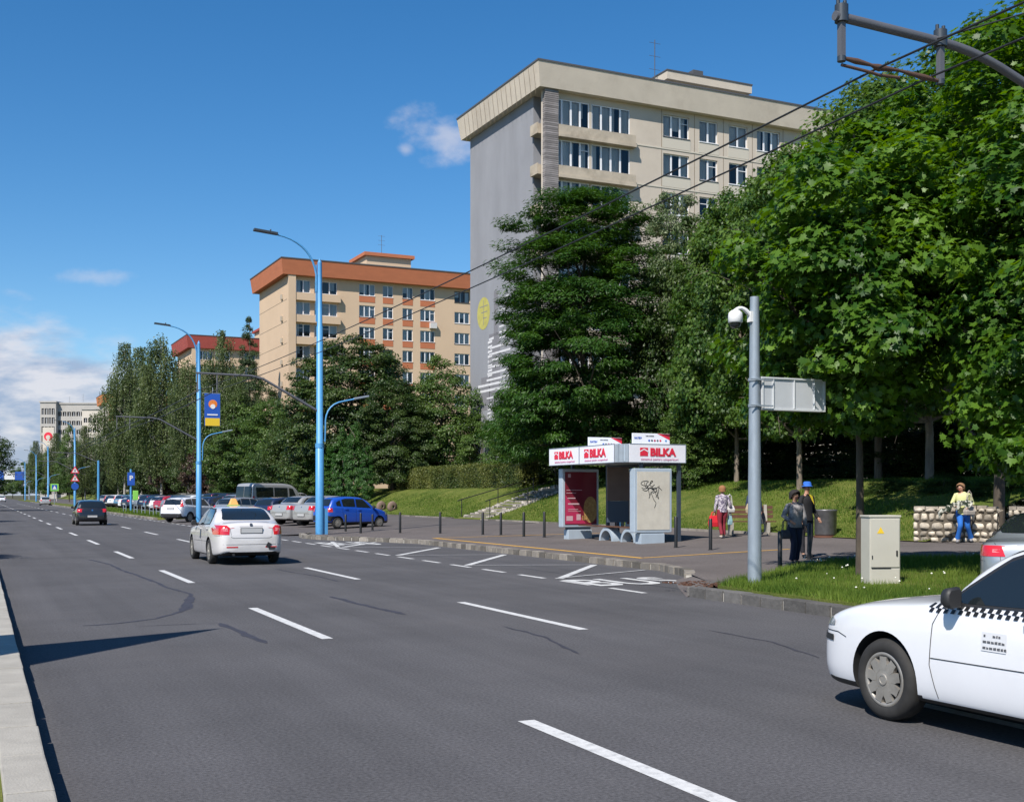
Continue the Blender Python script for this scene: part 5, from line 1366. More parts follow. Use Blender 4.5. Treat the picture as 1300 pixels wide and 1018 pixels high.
HAT = dict(L=3.50, hw=.745, r=.265, fo=.62, wb=2.34, tumble=.24,
 top=[(0, .55), (.03, .64), (.15, .76), (.5, .90), (.72, .97), (.9, 1.07), (1.35, 1.37), (1.7, 1.47), (2.2, 1.49), (2.8, 1.46), (3.15, 1.38), (3.35, 1.10), (3.44, .92), (3.50, .60)],
 belt=[(0, .50), (.1, .64), (.4, .80), (.8, .88), (1.6, .93), (2.6, .97), (3.2, .99), (3.42, .88), (3.50, .55)],
 w=[(0, .50), (.05, .60), (.15, .68), (.4, .725), (1.0, .742), (2.5, .742), (3.0, .73), (3.3, .70), (3.44, .65), (3.50, .58)],
 bot=[(0, .26), (.2, .2), (2, .2), (3.2, .22), (3.50, .30)], trimz=.30, mir=(1.02, .93), plate=(.50, 0),
 ws=[(-.52, 1.04), (.52, 1.04), (.46, 1.38), (-.46, 1.38)], rw=[(-.54, 1.04), (.54, 1.04), (.49, 1.36), (-.49, 1.36)],
 sw=[[(1.08, .93), (1.92, .98), (1.92, 1.37), (1.50, 1.35)], [(1.99, .99), (2.66, 1.02), (2.70, 1.33), (2.5, 1.38), (1.99, 1.38)], [(2.75, 1.03), (3.0, 1.05), (3.02, 1.2), (2.8, 1.32)]],
 hl=[[(.36, .60), (.60, .60), (.60, .76), (.38, .74)]],
 lamps_side=[([(3.22, .76), (3.45, .76), (3.42, .92), (3.25, .95)], 0, 'redlens'), ([(.08, .6), (.3, .6), (.3, .74), (.14, .72)], 0, 'lens')],
 tl=[([(.50, .76), (.69, .76), (.68, .94), (.50, .94)], 'redlens'), ([(.52, .80), (.66, .80), (.66, .86), (.52, .86)], 'orange')],
 extra=[('rear_bumper', [(-.66, .36), (.66, .36), (.66, .60), (-.66, .60)], 'B', 'trim', .012), ('bumper_end', [(3.0, .34), (3.42, .34), (3.42, .58), (3.04, .56)], 'L', 'trim', .008)],
 seams=[[(1.0, .9), (.98, .3)], [(1.955, 1.38), (1.955, .3)], [(2.72, 1.02), (2.68, .6), (2.55, .3)]],
 bseams=[[(-.5, .95), (-.48, .62), (.48, .62), (.5, .95)]], handles=[(1.78, .86), (2.5, .9)])
MPV = dict(L=4.30, hw=.86, r=.315, fo=.82, wb=2.60, tumble=.22,
 top=[(0, .60), (.04, .70), (.2, .84), (.6, .96), (1.0, 1.04), (1.2, 1.12), (1.75, 1.48), (2.1, 1.57), (2.8, 1.59), (3.5, 1.56), (3.95, 1.47), (4.1, 1.2), (4.22, .98), (4.27, .8), (4.30, .62)],
 belt=[(0, .56), (.1, .68), (.5, .84), (1.1, .95), (2.2, 1.0), (3.4, 1.05), (4.0, 1.08), (4.2, .96), (4.30, .58)],
 w=[(0, .55), (.05, .70), (.2, .80), (.6, .85), (1.5, .86), (3.4, .86), (3.9, .84), (4.15, .80), (4.25, .76), (4.30, .70)],
 bot=[(0, .30), (.2, .22), (2, .22), (3.9, .24), (4.30, .33)], trimz=.40, mir=(1.35, 1.02), plate=(.86, 0),
 ws=[(-.60, 1.13), (.60, 1.13), (.53, 1.5), (-.53, 1.5)], rw=[(-.64, 1.10), (.64, 1.10), (.60, 1.45), (-.60, 1.45)],
 sw=[[(1.5, 1.03), (2.3, 1.06), (2.3, 1.47), (1.85, 1.44)], [(2.37, 1.06), (3.1, 1.09), (3.1, 1.48), (2.37, 1.48)], [(3.17, 1.10), (3.78, 1.14), (3.80, 1.3), (3.65, 1.44), (3.17, 1.47)]],
 hl=[[(.45, .66), (.76, .70), (.74, .84), (.5, .80)]],
 lamps_side=[([(4.02, .98), (4.2, .98), (4.12, 1.45), (3.98, 1.45)], 0, 'redlens')],
 tl=[([(.66, .98), (.80, .98), (.76, 1.42), (.66, 1.42)], 'redlens')], extra=[('rear_bumper', [(-.78, .38), (.78, .38), (.78, .56), (-.78, .56)], 'B', 'trim', .008)],
 seams=[[(1.4, .98), (1.36, .42)], [(2.33, 1.48), (2.33, .42)], [(3.13, 1.1), (3.05, .7), (2.9, .42)]], bseams=[[(-.62, .95), (-.60, .60), (.60, .60), (.62, .95)]], handles=[(2.15, .95), (2.95, .98)])
GOLF = dict(HAT); GOLF.update(dict(L=4.15, hw=.868, r=.31, fo=.86, wb=2.51, tumble=.27,
 top=[(0, .58), (.04, .68), (.15, .78), (.6, .90), (1.15, .98), (1.3, 1.04), (1.85, 1.38), (2.2, 1.45), (2.8, 1.46), (3.5, 1.41), (3.8, 1.30), (4.0, 1.02), (4.08, .92), (4.12, .8), (4.15, .62)],
 belt=[(0, .54), (.1, .66), (.5, .80), (1.2, .90), (2.2, .94), (3.4, .97), (3.95, .96), (4.08, .86), (4.15, .58)],
 w=[(0, .50), (.05, .66), (.2, .78), (.6, .85), (1.5, .868), (3.2, .868), (3.8, .84), (4.0, .80), (4.1, .74), (4.15, .66)],
 bot=[(0, .28), (.2, .2), (2, .2), (3.8, .22), (4.15, .32)], trimz=.27, mir=(1.42, .96), plate=(.52, 0),
 ws=[(-.60, 1.05), (.60, 1.05), (.52, 1.38), (-.52, 1.38)], rw=[(-.62, 1.02), (.62, 1.02), (.55, 1.34), (-.55, 1.34)],
 sw=[[(1.55, .96), (2.4, .98), (2.4, 1.36), (1.95, 1.34)], [(2.47, .98), (3.15, 1.0), (3.15, 1.36), (2.47, 1.36)], [(3.22, 1.0), (3.5, 1.02), (3.5, 1.22), (3.22, 1.32)]],
 hl=[[(.45, .62), (.74, .62), (.72, .76), (.48, .74)]],
 lamps_side=[([(3.92, .76), (4.1, .76), (4.08, .93), (3.92, .96)], 0, 'redlens')],
 tl=[([(.56, .76), (.80, .76), (.78, .95), (.58, .95)], 'redlens')],
 extra=[('badge', [(.05*math.cos(a), .87+.05*math.sin(a)) for a in np.linspace(0, 2*math.pi, 13)[:-1]], 'B', 'chrome', .006)],
 seams=[[(1.46, .93), (1.42, .3)], [(2.435, 1.36), (2.435, .3)], [(3.2, 1.0), (3.15, .6), (3.0, .3)]],
 bseams=[[(-.56, .95), (-.54, .60), (.54, .60), (.56, .95)]], handles=[(2.25, .87), (3.0, .9)]))
VAN = dict(L=5.3, hw=.97, r=.34, fo=.95, wb=3.3, tumble=.08, cat='van',
 top=[(0, .7), (.05, .9), (.3, 1.15), (.8, 1.3), (1.0, 1.4), (1.5, 2.0), (1.9, 2.2), (2.6, 2.28), (4.8, 2.28), (5.1, 2.24), (5.2, 2.1), (5.26, 1.6), (5.3, 1.0)],
 belt=[(0, .65), (.1, .8), (.6, 1.05), (1.2, 1.2), (4.9, 1.25), (5.22, 1.2), (5.3, .9)],
 w=[(0, .6), (.05, .78), (.2, .88), (.6, .95), (1.5, .97), (5.0, .97), (5.2, .94), (5.26, .9), (5.3, .86)],
 bot=[(0, .32), (.2, .25), (2, .25), (5.3, .34)], trimz=.42, mir=(1.3, 1.3), plate=(.7, 0),
 ws=[(-.75, 1.42), (.75, 1.42), (.72, 2.02), (-.72, 2.02)], rw=[(-.80, 1.3), (-.02, 1.3), (-.02, 2.05), (-.78, 2.05)],
 sw=[[(1.45, 1.28), (2.1, 1.3), (2.1, 1.95), (1.75, 1.9)], [(2.25, 1.33), (3.4, 1.33), (3.4, 1.98), (2.25, 1.96)], [(3.5, 1.33), (4.95, 1.33), (4.95, 1.98), (3.5, 1.98)]],
 hl=[[(.5, .8), (.82, .85), (.8, 1.05), (.55, 1.0)]], lamps_side=[([(5.1, .95), (5.25, .95), (5.22, 1.4), (5.12, 1.4)], 0, 'redlens')],
 tl=[([(.86, .9), (.93, .9), (.91, 1.4), (.84, 1.4)], 'redlens')],
 extra=[('rear_window_right', [(.02, 1.3), (.80, 1.3), (.78, 2.05), (.02, 2.05)], 'B', 'cglass', .003)], seams=[[(2.18, 2.0), (2.18, .4)], [(3.45, 2.0), (3.45, .4)]], bseams=[[(0, 2.1), (0, .5)]], handles=[])
EST = dict(OCT); EST.update(dict(tl=[([(.44, .80), (.86, .80), (.86, .955), (.50, .955)], 'redlens'), ([(.5, .86), (.62, .86), (.62, .9), (.52, .9)], 'pinklens')],
  lamps_side=[([(.10, .665), (.30, .68), (.30, .72), (.16, .76), (.09, .73)], 0, 'lens'), ([(4.22, .80), (4.53, .80), (4.52, .95), (4.22, .955)], 0, 'redlens')], plate=(.6, 0), inset=.84, tumble=.42,
 top=[(0, .60), (.03, .68), (.12, .76), (.5, .875), (.9, .94), (1.28, .985), (1.42, 1.04), (1.95, 1.33), (2.3, 1.41), (2.7, 1.425), (3.1, 1.39), (3.35, 1.30), (3.85, 1.09), (3.98, 1.05), (4.38, 1.03), (4.50, 1.0), (4.545, .90), (4.57, .78)]))

def Yh(h): return -R(h)   # heading measured clockwise from +Y
# the nearest taxi
YC = 7.17-(4.57/2-.93); XC = 6.40+.873
nt, nc = make_car('taxi_car', 'white taxi with a black and white checker band, cut off by the right edge', OCT, PAINT['white'], (XC, YC, 0), 0, hero=True)
g = MB()
def chk(c, root):
    Wf = lambda s: c['L']/2-s
    white, black = [], []
    n = 0; s = 1.36
    while s < 3.55:
        t = s-1.36
        for row in range(2):
            z0 = .885+row*.031+.014*t; 
            q = [(Wf(s+.011*row), z0), (Wf(s+.036+.011*row), z0), (Wf(s+.047+.011*row), z0+.030), (Wf(s+.011+.011*row), z0+.030)]
            (black if (n+row) % 2 else white).append(q)
        n += 1; s += .036
    decal(nc, 'checker_band', black, 'L', M['black'], root, .006, .2, mirror=True)
chk(OCT, nt)
Wf = lambda s: 4.57/2-s
tx = []
rr = random.Random(3)
for row, (a, b) in enumerate(((1.945, 2.10), (1.94, 2.13), (1.94, 2.135))):
    s = a; z = .762-.042*row
    while s < b:
        w = rr.uniform(.012, .032)
        if not (row == 0 and 1.96 < s < 2.0): tx.append([(Wf(s), z), (Wf(s+w), z), (Wf(s+w), z+rr.uniform(.012, .02)), (Wf(s), z+.016)])
        s += w+.007
for k in range(3): decal(nc, 'door_print', [q for q in tx if abs(q[0][1]-(.762-.042*k)) < .01], 'L', M['armgrey'], nt, .005, .3)
decal(nc, 'door_print_panel', [[(Wf(1.925), .665), (Wf(2.145), .665), (Wf(2.145), .795), (Wf(1.925), .795)]], 'L', mat('door_sticker', (.62, .63, .65), .5), nt, .003, .2)
decal(nc, 'mirror_shade_sticker', [[(Wf(1.60), .90), (Wf(1.70), .90), (Wf(1.66), .74)]], 'L', M['signblue'], nt, .0035, .2) if False else None
# white sedan ahead (same model)
w2, w2c = make_car('taxi_car', 'white taxi with an amber roof sign driving away, seen from behind', OCT, mat('paint_white_dusty', (.60, .585, .58), .35, coat=1, var=.06, vscale=2, dirt=.35, dirtcol=(.42, .39, .36)), (6.2, 30.7+1.33-.32, 0), 0, hero=True)
g = MB(); g.tube([(0, -1.0, 1.46), (0, -1.1, 1.62)], .006, 5); g.build('roof_antenna', M['trim'], w2)
g = MB(); g.add([(-.17, -.25, 1.455), (.10, -.25, 1.455), (.10, -.05, 1.455), (-.17, -.05, 1.455), (-.10, -.18, 1.655), (.03, -.18, 1.655), (.03, -.12, 1.655), (-.10, -.12, 1.655)], [(3, 2, 1, 0), (0, 1, 5, 4), (1, 2, 6, 5), (2, 3, 7, 6), (3, 0, 4, 7), (4, 5, 6, 7)]); rs_ = g.build('roof_sign', mat('amber_sign', (.70, .36, .10), .5), w2, bevel=.02)
g = MB(); g.bbox(-.18, .11, -.26, -.04, 1.45, 1.49); g.build('sign_foot', mat('sign_foot_green', (.30, .42, .12), .5), rs_)
g = MB(); g.box((.42, -2.29, .50), (.1, .02, .12), 0, 0, Matrix.Translation((.42, -2.30, .50)) @ Matrix.Rotation(.5, 4, 'Y')); g.box((.5, -2.3, .42), (.16, .02, .06)); g.build('bumper_damage', M['trim'], w2)
g = MB(); g.tube([(-.45, -2.2, .27), (-.45, -2.32, .27)], .03, 8); g.build('exhaust_pipe', M['trim'], w2)
decal(w2c, 'fuel_sticker', [[(4.57/2-2.3, .62), (4.57/2-2.45, .62), (4.57/2-2.47, .82), (4.57/2-2.32, .84)]], 'L', M['darkmetal'], w2, .005, .2)
# silver car behind the verge, right edge
ang = 53; dx, dy = math.sin(R(ang)), math.cos(R(ang)); rcx, rcy = 13.25, 12.85
cx_ = rcx+dx*2.28+dy*.80; cy_ = rcy+dy*2.28-dx*.80
es, _c = make_car('estate_car', 'silver-grey car with a red tail lamp, behind the taxi at the right edge', EST, PAINT['grey'], (cx_, cy_, .06), Yh(ang), hero=True)
gf, _c = make_car('hatchback_car', 'black hatchback driving away in the middle lane, far beyond the white taxi', GOLF, PAINT['black'], (5.95, 72.3+1.1, 0), 0)
hb_, _c = make_car('hatchback_car', 'small bright blue hatchback parked behind the bollards', HAT, PAINT['blue'])
ha = 73; dx, dy = math.sin(R(ha)), math.cos(R(ha))
hb_.location = (15.05+dx*(1.17), 54.0+dy*1.17, .035*(16.4-11)); hb_.rotation_euler = (R(0), 0, Yh(ha))
GRP = 'cars parked slantwise in the lot'
lg, _c = make_car('sedan_car', 'pale silver sedan parked next to the bright blue hatchback', LOG, PAINT['silver'])
def park(o, x, y, h):
    o.location = (x, y, .035*max(0, min(x, 24)-11)); o.rotation_euler = (0, 0, Yh(h)); return o
park(lg, 16.5, 58.4, 66)
mp, _c = make_car('crossover_car', 'white crossover pulling into the parking lot from the road', MPV, PAINT['white'], (12.4, 76.8, .03), Yh(47))
vn, _c = make_car('passenger_van', 'silver passenger van with dark windows, parked beyond the pale sedans', VAN, PAINT['silver'])
park(vn, 18.3, 79.6, 62)
vn['category'] = 'van'
fill = lambda src, x, y, h, pt, lab: dup(src, (x, y, .035*(min(x, 24)-11)), Yh(h), lab, GRP, PAINT[pt])
fill(lg, 16.1, 61.8, 62, 'silver', 'silver sedan parked between another silver sedan and a dark blue car')
fill(gf, 15.9, 65.6, 62, 'darkblue', 'dark blue hatchback with red tail lamps, parked left of the two silver sedans')
fill(gf, 18.5, 69.5, 62, 'darkblue', 'dark hatchback parked close in front of the silver van')
tc = fill(gf, 15.3, 74.2, 60, 'grey', 'grey hatchback mostly hidden behind the white taxi that drives away')
fill(mp, 17.6, 84.2, 62, 'grey', 'grey crossover parked left of the silver van')
fill(mp, 21.5, 86.6, 62, 'silver', 'silver crossover parked behind the white crossover')
# long rows beyond the verge
cols = ['darkblue', 'black', 'grey', 'silver', 'red', 'white', 'skyblue', 'black', 'darkblue', 'silver', 'black', 'grey', 'darkblue', 'darkblue', 'white', 'black']
names = dict(darkblue='dark blue', black='black', grey='grey', silver='silver', red='red', white='white', skyblue='light blue', beige='beige')
ordn = ['first', 'second', 'third', 'fourth', 'fifth', 'sixth', 'seventh', 'eighth', 'ninth', 'tenth', 'eleventh', 'twelfth', 'thirteenth', 'fourteenth', 'fifteenth', 'sixteenth', 'seventeenth', 'eighteenth', 'nineteenth', 'twentieth', 'twenty-first', 'twenty-second', 'twenty-third', 'twenty-fourth', 'twenty-fifth', 'twenty-sixth', 'twenty-seventh', 'twenty-eighth', 'twenty-ninth', 'thirtieth']
srcs = [(gf, 'hatchback'), (lg, 'sedan'), (mp, 'crossover'), (gf, 'hatchback')]
rr = random.Random(12)
y = 89.5
for i in range(26):
    if i in (3, 12): y += 2.6
    s_, kd = srcs[rr.randrange(4)]; cc = 'darkblue' if i in (0, 1) else ('black' if i == 2 else cols[rr.randrange(len(cols))])
    o = fill(s_, 16.9+rr.uniform(-.3, .3), y, 66+rr.uniform(-3, 3), cc, '%s %s, %s car of the roadside parking row counting from the near end' % (names[cc], kd, ordn[i]))
    o.name = kd+'_car' if kd != 'crossover' else 'crossover_car'
    y += 3.0+rr.uniform(-.15, .3)*1.0
y = 92.0
for i in range(14):
    s_, kd = srcs[rr.randrange(4)]; cc = cols[rr.randrange(len(cols))]
    o = fill(s_, 21.6+rr.uniform(-.3, .3), y, 66+180*(i % 2), cc, '%s %s, %s car of the back parking row under the trees' % (names[cc], kd, ordn[i])); o.name = kd+'_car'
    y += 3.4+rr.uniform(-.15, 1.5)
# distant traffic
fill(gf, 10.2, 212, 0, 'silver', 'silver hatchback far down the road in the outer lane'); 
d1 = fill(gf, 5.4, 318, 0, 'white', 'white car far down the road at the left edge'); d2 = fill(mp, 3.9, 370, 180, 'grey', 'grey car farthest down the road')
for o in (d1, d2): o['group'] = 'cars far down the road'; o.location.z = 0
# ================================================================ PEOPLE
SKIN = mat('skin', (.46, .25, .17), .55); 
def skinmesh(name, chains, m, parent, sub=1):
    """chains: list of [(x,y,z,r), ...]; equal points are welded"""
    bm = bmesh.new(); lay = bm.verts.layers.skin.verify(); key = {}
    def vert(p):
        k = tuple(round(q, 4) for q in p[:3])
        if k not in key:
            v = bm.verts.new(p[:3]); r = p[3]; v[lay].radius = (r, r if len(p) < 5 else p[4]); key[k] = v
        return key[k]
    first = None
    for ch in chains:
        vs = [vert(p) for p in ch]
        if first is None: first = vs[0]
        for a, b in zip(vs[:-1], vs[1:]):
            if bm.edges.get((a, b)) is None: bm.edges.new((a, b))
    first[lay].use_root = True
    me = bpy.data.meshes.new(name); bm.to_mesh(me); bm.free(); me.materials.append(m)
    o = link(name, me, parent)
    sk = o.modifiers.new('s', 'SKIN'); sk.use_smooth_shade = True; sk.branch_smoothing = .6
    sb = o.modifiers.new('u', 'SUBSURF'); sb.levels = sub; sb.render_levels = sub
    bpy.context.view_layer.update(); bake(o)
    if not o.data.materials: o.data.materials.append(m)
    return o
def person(label, loc, face, P, cl, Ht=1.65):
    """P pose dict of joints (person faces local -Y ... rotated by face); cl clothing dict"""
    k = Ht/1.65
    root = thing('person', label, 'person', loc, face)
    J = dict(pel=(0, 0, .90), ch=(0, 0, 1.18), sh=(0, 0, 1.34), nk=(0, 0, 1.43), hd=(0, -.015, 1.53),
      lsh=(-.17, 0, 1.33), rsh=(.17, 0, 1.33), lel=(-.22, .02, 1.07), rel=(.22, .02, 1.07), lwr=(-.23, -.06, .84), rwr=(.23, -.06, .84),
      lhp=(-.09, 0, .86), rhp=(.09, 0, .86), lkn=(-.10, -.02, .48), rkn=(.10, -.02, .48), lan=(-.10, .02, .09), ran=(.10, .02, .09))
    J.update(P)
    J = {a: tuple(q*k for q in b) for a, b in J.items()}
    v = lambda n, r, r2=None: (*J[n], r) if r2 is None else (*J[n], r, r2)
    mid = lambda a, b, t, r: tuple(J[a][i]*(1-t)+J[b][i]*t for i in range(3))+(r,)
    def hand(wr, el):
        w, e = Vector(J[wr]), Vector(J[el]); d = (w-e).normalized(); pal = w+d*.06; side = d.cross(Vector((0, 1, 0)));
        if side.length < .1: side = d.cross(Vector((1, 0, 0)))
        side.normalize(); fr = Vector((0, -1, 0)); fr = (fr-d*fr.dot(d)).normalized() if abs(fr.dot(d)) < .95 else Vector((1, 0, 0))
        out = [[(*w, .026), (*pal, .03)]]
        for i, ln in enumerate((.062, .072, .068, .052)):
            b = pal+fr*(.026-.0175*i); t1 = b+d*ln*.55+side*.004; t2 = t1+d*ln*.4-fr*.0+side*.014
            out.append([(*pal, .03), (*b+Vector(), .010) if False else (b.x, b.y, b.z, .010), (t1.x, t1.y, t1.z, .009), (t2.x, t2.y, t2.z, .007)])
        th = w+d*.02+fr*.035; t2 = th+d*.03+fr*.012
        out.append([(*w, .026), (th.x, th.y, th.z, .011), (t2.x, t2.y, t2.z, .009)])
        return out
    H0 = Vector(J['hd'])
    chains = [[v('pel', .10, .075), v('ch', .095, .068), v('sh', .085, .058), v('nk', .05), (H0.x, H0.y, H0.z-.03, .070), (H0.x, H0.y+.008, H0.z+.035, .082), (H0.x, H0.y+.01, H0.z+.085, .06)]]
    for s in 'lr':
        chains.append([v('sh', .085, .058), v(s+'sh', .045), v(s+'el', .04), v(s+'wr', .026)])
        chains.append([v('pel', .10, .075), v(s+'hp', .070), v(s+'kn', .048), v(s+'an', .038), (J[s+'an'][0], J[s+'an'][1]-.08*k, J[s+'an'][2]-.05, .03)])
        chains += hand(s+'wr', s+'el')
    body = skinmesh('body', chains, SKIN, root)
    # face: nose, ears, eyes, mouth follow the head turn
    tw = cl.get('turn', 0); Hm = Matrix.Translation(H0) @ Matrix.Rotation(tw, 4, 'Z')
    g = MB(); g.add([Hm @ Vector(p) for p in ((-.014, -.078, .0), (.014, -.078, .0), (0, -.103, -.006), (0, -.075, .04))], [(0, 1, 2), (0, 2, 3), (1, 3, 2)], 0, True)
    for sx in (-1, 1): g.lathe([(0, -.008), (.018, -.004), (.022, 0), (.018, .004), (0, .008)], 10, 'X'); g.v[-50:] = [tuple(Hm @ (Vector((p[0]+sx*.083, p[1], p[2]*1.4-.0+.01)))) for p in g.v[-50:]]
    g.build('face', SKIN, body)
    g = MB()
    for sx in (-1, 1): g.box((0, 0, 0), (.022, .008, .01), 0, 0, Hm @ Matrix.Translation((sx*.03, -.076, .028)))
    g.build('eyes', M['black'], body)
    g = MB(); g.box((0, 0, 0), (.04, .008, .01), 0, 0, Hm @ Matrix.Translation((0, -.074, -.035))); g.build('mouth', M['signred'], body)
    # hair
    hl = cl.get('hairlen', .04)
    g = MB(); n = 18; m_ = 9; rr = random.Random(len(label)); hv = cl.get('vol', 1.0)
    for i in range(m_+1):
        t = i/m_*2.2
        for j in range(n):
            a = 2*math.pi*j/n; back = .5-.5*math.cos(a)   # a=0 looks forward (-Y)
            tt = min(t, 1.0+1.2*min(1, back*1.9)); rad = hv*(.104 if t < 1.6 else .100)*rr.uniform(.95, 1.06)
            z = math.cos(tt)*.112 if tt < 1.57 else -(tt-1.57)*.10*(hl/.04)
            g.v.append(tuple(Hm @ Vector((rad*math.sin(min(tt, 1.57))*math.sin(a), -rad*math.sin(min(tt, 1.57))*math.cos(a)+.012, z+.045))))
    for i in range(m_):
        for j in range(n): g.f.append([i*n+j, (i+1)*n+j, (i+1)*n+(j+1) % n, i*n+(j+1) % n]); g.m.append(0); g.sm.append(True)
    g.build('hair', cl['hair'], root)
    e = cl.get('fat', .012)
    top = [[v('ch', .135+e, .10+e), v('sh', .115+e, .08+e), (J['nk'][0], J['nk'][1], J['nk'][2]-.05, .062)], [v('ch', .135+e, .10+e), mid('pel', 'ch', .4, .14+e), (J['pel'][0], J['pel'][1], J['pel'][2]-cl.get('hem', .02)*k, .145+e, .11+e)]]
    sl = cl.get('sleeve', 1.0)
    for s in 'lr':
        ch = [v('sh', .115+e, .08+e), v(s+'sh', .055+e*.6), v(s+'el', .043+e*.5)]
        if sl > .5: ch.append(mid(s+'el', s+'wr', .9 if sl >= 1 else .3, .032+e*.4))
        top.append(ch)
    g = MB(); pe, ch_, sh_, nk_ = (Vector(J[q]) for q in ('pel', 'ch', 'sh', 'nk')); hem = cl.get('hem', .02)*k
    prs = [(pe-Vector((0, 0, hem+.02)), .150+e), (pe+Vector((0, 0, .06*k)), .140+e), (pe.lerp(ch_, .55), .132+e), (ch_, .142+e), (ch_.lerp(sh_, .6), .158+e), (sh_+Vector((0, 0, .005)), .145), (sh_.lerp(nk_, .45), .085), (sh_.lerp(nk_, .8), .056)]
    g.tube([p for p, _ in prs], [r_ for _, r_ in prs], 16)
    g.v = [(q[0], (pe.y+(q[1]-pe.y)*.70), q[2]+.006*math.sin(q[0]*60+q[2]*35)) for q in g.v]
    for s in 'lr':
        a, b, c_ = Vector(J[s+'sh']), Vector(J[s+'el']), Vector(J[s+'wr']); ins_ = a.lerp(sh_, .35); cen = a+Vector((0, 0, -.005))
        pts = [ins_, cen, a.lerp(b, .5), b]; rr_ = [.056, .058, .050+e*.4, .045+e*.5]
        if sl > .5: pts += [b.lerp(c_, .5), b.lerp(c_, .9)]; rr_ += [.040+e*.3, .034+e*.3]
        g.tube(pts, rr_, 10)
    g.build('shirt', cl['top'], root)
    if cl.get('trousers'):
        g = MB(); pe = Vector(J['pel'])
        g.tube([pe+Vector((0, 0, .12*k)), pe+Vector((0, 0, .04*k)), pe-Vector((0, 0, .06*k)), pe-Vector((0, 0, .13*k))], [.125, .15, .155, .10], 14)
        g.v = [(pe.x+(q[0]-pe.x), pe.y+(q[1]-pe.y)*.72, q[2]) for q in g.v]
        for s in 'lr':
            hp, kn, an = Vector(J[s+'hp']), Vector(J[s+'kn']), Vector(J[s+'an']); fl = cl.get('flare', .055)
            pts = [hp+Vector((0, 0, .05)), hp-Vector((0, 0, .06)), hp.lerp(kn, .5), hp.lerp(kn, .88), kn, kn.lerp(an, .15), kn.lerp(an, .5), kn.lerp(an, .93)]
            g.tube(pts, [.085, .098, .083, .070, .067, .063, .058, fl], 12)
        g.build('trousers', cl['trousers'], root)
    for s in 'lr':
        a = J[s+'an']; skinmesh('shoe', [[(a[0], a[1]+.02, a[2]-.035, .050, .055), (a[0], a[1]-.07, a[2]-.04, .050, .045), (a[0], a[1]-.16, a[2]-.055, .036, .026)]], cl['shoe'], root)
    return root, J
def lookang(x, y): return math.atan2(y, x)
def cm(n, c, **k): return mat(n, c, .85, **k)
def bag(name, label, loc, w, h, d, m, strap=None, handle=True):
    o = thing(name, label, 'bag', loc)
    g = MB(); n = 6
    g.add([(-w/2, -d/2, 0), (w/2, -d/2, 0), (w/2, d/2, 0), (-w/2, d/2, 0), (-w*.44, -d*.25, h), (w*.44, -d*.25, h), (w*.44, d*.25, h), (-w*.44, d*.25, h), (-w*.55, -d*.6, h*.4), (w*.55, -d*.6, h*.4), (w*.55, d*.6, h*.4), (-w*.55, d*.6, h*.4)],
      [(3, 2, 1, 0), (0, 1, 9, 8), (1, 2, 10, 9), (2, 3, 11, 10), (3, 0, 8, 11), (8, 9, 5, 4), (9, 10, 6, 5), (10, 11, 7, 6), (11, 8, 4, 7), (4, 5, 6, 7)])
    g.build('pouch', m, o, bevel=.02)
    if handle:
        g = MB(); hh = strap or .16
        for y in (-.02, .02): g.tube([(-w*.3, y, h-.01), (-w*.2, y, h+hh*.8), (0, y*.5, h+hh), (w*.2, y, h+hh*.8), (w*.3, y, h-.01)], .009, 6)
        g.build('handle', m, o)
    return o
floral = cm('blouse_pattern', (.50, .46, .50), col2=(.11, .09, .15), vscale=22, hard=True)
# 1. woman with the red bag, seen from behind, walking away to the left
def W(x, y, loc, face):
    c, s = math.cos(face), math.sin(face); return
p1x, p1y, _ = at(917, 683, .15, 14.3, .03); z1 = paved(p1x, 30)
f1_ = R(-24+180+15)
person('woman in a patterned blouse and red trousers, seen from behind with a red bag', (p1x, p1y, z1), f1_,
  dict(lkn=(-.09, -.08, .48), lan=(-.09, -.06, .09), rkn=(.09, .0, .48), ran=(.09, .16, .10), lel=(-.24, .05, 1.08), lwr=(-.30, -.06, .88), rel=(.23, .02, 1.06), rwr=(.24, -.06, .82)),
  dict(hair=cm('hair_auburn', (.26, .12, .05), var=.2, vscale=30), hairlen=.06, vol=1.12, top=floral, trousers=cm('trousers_red', (.20, .015, .03)), shoe=cm('shoe_pale', (.5, .45, .4)), hem=.05, fat=.02))
def at_person(px_, py_, face, lx, ly, lz, z):
    c, s = math.cos(face), math.sin(face); return (px_+lx*c-ly*s, py_+lx*s+ly*c, z+lz)
bag('shopping_bag', 'bright red shopping bag in the left hand of the woman in red trousers', at_person(p1x, p1y, f1_, .26, -.08, .36, z1), .32, .36, .13, cm('bag_red', (.62, .015, .03)), .12)
bag('shoulder_bag', 'white shoulder bag at the right hip of the woman in red trousers', at_person(p1x, p1y, f1_, -.28, -.05, .82, z1), .30, .22, .12, cm('bag_white', (.62, .6, .58)), .36)
bag('plastic_bag', 'small pale turquoise bag hanging below the white shoulder bag', at_person(p1x, p1y, f1_, -.30, -.08, .42, z1), .15, .30, .08, cm('bag_turq', (.25, .42, .45)), .12)
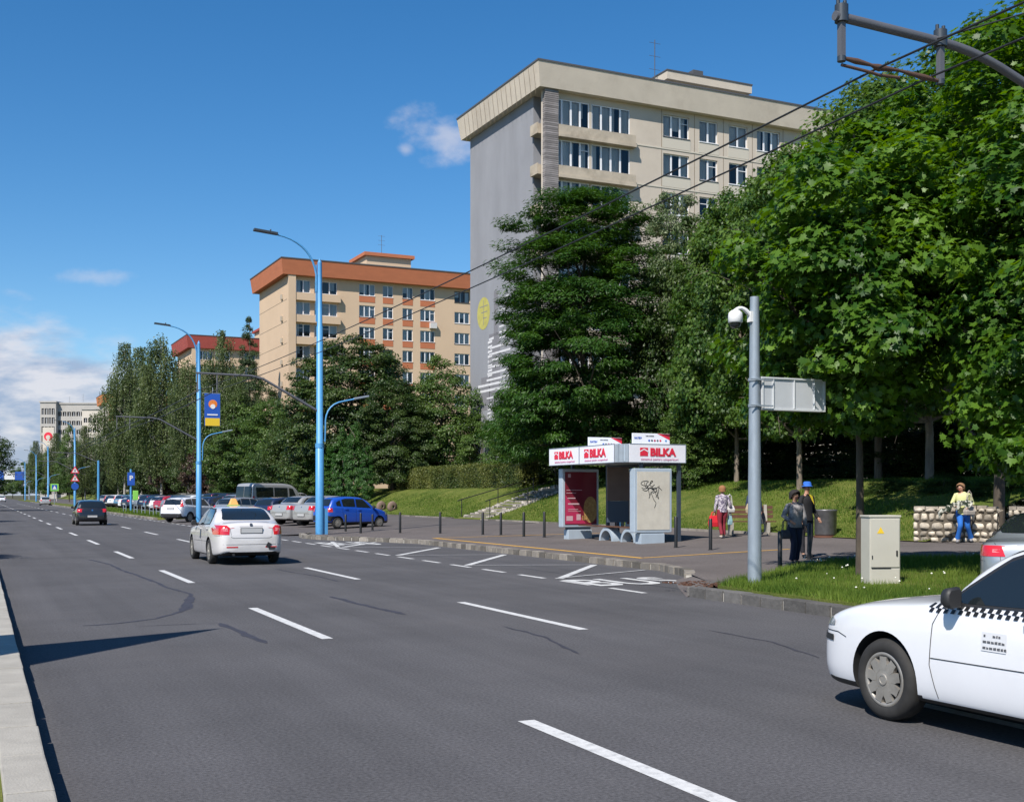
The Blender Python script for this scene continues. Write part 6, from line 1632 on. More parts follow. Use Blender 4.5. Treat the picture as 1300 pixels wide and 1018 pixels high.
# 2. person mostly hidden behind the camera pole
p2x, p2y, _ = at(957, 682, .15, 14.3, .03); z2 = paved(p2x, 30)
person('person in a navy top and light trousers, mostly hidden behind the camera pole', (p2x, p2y, z2), R(-24+150),
  dict(lkn=(-.09, -.05, .48), lan=(-.10, .1, .09), ran=(.12, -.1, .09)), dict(hair=cm('hair_brown', (.07, .04, .02)), top=cm('top_navy', (.02, .035, .08)), trousers=cm('trousers_beige', (.30, .25, .17)), shoe=cm('shoe_white', (.6, .58, .55))), 1.62)
bag('shoulder_bag', 'beige shoulder bag left of the camera pole', at_person(p2x, p2y, 0, -.20, -.14, .78, z2), .32, .30, .14, cm('bag_beige', (.42, .34, .22)), .4)
bag('hand_bag', 'dark grey bag held just right of the camera pole', at_person(p2x, p2y, 0, .36, .1, .42, z2), .22, .36, .16, cm('bag_dkgrey', (.09, .09, .10)), .2)
# 3. woman in a grey blouse
p3x, p3y, _ = at(1009, 717, .15, 14.3, .03); z3 = paved(p3x, 30)
f3 = R(-24-180+190)
f3 = R(-24+20)
person('woman with dark hair in a grey blouse walking towards the road with a handbag', (p3x, p3y, z3), f3,
  dict(lkn=(-.09, -.10, .49), lan=(-.09, -.02, .09), rkn=(.09, -.02, .48), ran=(.10, .10, .10), lel=(-.27, .03, 1.10), lwr=(-.20, -.16, .98), rel=(.25, .02, 1.08)),
  dict(hair=cm('hair_black', (.015, .012, .012), var=.3), hairlen=.07, vol=1.22, top=cm('blouse_grey', (.05, .05, .06), col2=(.42, .40, .41), vscale=5), trousers=cm('trousers_navy', (.008, .014, .04)), shoe=M['black'], hem=.04, fat=.03, flare=.065, turn=R(10)), 1.62)
bag('hand_bag', 'dark handbag hanging from the arm of the woman in the grey blouse', at_person(p3x, p3y, f3, -.33, -.12, .58, z3), .22, .20, .10, cm('bag_slate', (.045, .045, .06)), .22)
# 4. man with the blue hat
p4x, p4y, _ = at(1024, 708, .15, 14.3, .03); z4 = paved(p4x, 30)
f4 = R(-24+35)
pr, J4 = person('man in a blue hat and black jacket with a yellow scarf', (p4x, p4y, z4), f4,
  dict(rel=(.26, .05, 1.08), rwr=(.27, -.10, .86), lkn=(-.09, .05, .48)), dict(hair=cm('hair_dark', (.03, .02, .02)), top=cm('jacket_black', (.008, .008, .010)), trousers=cm('trousers_black', (.012, .012, .018)), shoe=M['black'], hem=.06, fat=.03), 1.78)
k4 = 1.78/1.65
g = MB(); g.lathe([(0, .15), (.07, .145), (.095, .11), (.10, .05), (.135, .035), (.135, .028), (.09, .03)], 20, c=(0, -.016, 1.53*k4+.01)); g.build('hat', cm('hat_blue', (.02, .12, .50)), pr)
g = MB(); g.add([(-.05, -.12, 1.50), (.09, -.10, 1.46), (.10, -.15, 1.26), (.0, -.17, 1.34), (-.05, -.06, 1.5), (.1, -.02, 1.5)], [(0, 3, 2, 1), (0, 1, 5, 4)]); g.build('scarf', cm('scarf_yellow', (.72, .55, .02)), pr)
# 5. woman in blue trousers by the wall
p5x, p5y, _ = at(1214, 688, .15, 14.3, .03); p5x -= .45*ST; p5y -= .45*CT; z5 = paved(p5x, 30); f5 = R(-24-22)
person('woman in a pale yellow top and bright blue trousers, walking past the stone wall', (p5x, p5y, z5), f5,
  dict(pel=(0, 0, .88), ch=(.0, .0, 1.15), hd=(-.05, -.04, 1.50), nk=(-.02, -.01, 1.41), lkn=(-.05, -.18, .49), lan=(-.13, -.02, .10), lhp=(-.08, 0, .85), rkn=(.13, -.02, .46), ran=(.22, .20, .12), lel=(-.27, -.04, 1.08), lwr=(-.20, -.22, 1.02), rel=(.26, .03, 1.06), rwr=(.14, -.2, .98)),
  dict(hair=cm('hair_lightbrown', (.22, .12, .06)), hairlen=.06, vol=1.1, top=cm('top_yellow', (.58, .60, .28)), trousers=cm('trousers_blue', (.015, .13, .48)), shoe=cm('shoe_whiteblack', (.25, .25, .27)), sleeve=.4, hem=.08, fat=.02, flare=.07, turn=R(-18)), 1.62)
bag('shoulder_bag', 'grey-beige shoulder bag on the woman in blue trousers', at_person(p5x, p5y, f5, .17, -.16, .76, z5), .30, .24, .12, cm('bag_greybeige', (.36, .32, .28)), .42)
# leafy patterned jacket over her arm
jk = thing('jacket', 'black and white leaf-patterned jacket draped over the arm of the woman in blue trousers', 'jacket', (p5x, p5y, z5), f5)
g = MB(); r = random.Random(4); nx, nz = 12, 6
for j in range(nz+1):
    for i in range(nx+1):
        u = i/nx; x = -.60+u*.86; zt_ = .86+.30*math.sin(u*math.pi*.62)+.03*math.sin(i*2.7)
        g.v.append((x, -.26+.03*math.sin(i*2.1+j), zt_-j*(.028+.012*math.sin(i*1.9+1))*(1.1 if u > .35 else .9)+.015*math.sin(i*3)))
for j in range(nz):
    for i in range(nx): a = j*(nx+1)+i; g.f.append([a, a+1, a+nx+2, a+nx+1]); g.m.append(0); g.sm.append(True)
jb = g.build('cloth', cm('jacket_print', (.50, .50, .44), col2=(.012, .025, .012), vscale=11, hard=True), jk)
md = jb.modifiers.new('t', 'SOLIDIFY'); md.thickness = .03; bpy.context.view_layer.update(); bake(jb)
# ================================================================ TREES AND PLANTS
def leaf_template(kind):
    if kind == 'maple':
        out = [(0, 0), (.16, .02), (.42, -.06), (.36, .16), (.62, .34), (.38, .42), (.34, .62), (.14, .56), (0, 1.0), (-.14, .56), (-.34, .62), (-.38, .42), (-.62, .34), (-.36, .16), (-.42, -.06), (-.16, .02)]
        v = [(x, y, .10*abs(x)-.12*y*y) for x, y in out]+[(0, .32, -.01)]
        n = len(out); f = [(i, (i+1) % n, n) for i in range(n)]
        return np.array(v), f
    if kind == 'maple_lo':
        out = [(0, 0), (.5, .0), (.34, .30), (.58, .5), (.16, .56), (0, 1.0), (-.16, .56), (-.58, .5), (-.34, .30), (-.5, .0)]
        v = [(x, y, .12*abs(x)-.1*y*y) for x, y in out]+[(0, .35, 0)]; n = len(out)
        return np.array(v), [(i, (i+1) % n, n) for i in range(n)]
    if kind == 'oval':
        return np.array([(0, 0, 0), (.32, .45, .06), (0, 1, -.08), (-.32, .45, .06)]), [(0, 1, 2), (0, 2, 3)]
    if kind == 'long':
        return np.array([(0, 0, 0), (.14, .4, .03), (0, 1, -.12), (-.14, .4, .03)]), [(0, 1, 2), (0, 2, 3)]
    if kind == 'needle':
        return np.array([(-.16, 0, 0), (.16, 0, 0), (.05, 1, -.1), (-.05, 1, -.1)]), [(0, 1, 2, 3)]
def leaves_mesh(name, pos, nrm, tip, size, kind, m):
    """pos Nx3 base points, nrm = blade normal, tip = blade direction, size N"""
    T, Fc = leaf_template(kind); N = len(pos)
    tip = tip-nrm*np.sum(tip*nrm, 1, keepdims=True); tip /= np.linalg.norm(tip, axis=1, keepdims=True)+1e-9
    side = np.cross(tip, nrm)
    V = pos[:, None, :]+size[:, None, None]*(side[:, None, :]*T[None, :, 0:1]+tip[:, None, :]*T[None, :, 1:2]+nrm[:, None, :]*T[None, :, 2:3])
    V = V.reshape(-1, 3).astype(np.float32); k = len(T); fl = len(Fc[0]); nf = len(Fc)
    I = (np.arange(N)[:, None, None]*k+np.array(Fc)[None]).reshape(-1).astype(np.int32)
    me = bpy.data.meshes.new(name); me.vertices.add(len(V)); me.vertices.foreach_set('co', V.ravel())
    me.loops.add(len(I)); me.loops.foreach_set('vertex_index', I)
    me.polygons.add(N*nf); me.polygons.foreach_set('loop_start', np.arange(N*nf, dtype=np.int32)*fl)
    me.polygons.foreach_set('loop_total', np.full(N*nf, fl, np.int32)); me.polygons.foreach_set('use_smooth', np.ones(N*nf, bool))
    me.update(calc_edges=True); me.materials.append(m); return me
def unit(a): return a/(np.linalg.norm(a, axis=1, keepdims=True)+1e-9)
def prof(kind, t):
    """relative crown radius at relative height t"""
    if kind == 'round': return math.sqrt(max(0, 1-(2*t-1)**2))**.8
    if kind == 'cone': return max(.03, (1-t)**.8)*min(1, .55+t*3)
    if kind == 'egg': return math.sin(math.pi*min(1, max(0, t))**.75)**.7
    if kind == 'column': return min(1, .75+t)*(1-t**4)**.5
    if kind == 'layer': return max(0, 1-t**2.6)**.55*(.86+.14*math.sin(t*26))*min(1, .7+t*2)
    if kind == 'dome': return (1-max(0, t-.15)**2/.74)**.5 if t < .99 else .1
    if kind == 'full': return max(0, math.sin(math.pi*min(1, .16+.84*t)))**.55
    if kind == 'mound': return (1-t**2)**.5
def make_crown(name, rng, zc0, zc1, rad, kind, ncl, clr, nleaf, lsize, leaf, m, droop=0, up=.5, noise=.25, flat=.6, inner=.35, lean=(0, 0)):
    cl = []; ph = rng.uniform(0, 6.28, 6)
    prf = [prof(kind, t) for t in np.linspace(0, 1, 60)]; w = np.array(prf)**1.2+.02; w /= w.sum()
    for i in range(ncl):
        t = (rng.choice(60, p=w)+rng.random())/60; a = rng.uniform(0, 2*math.pi)
        rr = prof(kind, t)*rad*(1+noise*(math.sin(2*a+ph[0]+5*t)*.5+math.sin(3*a+ph[1]-7*t)*.35+math.sin(5*a+ph[2]+11*t)*.25))
        q = inner+(1-inner)*math.sqrt(rng.random()); q = min(1.05, q+rng.normal(0, .03))
        z = zc0+(zc1-zc0)*t
        cl.append((math.cos(a)*rr*q+lean[0]*t, math.sin(a)*rr*q+lean[1]*t, z, clr*rng.uniform(.65, 1.25)*(.55 if t > .93 and kind in ('cone', 'egg') else 1)))
    cl = np.array(cl)
    idx = np.repeat(np.arange(ncl), nleaf); N = len(idx)
    d = unit(rng.normal(size=(N, 3))); d[:, 2] = np.where(d[:, 2] < -.3, d[:, 2]*.5, d[:, 2]); 
    r = cl[idx, 3]*rng.uniform(.35, 1.0, N)**.6*rng.uniform(.85, 1.12, N)
    p = cl[idx, :3]+d*r[:, None]*np.array([1, 1, flat])
    out = unit(p-np.array([0, 0, (zc0+zc1)/2-.25*(zc1-zc0)]))
    nrm = unit(.55*d+.45*out+np.array([0, 0, up])+rng.normal(scale=.45, size=(N, 3)))
    tip = unit(out+rng.normal(scale=.6, size=(N, 3))+np.array([0, 0, -.35-droop]))
    if droop:
        # hanging strands: pull part of the leaves down in strings below their clump
        s = rng.random(N); k = rng.integers(0, 7, N); ang = k*2.4+idx
        rad_ = cl[idx, 3]*(.35+.09*k)
        hang = s*droop*cl[idx, 3]*2.2
        p = cl[idx, :3]+np.stack([np.cos(ang)*rad_, np.sin(ang)*rad_, .25*cl[idx, 3]-hang], 1)+rng.normal(scale=.055, size=(N, 3))*np.array([1, 1, .5])
    size = lsize*rng.uniform(.65, 1.25, N)
    return leaves_mesh(name, p, nrm, tip, size, leaf, m), cl
def make_trunk(rng, zb, h, r, cl, m, nlimb=14, lean=(0, 0), forks=1, bend=.25, lmin=.18):
    g = MB(); axis = []
    n = 7; ox = rng.normal(0, bend, (n+1, 2)); ox[0] = 0
    for i in range(n+1):
        t = i/n; axis.append((lean[0]*t+ox[i, 0]*t, lean[1]*t+ox[i, 1]*t, zb+h*t))
    g.tube([(axis[0][0], axis[0][1], axis[0][2]-.3)]+axis, [r*1.35]+[r*(1-.82*(i/n)**.9) for i in range(n+1)], 9)
    pick = cl[rng.permutation(len(cl))[:nlimb]]
    for c in pick:
        t = min(.97, max(lmin, (c[2]-zb)/h-.16-.15*rng.random())); i = min(n-1, int(t*n)); q = t*n-i
        p0 = Vector(axis[i]).lerp(Vector(axis[i+1]), q); p1 = Vector(c[:3]); mid = p0.lerp(p1, .5)+Vector((0, 0, -.06*(p1-p0).length))
        L = (p1-p0).length; rr = min(r*.45, .012*L+.02)
        g.tube([p0, p0.lerp(mid, .5)+Vector(rng.normal(0, .04*L/3, 3)), mid, mid.lerp(p1, .55)+Vector(rng.normal(0, .04*L/3, 3)), p1], [rr, rr*.85, rr*.65, rr*.4, rr*.15], 5)
        for k in range(2):
            e = mid.lerp(p1, .3)+Vector(rng.normal(0, .22*L, 3)); g.tube([mid, mid.lerp(e, .5)+Vector((0, 0, .05*L)), e], [rr*.5, rr*.3, rr*.1], 4, cap=False)
    return g.build('trunk', m, None)
TREES = {}
def tree(name, label, x, y, z, spec, seed=1, group=None, rz=None, scale=1.0, key=None, cat='tree'):
    o = thing(name, label, cat, (x, y, z), rz if rz is not None else seed*1.7, group)
    kk = key or (name, seed)
    if kk in TREES:
        tr, cr = TREES[kk]; t = link('trunk', tr, o); c = link('crown', cr, o)
    else:
        rng = np.random.default_rng(seed); s = dict(spec); bark = s.pop('bark'); h = s.pop('h'); tr_ = s.pop('tr'); nl = s.pop('limbs', 14); th = s.pop('th', h*.9); lean = s.get('lean', (0, 0)); lmin = s.pop('lmin', .18); bend = s.pop('bend', .25)
        me, cl = make_crown('crown', rng, **s)
        t = make_trunk(rng, 0, th, tr_, cl, bark, nl, lean, 1, bend, lmin); t.parent = o
        link('crown', me, o); TREES[kk] = (t.data, me)
    if isinstance(scale, (tuple, list)): o.scale = scale
    else: o.scale = (scale,)*3
    return o
def bank(x, y): return lawn_z(x, y)
def on(u, X):
    """ground spot on the line x = X seen in direction u"""
    k = (u-650)/1500*CT+ST; d = X/k; return X, d*(CT-ST*(u-650)/1500), d
SP = dict(
 maple=dict(h=12, tr=.13, bark=M['bark'], zc0=1.9, zc1=12.2, rad=4.1, kind='full', ncl=460, clr=.75, nleaf=195, lsize=.15, leaf='maple', m=M['lf_maple'], up=.5, limbs=30, flat=.75, noise=.4, th=10.6, inner=.25),
 high=dict(h=14.5, tr=.17, bark=M['bark'], zc0=4.6, zc1=14.3, rad=4.2, kind='full', ncl=300, clr=.8, nleaf=110, lsize=.21, leaf='maple_lo', m=M['lf_maple'], up=.5, limbs=26, flat=.75, th=12.8, inner=.25, noise=.4),
 slim=dict(h=8.6, tr=.085, lmin=.40, bend=.12, bark=M['bark'], zc0=2.7, zc1=8.4, rad=2.3, kind='egg', ncl=210, clr=.55, nleaf=125, lsize=.145, leaf='maple', m=M['lf_maple'], up=.5, limbs=22, flat=.75, th=8.2, inner=.15, noise=.5),
 sycamore=dict(h=13, tr=.17, bark=M['barkl'], zc0=2.2, zc1=13.5, rad=4.4, kind='full', ncl=430, clr=.75, nleaf=150, lsize=.17, leaf='maple_lo', m=M['lf_plane'], up=.45, limbs=30, flat=.8, noise=.45, th=11.5, inner=.25),
 locust=dict(h=16, tr=.24, bark=M['bark'], zc0=1.6, zc1=16.2, rad=5.0, kind='dome', ncl=620, clr=.9, nleaf=300, lsize=.24, leaf='long', m=M['lf_locust'], up=1.1, limbs=40, flat=.5, noise=.42, th=14.6, inner=.12),
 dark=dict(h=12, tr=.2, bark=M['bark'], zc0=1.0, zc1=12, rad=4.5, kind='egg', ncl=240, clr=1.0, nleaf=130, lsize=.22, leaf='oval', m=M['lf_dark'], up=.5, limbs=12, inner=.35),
 mid=dict(h=10, tr=.16, bark=M['bark'], zc0=1.2, zc1=10, rad=3.6, kind='egg', ncl=220, clr=.85, nleaf=130, lsize=.20, leaf='oval', m=M['lf_mid'], up=.5, limbs=14, inner=.3, noise=.35),
 spruce=dict(h=14, tr=.2, bark=M['bark'], zc0=.6, zc1=14, rad=3.6, kind='cone', ncl=330, clr=.75, nleaf=110, lsize=.26, leaf='needle', m=M['lf_spruce'], up=.5, droop=0, limbs=30, flat=.4, inner=.25, th=13.6, noise=.25),
 yew=dict(h=13, tr=.25, bark=M['bark'], zc0=1.0, zc1=13.0, rad=5.6, kind='dome', ncl=460, clr=.95, nleaf=170, lsize=.24, leaf='oval', m=M['lf_dark'], up=.6, limbs=20, flat=.5, inner=.4, noise=.35),
 birch=dict(h=20, tr=.2, bark=M['birchbark'], zc0=4.5, zc1=20, rad=3.5, kind='egg', ncl=230, clr=.95, nleaf=150, lsize=.23, leaf='oval', m=M['lf_birch'], droop=1.25, up=0, limbs=24, noise=.5, inner=.2, th=18.5),
 poplar=dict(h=19, tr=.25, bark=M['barkl'], zc0=3, zc1=19, rad=2.7, kind='column', ncl=220, clr=.8, nleaf=150, lsize=.20, leaf='oval', m=M['lf_silver'], up=.3, limbs=22, inner=.25, th=18, noise=.4),
 plum=dict(h=6, tr=.14, bark=M['bark'], zc0=.6, zc1=6, rad=3.3, kind='round', ncl=150, clr=.8, nleaf=130, lsize=.22, leaf='oval', m=M['lf_purple'], up=.5, limbs=12, inner=.4),
 thuja=dict(h=5.5, tr=.09, bark=M['barkl'], zc0=.5, zc1=5.5, rad=.85, kind='egg', ncl=120, clr=.33, nleaf=130, lsize=.16, leaf='needle', m=M['lf_thuja'], up=.6, limbs=4, inner=.3, noise=.12),
 bush=dict(h=2.2, tr=.06, bark=M['bark'], zc0=-.1, zc1=2.3, rad=1.8, kind='mound', ncl=90, clr=.5, nleaf=110, lsize=.17, leaf='oval', m=M['lf_mid'], up=.5, limbs=6, inner=.3, th=1.6),
)
def tz(name, label, u, X, spec, seed, ztop=None, hs=None, group=None, ws=None, key=None, rz=None, vtop=None, dz=0, cat='tree'):
    """tree on line x = X seen in direction u, scaled so that its top reaches picture height vtop"""
    x, y, d = on(u, X); z = (bank(x, y) if x > 23.8 else (0.15 if x < 14.2 else paved(x, 60)))-.05+dz
    base = SP[spec]['h']; top = H+(628-vtop)*d/1500 if vtop is not None else z+base
    sz = (top-z)/(SP[spec]['zc1']+SP[spec]['clr']*.35); sx = ws*d/1500/(SP[spec]['rad']*2.1) if ws else sz
    return tree(name, label, x, y, z, SP[spec], seed, group, rz, (sx, sx, sz), key, cat)
if not NOTREES:
    # --- right side: maples with big leaves near the verge
    tree('maple_tree', 'slim maple growing from the grass verge behind the utility cabinet', 14.9, 17.3, .2, SP['slim'], 13, rz=1.0)
    tree('maple_tree', 'broad bright maple standing in the gap of the stone wall', 26.1, 24.6, .5, SP['high'], 14, rz=2.2)
    tree('maple_tree', 'big maple filling the top right corner, its trunk outside the frame', 18.6, 13.9, .3, SP['maple'], 12, key=('maple_tree', 12), scale=(1.0, 1.0, .86), rz=4.4)
    X_, Y_, _ = on(1180, 30.5); tree('maple_tree', 'maple behind the left end of the stone wall with a pale bare trunk', X_, Y_, bank(X_, Y_)-.1, SP['sycamore'], 21, scale=(.95, .95, 1.05))
    X_, Y_, _ = on(1115, 33.5); tree('maple_tree', 'tallest maple behind the wall whose tip reaches above the flats at right', X_, Y_, bank(X_, Y_)-.1, SP['sycamore'], 22, scale=(1.0, 1.0, 1.22))
    X_, Y_, _ = on(1300, 36); tree('maple_tree', 'dark maple far behind the stone wall at the right edge', X_, Y_, bank(X_, Y_)-.1, SP['sycamore'], 21, key=('maple_tree', 21), scale=(1.25, 1.25, 1.3), rz=4)
    tz('sycamore_tree', 'sycamore with pale leaf tips above the camera pole, left of the maples', 1015, 28.6, 'sycamore', 23, vtop=178, ws=215, rz=.6)
    tz('sycamore_tree', 'sycamore between the big locust and the camera pole, above the two women', 935, 30.5, 'sycamore', 24, vtop=232, ws=180, rz=3)
    tz('sycamore_tree', 'darker sycamore behind the camera pole further up the bank', 1000, 37, 'sycamore', 24, vtop=205, ws=230, key=('sycamore_tree', 24), rz=5)
    tz('linden_tree', 'dark linden behind the bus shelter roof, right of the big locust', 880, 33.5, 'dark', 31, vtop=262, ws=150)
    tz('poplar_tree', 'narrow silvery poplar rising in front of the beige block', 852, 40, 'poplar', 41, vtop=226, ws=82)
    tz('locust_tree', 'huge layered locust tree in front of the grey mural wall', 742, 29.8, 'locust', 51, vtop=230, ws=262, rz=1.1)
    # understory closing the view on the bank
    k = 0
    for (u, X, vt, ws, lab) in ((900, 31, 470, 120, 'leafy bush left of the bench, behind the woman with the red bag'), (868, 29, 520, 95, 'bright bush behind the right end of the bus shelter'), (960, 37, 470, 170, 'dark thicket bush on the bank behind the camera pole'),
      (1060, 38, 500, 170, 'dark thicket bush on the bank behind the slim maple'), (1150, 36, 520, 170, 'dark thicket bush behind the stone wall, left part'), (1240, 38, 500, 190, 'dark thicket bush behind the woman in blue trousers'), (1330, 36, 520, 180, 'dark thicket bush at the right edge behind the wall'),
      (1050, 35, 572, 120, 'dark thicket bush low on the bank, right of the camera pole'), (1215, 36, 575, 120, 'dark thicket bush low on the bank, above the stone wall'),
      (1135, 28.6, 603, 80, 'dark thicket added for the shade behind the left end of the stone wall'), (1200, 28.6, 598, 90, 'dark thicket added for the shade behind the middle of the stone wall'), (1275, 28.6, 600, 110, 'dark thicket added for the shade behind the gap in the stone wall'),  # dark leaf masses put in for the deep shade behind the wall
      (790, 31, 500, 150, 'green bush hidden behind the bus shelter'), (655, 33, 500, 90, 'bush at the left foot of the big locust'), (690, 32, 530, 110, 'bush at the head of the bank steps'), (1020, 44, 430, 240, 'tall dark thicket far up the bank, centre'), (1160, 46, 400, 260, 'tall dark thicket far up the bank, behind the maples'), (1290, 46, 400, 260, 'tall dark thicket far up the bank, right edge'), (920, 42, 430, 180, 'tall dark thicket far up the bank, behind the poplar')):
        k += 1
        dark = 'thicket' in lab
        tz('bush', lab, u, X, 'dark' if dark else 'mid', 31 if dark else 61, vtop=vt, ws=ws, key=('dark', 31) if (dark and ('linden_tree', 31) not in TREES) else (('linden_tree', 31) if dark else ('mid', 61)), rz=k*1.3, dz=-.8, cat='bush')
    # --- centre and left
    tz('elm_tree', 'loose green tree between the terracotta-roofed block and the mural wall', 560, 33, 'mid', 62, vtop=446, ws=108)
    tz('elm_tree', 'lower green tree hiding the foot of the mural wall', 612, 35, 'mid', 63, vtop=520, ws=80)
    tz('elm_tree', 'green tree behind the hedge, left of centre', 530, 38, 'mid', 62, vtop=500, ws=90, key=('elm_tree', 62), rz=3.3)
    tz('yew_tree', 'very large dark evergreen right of the nearest blue lamp post', 445, 29.5, 'yew', 71, vtop=424, ws=182)
    tz('spruce_tree', 'dark evergreen with spreading boughs at the right of the large one', 498, 29.0, 'yew', 71, vtop=478, ws=110, key=('yew_tree', 71), rz=2.6)
    for i, (u, vt, ws, lab) in enumerate(((434, 535, 20, 'tall narrow thuja just right of the nearest blue lamp post'), (450, 528, 19, 'tallest of the narrow thujas, behind the blue hatchback'), (466, 560, 16, 'short narrow thuja, rightmost of the group'), (422, 560, 24, 'bushy thuja right behind the nearest blue lamp post'))):
        tz('thuja_tree', lab, u, 25.2+.3*i, 'thuja', 81, vtop=vt, ws=ws*1.15, key=('thuja_tree', 81), rz=i*1.2, group='narrow thujas behind the blue hatchback')
    for i, (u, X, vt, ws, sp, lab) in enumerate(((375, 26, 520, 95, 'dark', 'dark leaning tree left of the nearest blue lamp post'), (345, 27, 500, 90, 'mid', 'green tree above the passenger van'), (300, 26, 492, 90, 'mid', 'green tree below the dark red roof band'), (335, 30, 478, 70, 'dark', 'dark tree against the cream end wall'),
       (265, 24.6, 560, 62, 'plum', 'reddish-brown plum tree behind the second blue lamp post'), (222, 24.6, 568, 60, 'plum', 'reddish-brown plum tree left of the second blue lamp post'), (285, 24.8, 575, 40, 'mid', 'small light green tree right of the plum trees'), (395, 25.5, 560, 50, 'mid', 'small green tree behind the pale sedans'))):
        nm = dict(dark='linden_tree', mid='elm_tree', plum='plum_tree')[sp]; key = dict(dark=('linden_tree', 31), mid=('elm_tree', 62+i % 2), plum=('plum_tree', 91))[sp]
        tz(nm, lab, u, X, sp, 91, vtop=vt, ws=ws, key=key if key in TREES or sp == 'plum' else ('plum_tree', 91), rz=i*.9)
    tz('spruce_tree', 'dark pointed spruce against the left edge of the cream end wall', 316, 31, 'spruce', 75, vtop=398, ws=62)
    for i, (u, X, vt, ws, lab) in enumerate(((158, 20.5, 424, 60, 'weeping birch at the left end of the birch group'), (205, 22.5, 408, 75, 'tallest weeping birch, left of the second blue lamp post'), (180, 24.5, 430, 70, 'weeping birch behind the two leftmost birches'), (240, 24, 440, 60, 'weeping birch behind the second blue lamp post'), (280, 25, 408, 58, 'slender birch in front of the dark red roof band'), (300, 26, 455, 55, 'birch right of the slender one, over the plum trees'), (150, 23, 500, 50, 'low birch beside the narrow orange block end'))):
        tz('birch_tree', lab, u, X, 'birch', 44+i % 2, vtop=vt, ws=ws*1.0, key=('birch_tree', 44+i % 2), rz=i*1.1)
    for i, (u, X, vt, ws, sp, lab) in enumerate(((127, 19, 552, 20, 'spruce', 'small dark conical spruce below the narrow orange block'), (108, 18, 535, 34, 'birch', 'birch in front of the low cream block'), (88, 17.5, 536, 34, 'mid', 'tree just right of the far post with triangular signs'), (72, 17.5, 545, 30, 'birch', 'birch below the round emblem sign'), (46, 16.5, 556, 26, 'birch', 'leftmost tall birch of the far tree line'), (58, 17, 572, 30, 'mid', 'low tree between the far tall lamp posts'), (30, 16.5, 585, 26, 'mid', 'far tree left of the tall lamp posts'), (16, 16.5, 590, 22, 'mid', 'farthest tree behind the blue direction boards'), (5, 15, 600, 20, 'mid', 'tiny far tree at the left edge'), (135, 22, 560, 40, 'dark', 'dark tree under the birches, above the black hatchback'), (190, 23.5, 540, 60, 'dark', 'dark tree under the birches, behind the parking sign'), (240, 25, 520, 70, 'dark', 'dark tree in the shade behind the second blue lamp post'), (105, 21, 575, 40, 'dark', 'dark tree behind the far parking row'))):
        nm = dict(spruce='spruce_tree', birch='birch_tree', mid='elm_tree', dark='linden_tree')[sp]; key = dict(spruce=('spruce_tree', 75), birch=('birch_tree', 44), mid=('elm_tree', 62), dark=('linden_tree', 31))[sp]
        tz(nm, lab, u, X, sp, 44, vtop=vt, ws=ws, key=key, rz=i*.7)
    # low growth closing the gaps behind the parking lot
    for i, u in enumerate(range(60, 420, 26)):
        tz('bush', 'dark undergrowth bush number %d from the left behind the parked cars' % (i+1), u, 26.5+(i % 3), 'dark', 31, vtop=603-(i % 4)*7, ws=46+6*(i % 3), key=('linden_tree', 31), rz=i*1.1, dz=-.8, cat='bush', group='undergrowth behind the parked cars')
    # median trees: mostly out of frame on the left; they shade the road
    for i, (x, y, s) in enumerate(((-3.9, 34.6, .62), (-3.9, 55, .72), (-3.6, 82, .8), (-1.3, 140, 1.25), (-2.6, 175, 1.1), (-3.0, 230, 1.1))):
        tree('linden_tree', ['median tree casting the nearest thin shadow on the road, outside the left edge', 'second median tree outside the left edge', 'third median tree outside the left edge', 'median tree whose twigs poke in at the left edge', 'median tree behind the one whose twigs poke in', 'farthest median tree at the left edge'][i], x, y, .1, SP['dark'], 31, key=('linden_tree', 31), scale=(s*.75, s*.75, s*.75), rz=i*2.0)
    # hedge
    rng = np.random.default_rng(5)
    hx, hy0, hy1, hh, hw = 29.9, 63.5, 88.5, 1.45, .55
    ho = thing('hedge', 'clipped hedge along the top of the lawn bank, right of centre', 'hedge', (hx, (hy0+hy1)/2, 0))
    L = hy1-hy0; N = 60000
    s = rng.random(N); y = rng.uniform(-L/2, L/2, N); side = rng.random(N)
    zz = rng.uniform(0, hh, N); x = np.where(side < .55, -hw, np.where(side < .7, hw, rng.uniform(-hw, hw, N))); zt = np.where(side >= .7, hh, zz)
    nz = rng.normal(0, .06, (N, 3)); P = np.stack([x, y, zt+np.array([lawn_z(hx+a, 70) for a in x])], 1)+nz
    endm = rng.random(N) < .04; P[endm, 1] = -L/2+rng.normal(0, .05, endm.sum()); P[endm, 0] = rng.uniform(-hw, hw, endm.sum())
    P[:, 0] += .07*np.sin(P[:, 1]*2.1); P[:, 2] += .04*np.sin(P[:, 1]*1.3)
    base = np.where(side[:, None] < .55, [[-1, 0, .2]], np.where(side[:, None] < .7, [[1, 0, .2]], [[0, 0, 1]]))
    me = leaves_mesh('foliage', P, unit(base+rng.normal(0, .6, (N, 3))), unit(rng.normal(0, 1, (N, 3))), rng.uniform(.06, .13, N), 'oval', M['lf_hedge']); link('foliage', me, ho)
    g = MB(); g.bbox(-hw+.08, hw-.08, -L/2+.1, L/2-.1, 1.9, lawn_z(hx, 70)+hh-.08); g.build('branches', M['dark'] if False else mat('hedge_core', (.012, .018, .008), .95), ho)
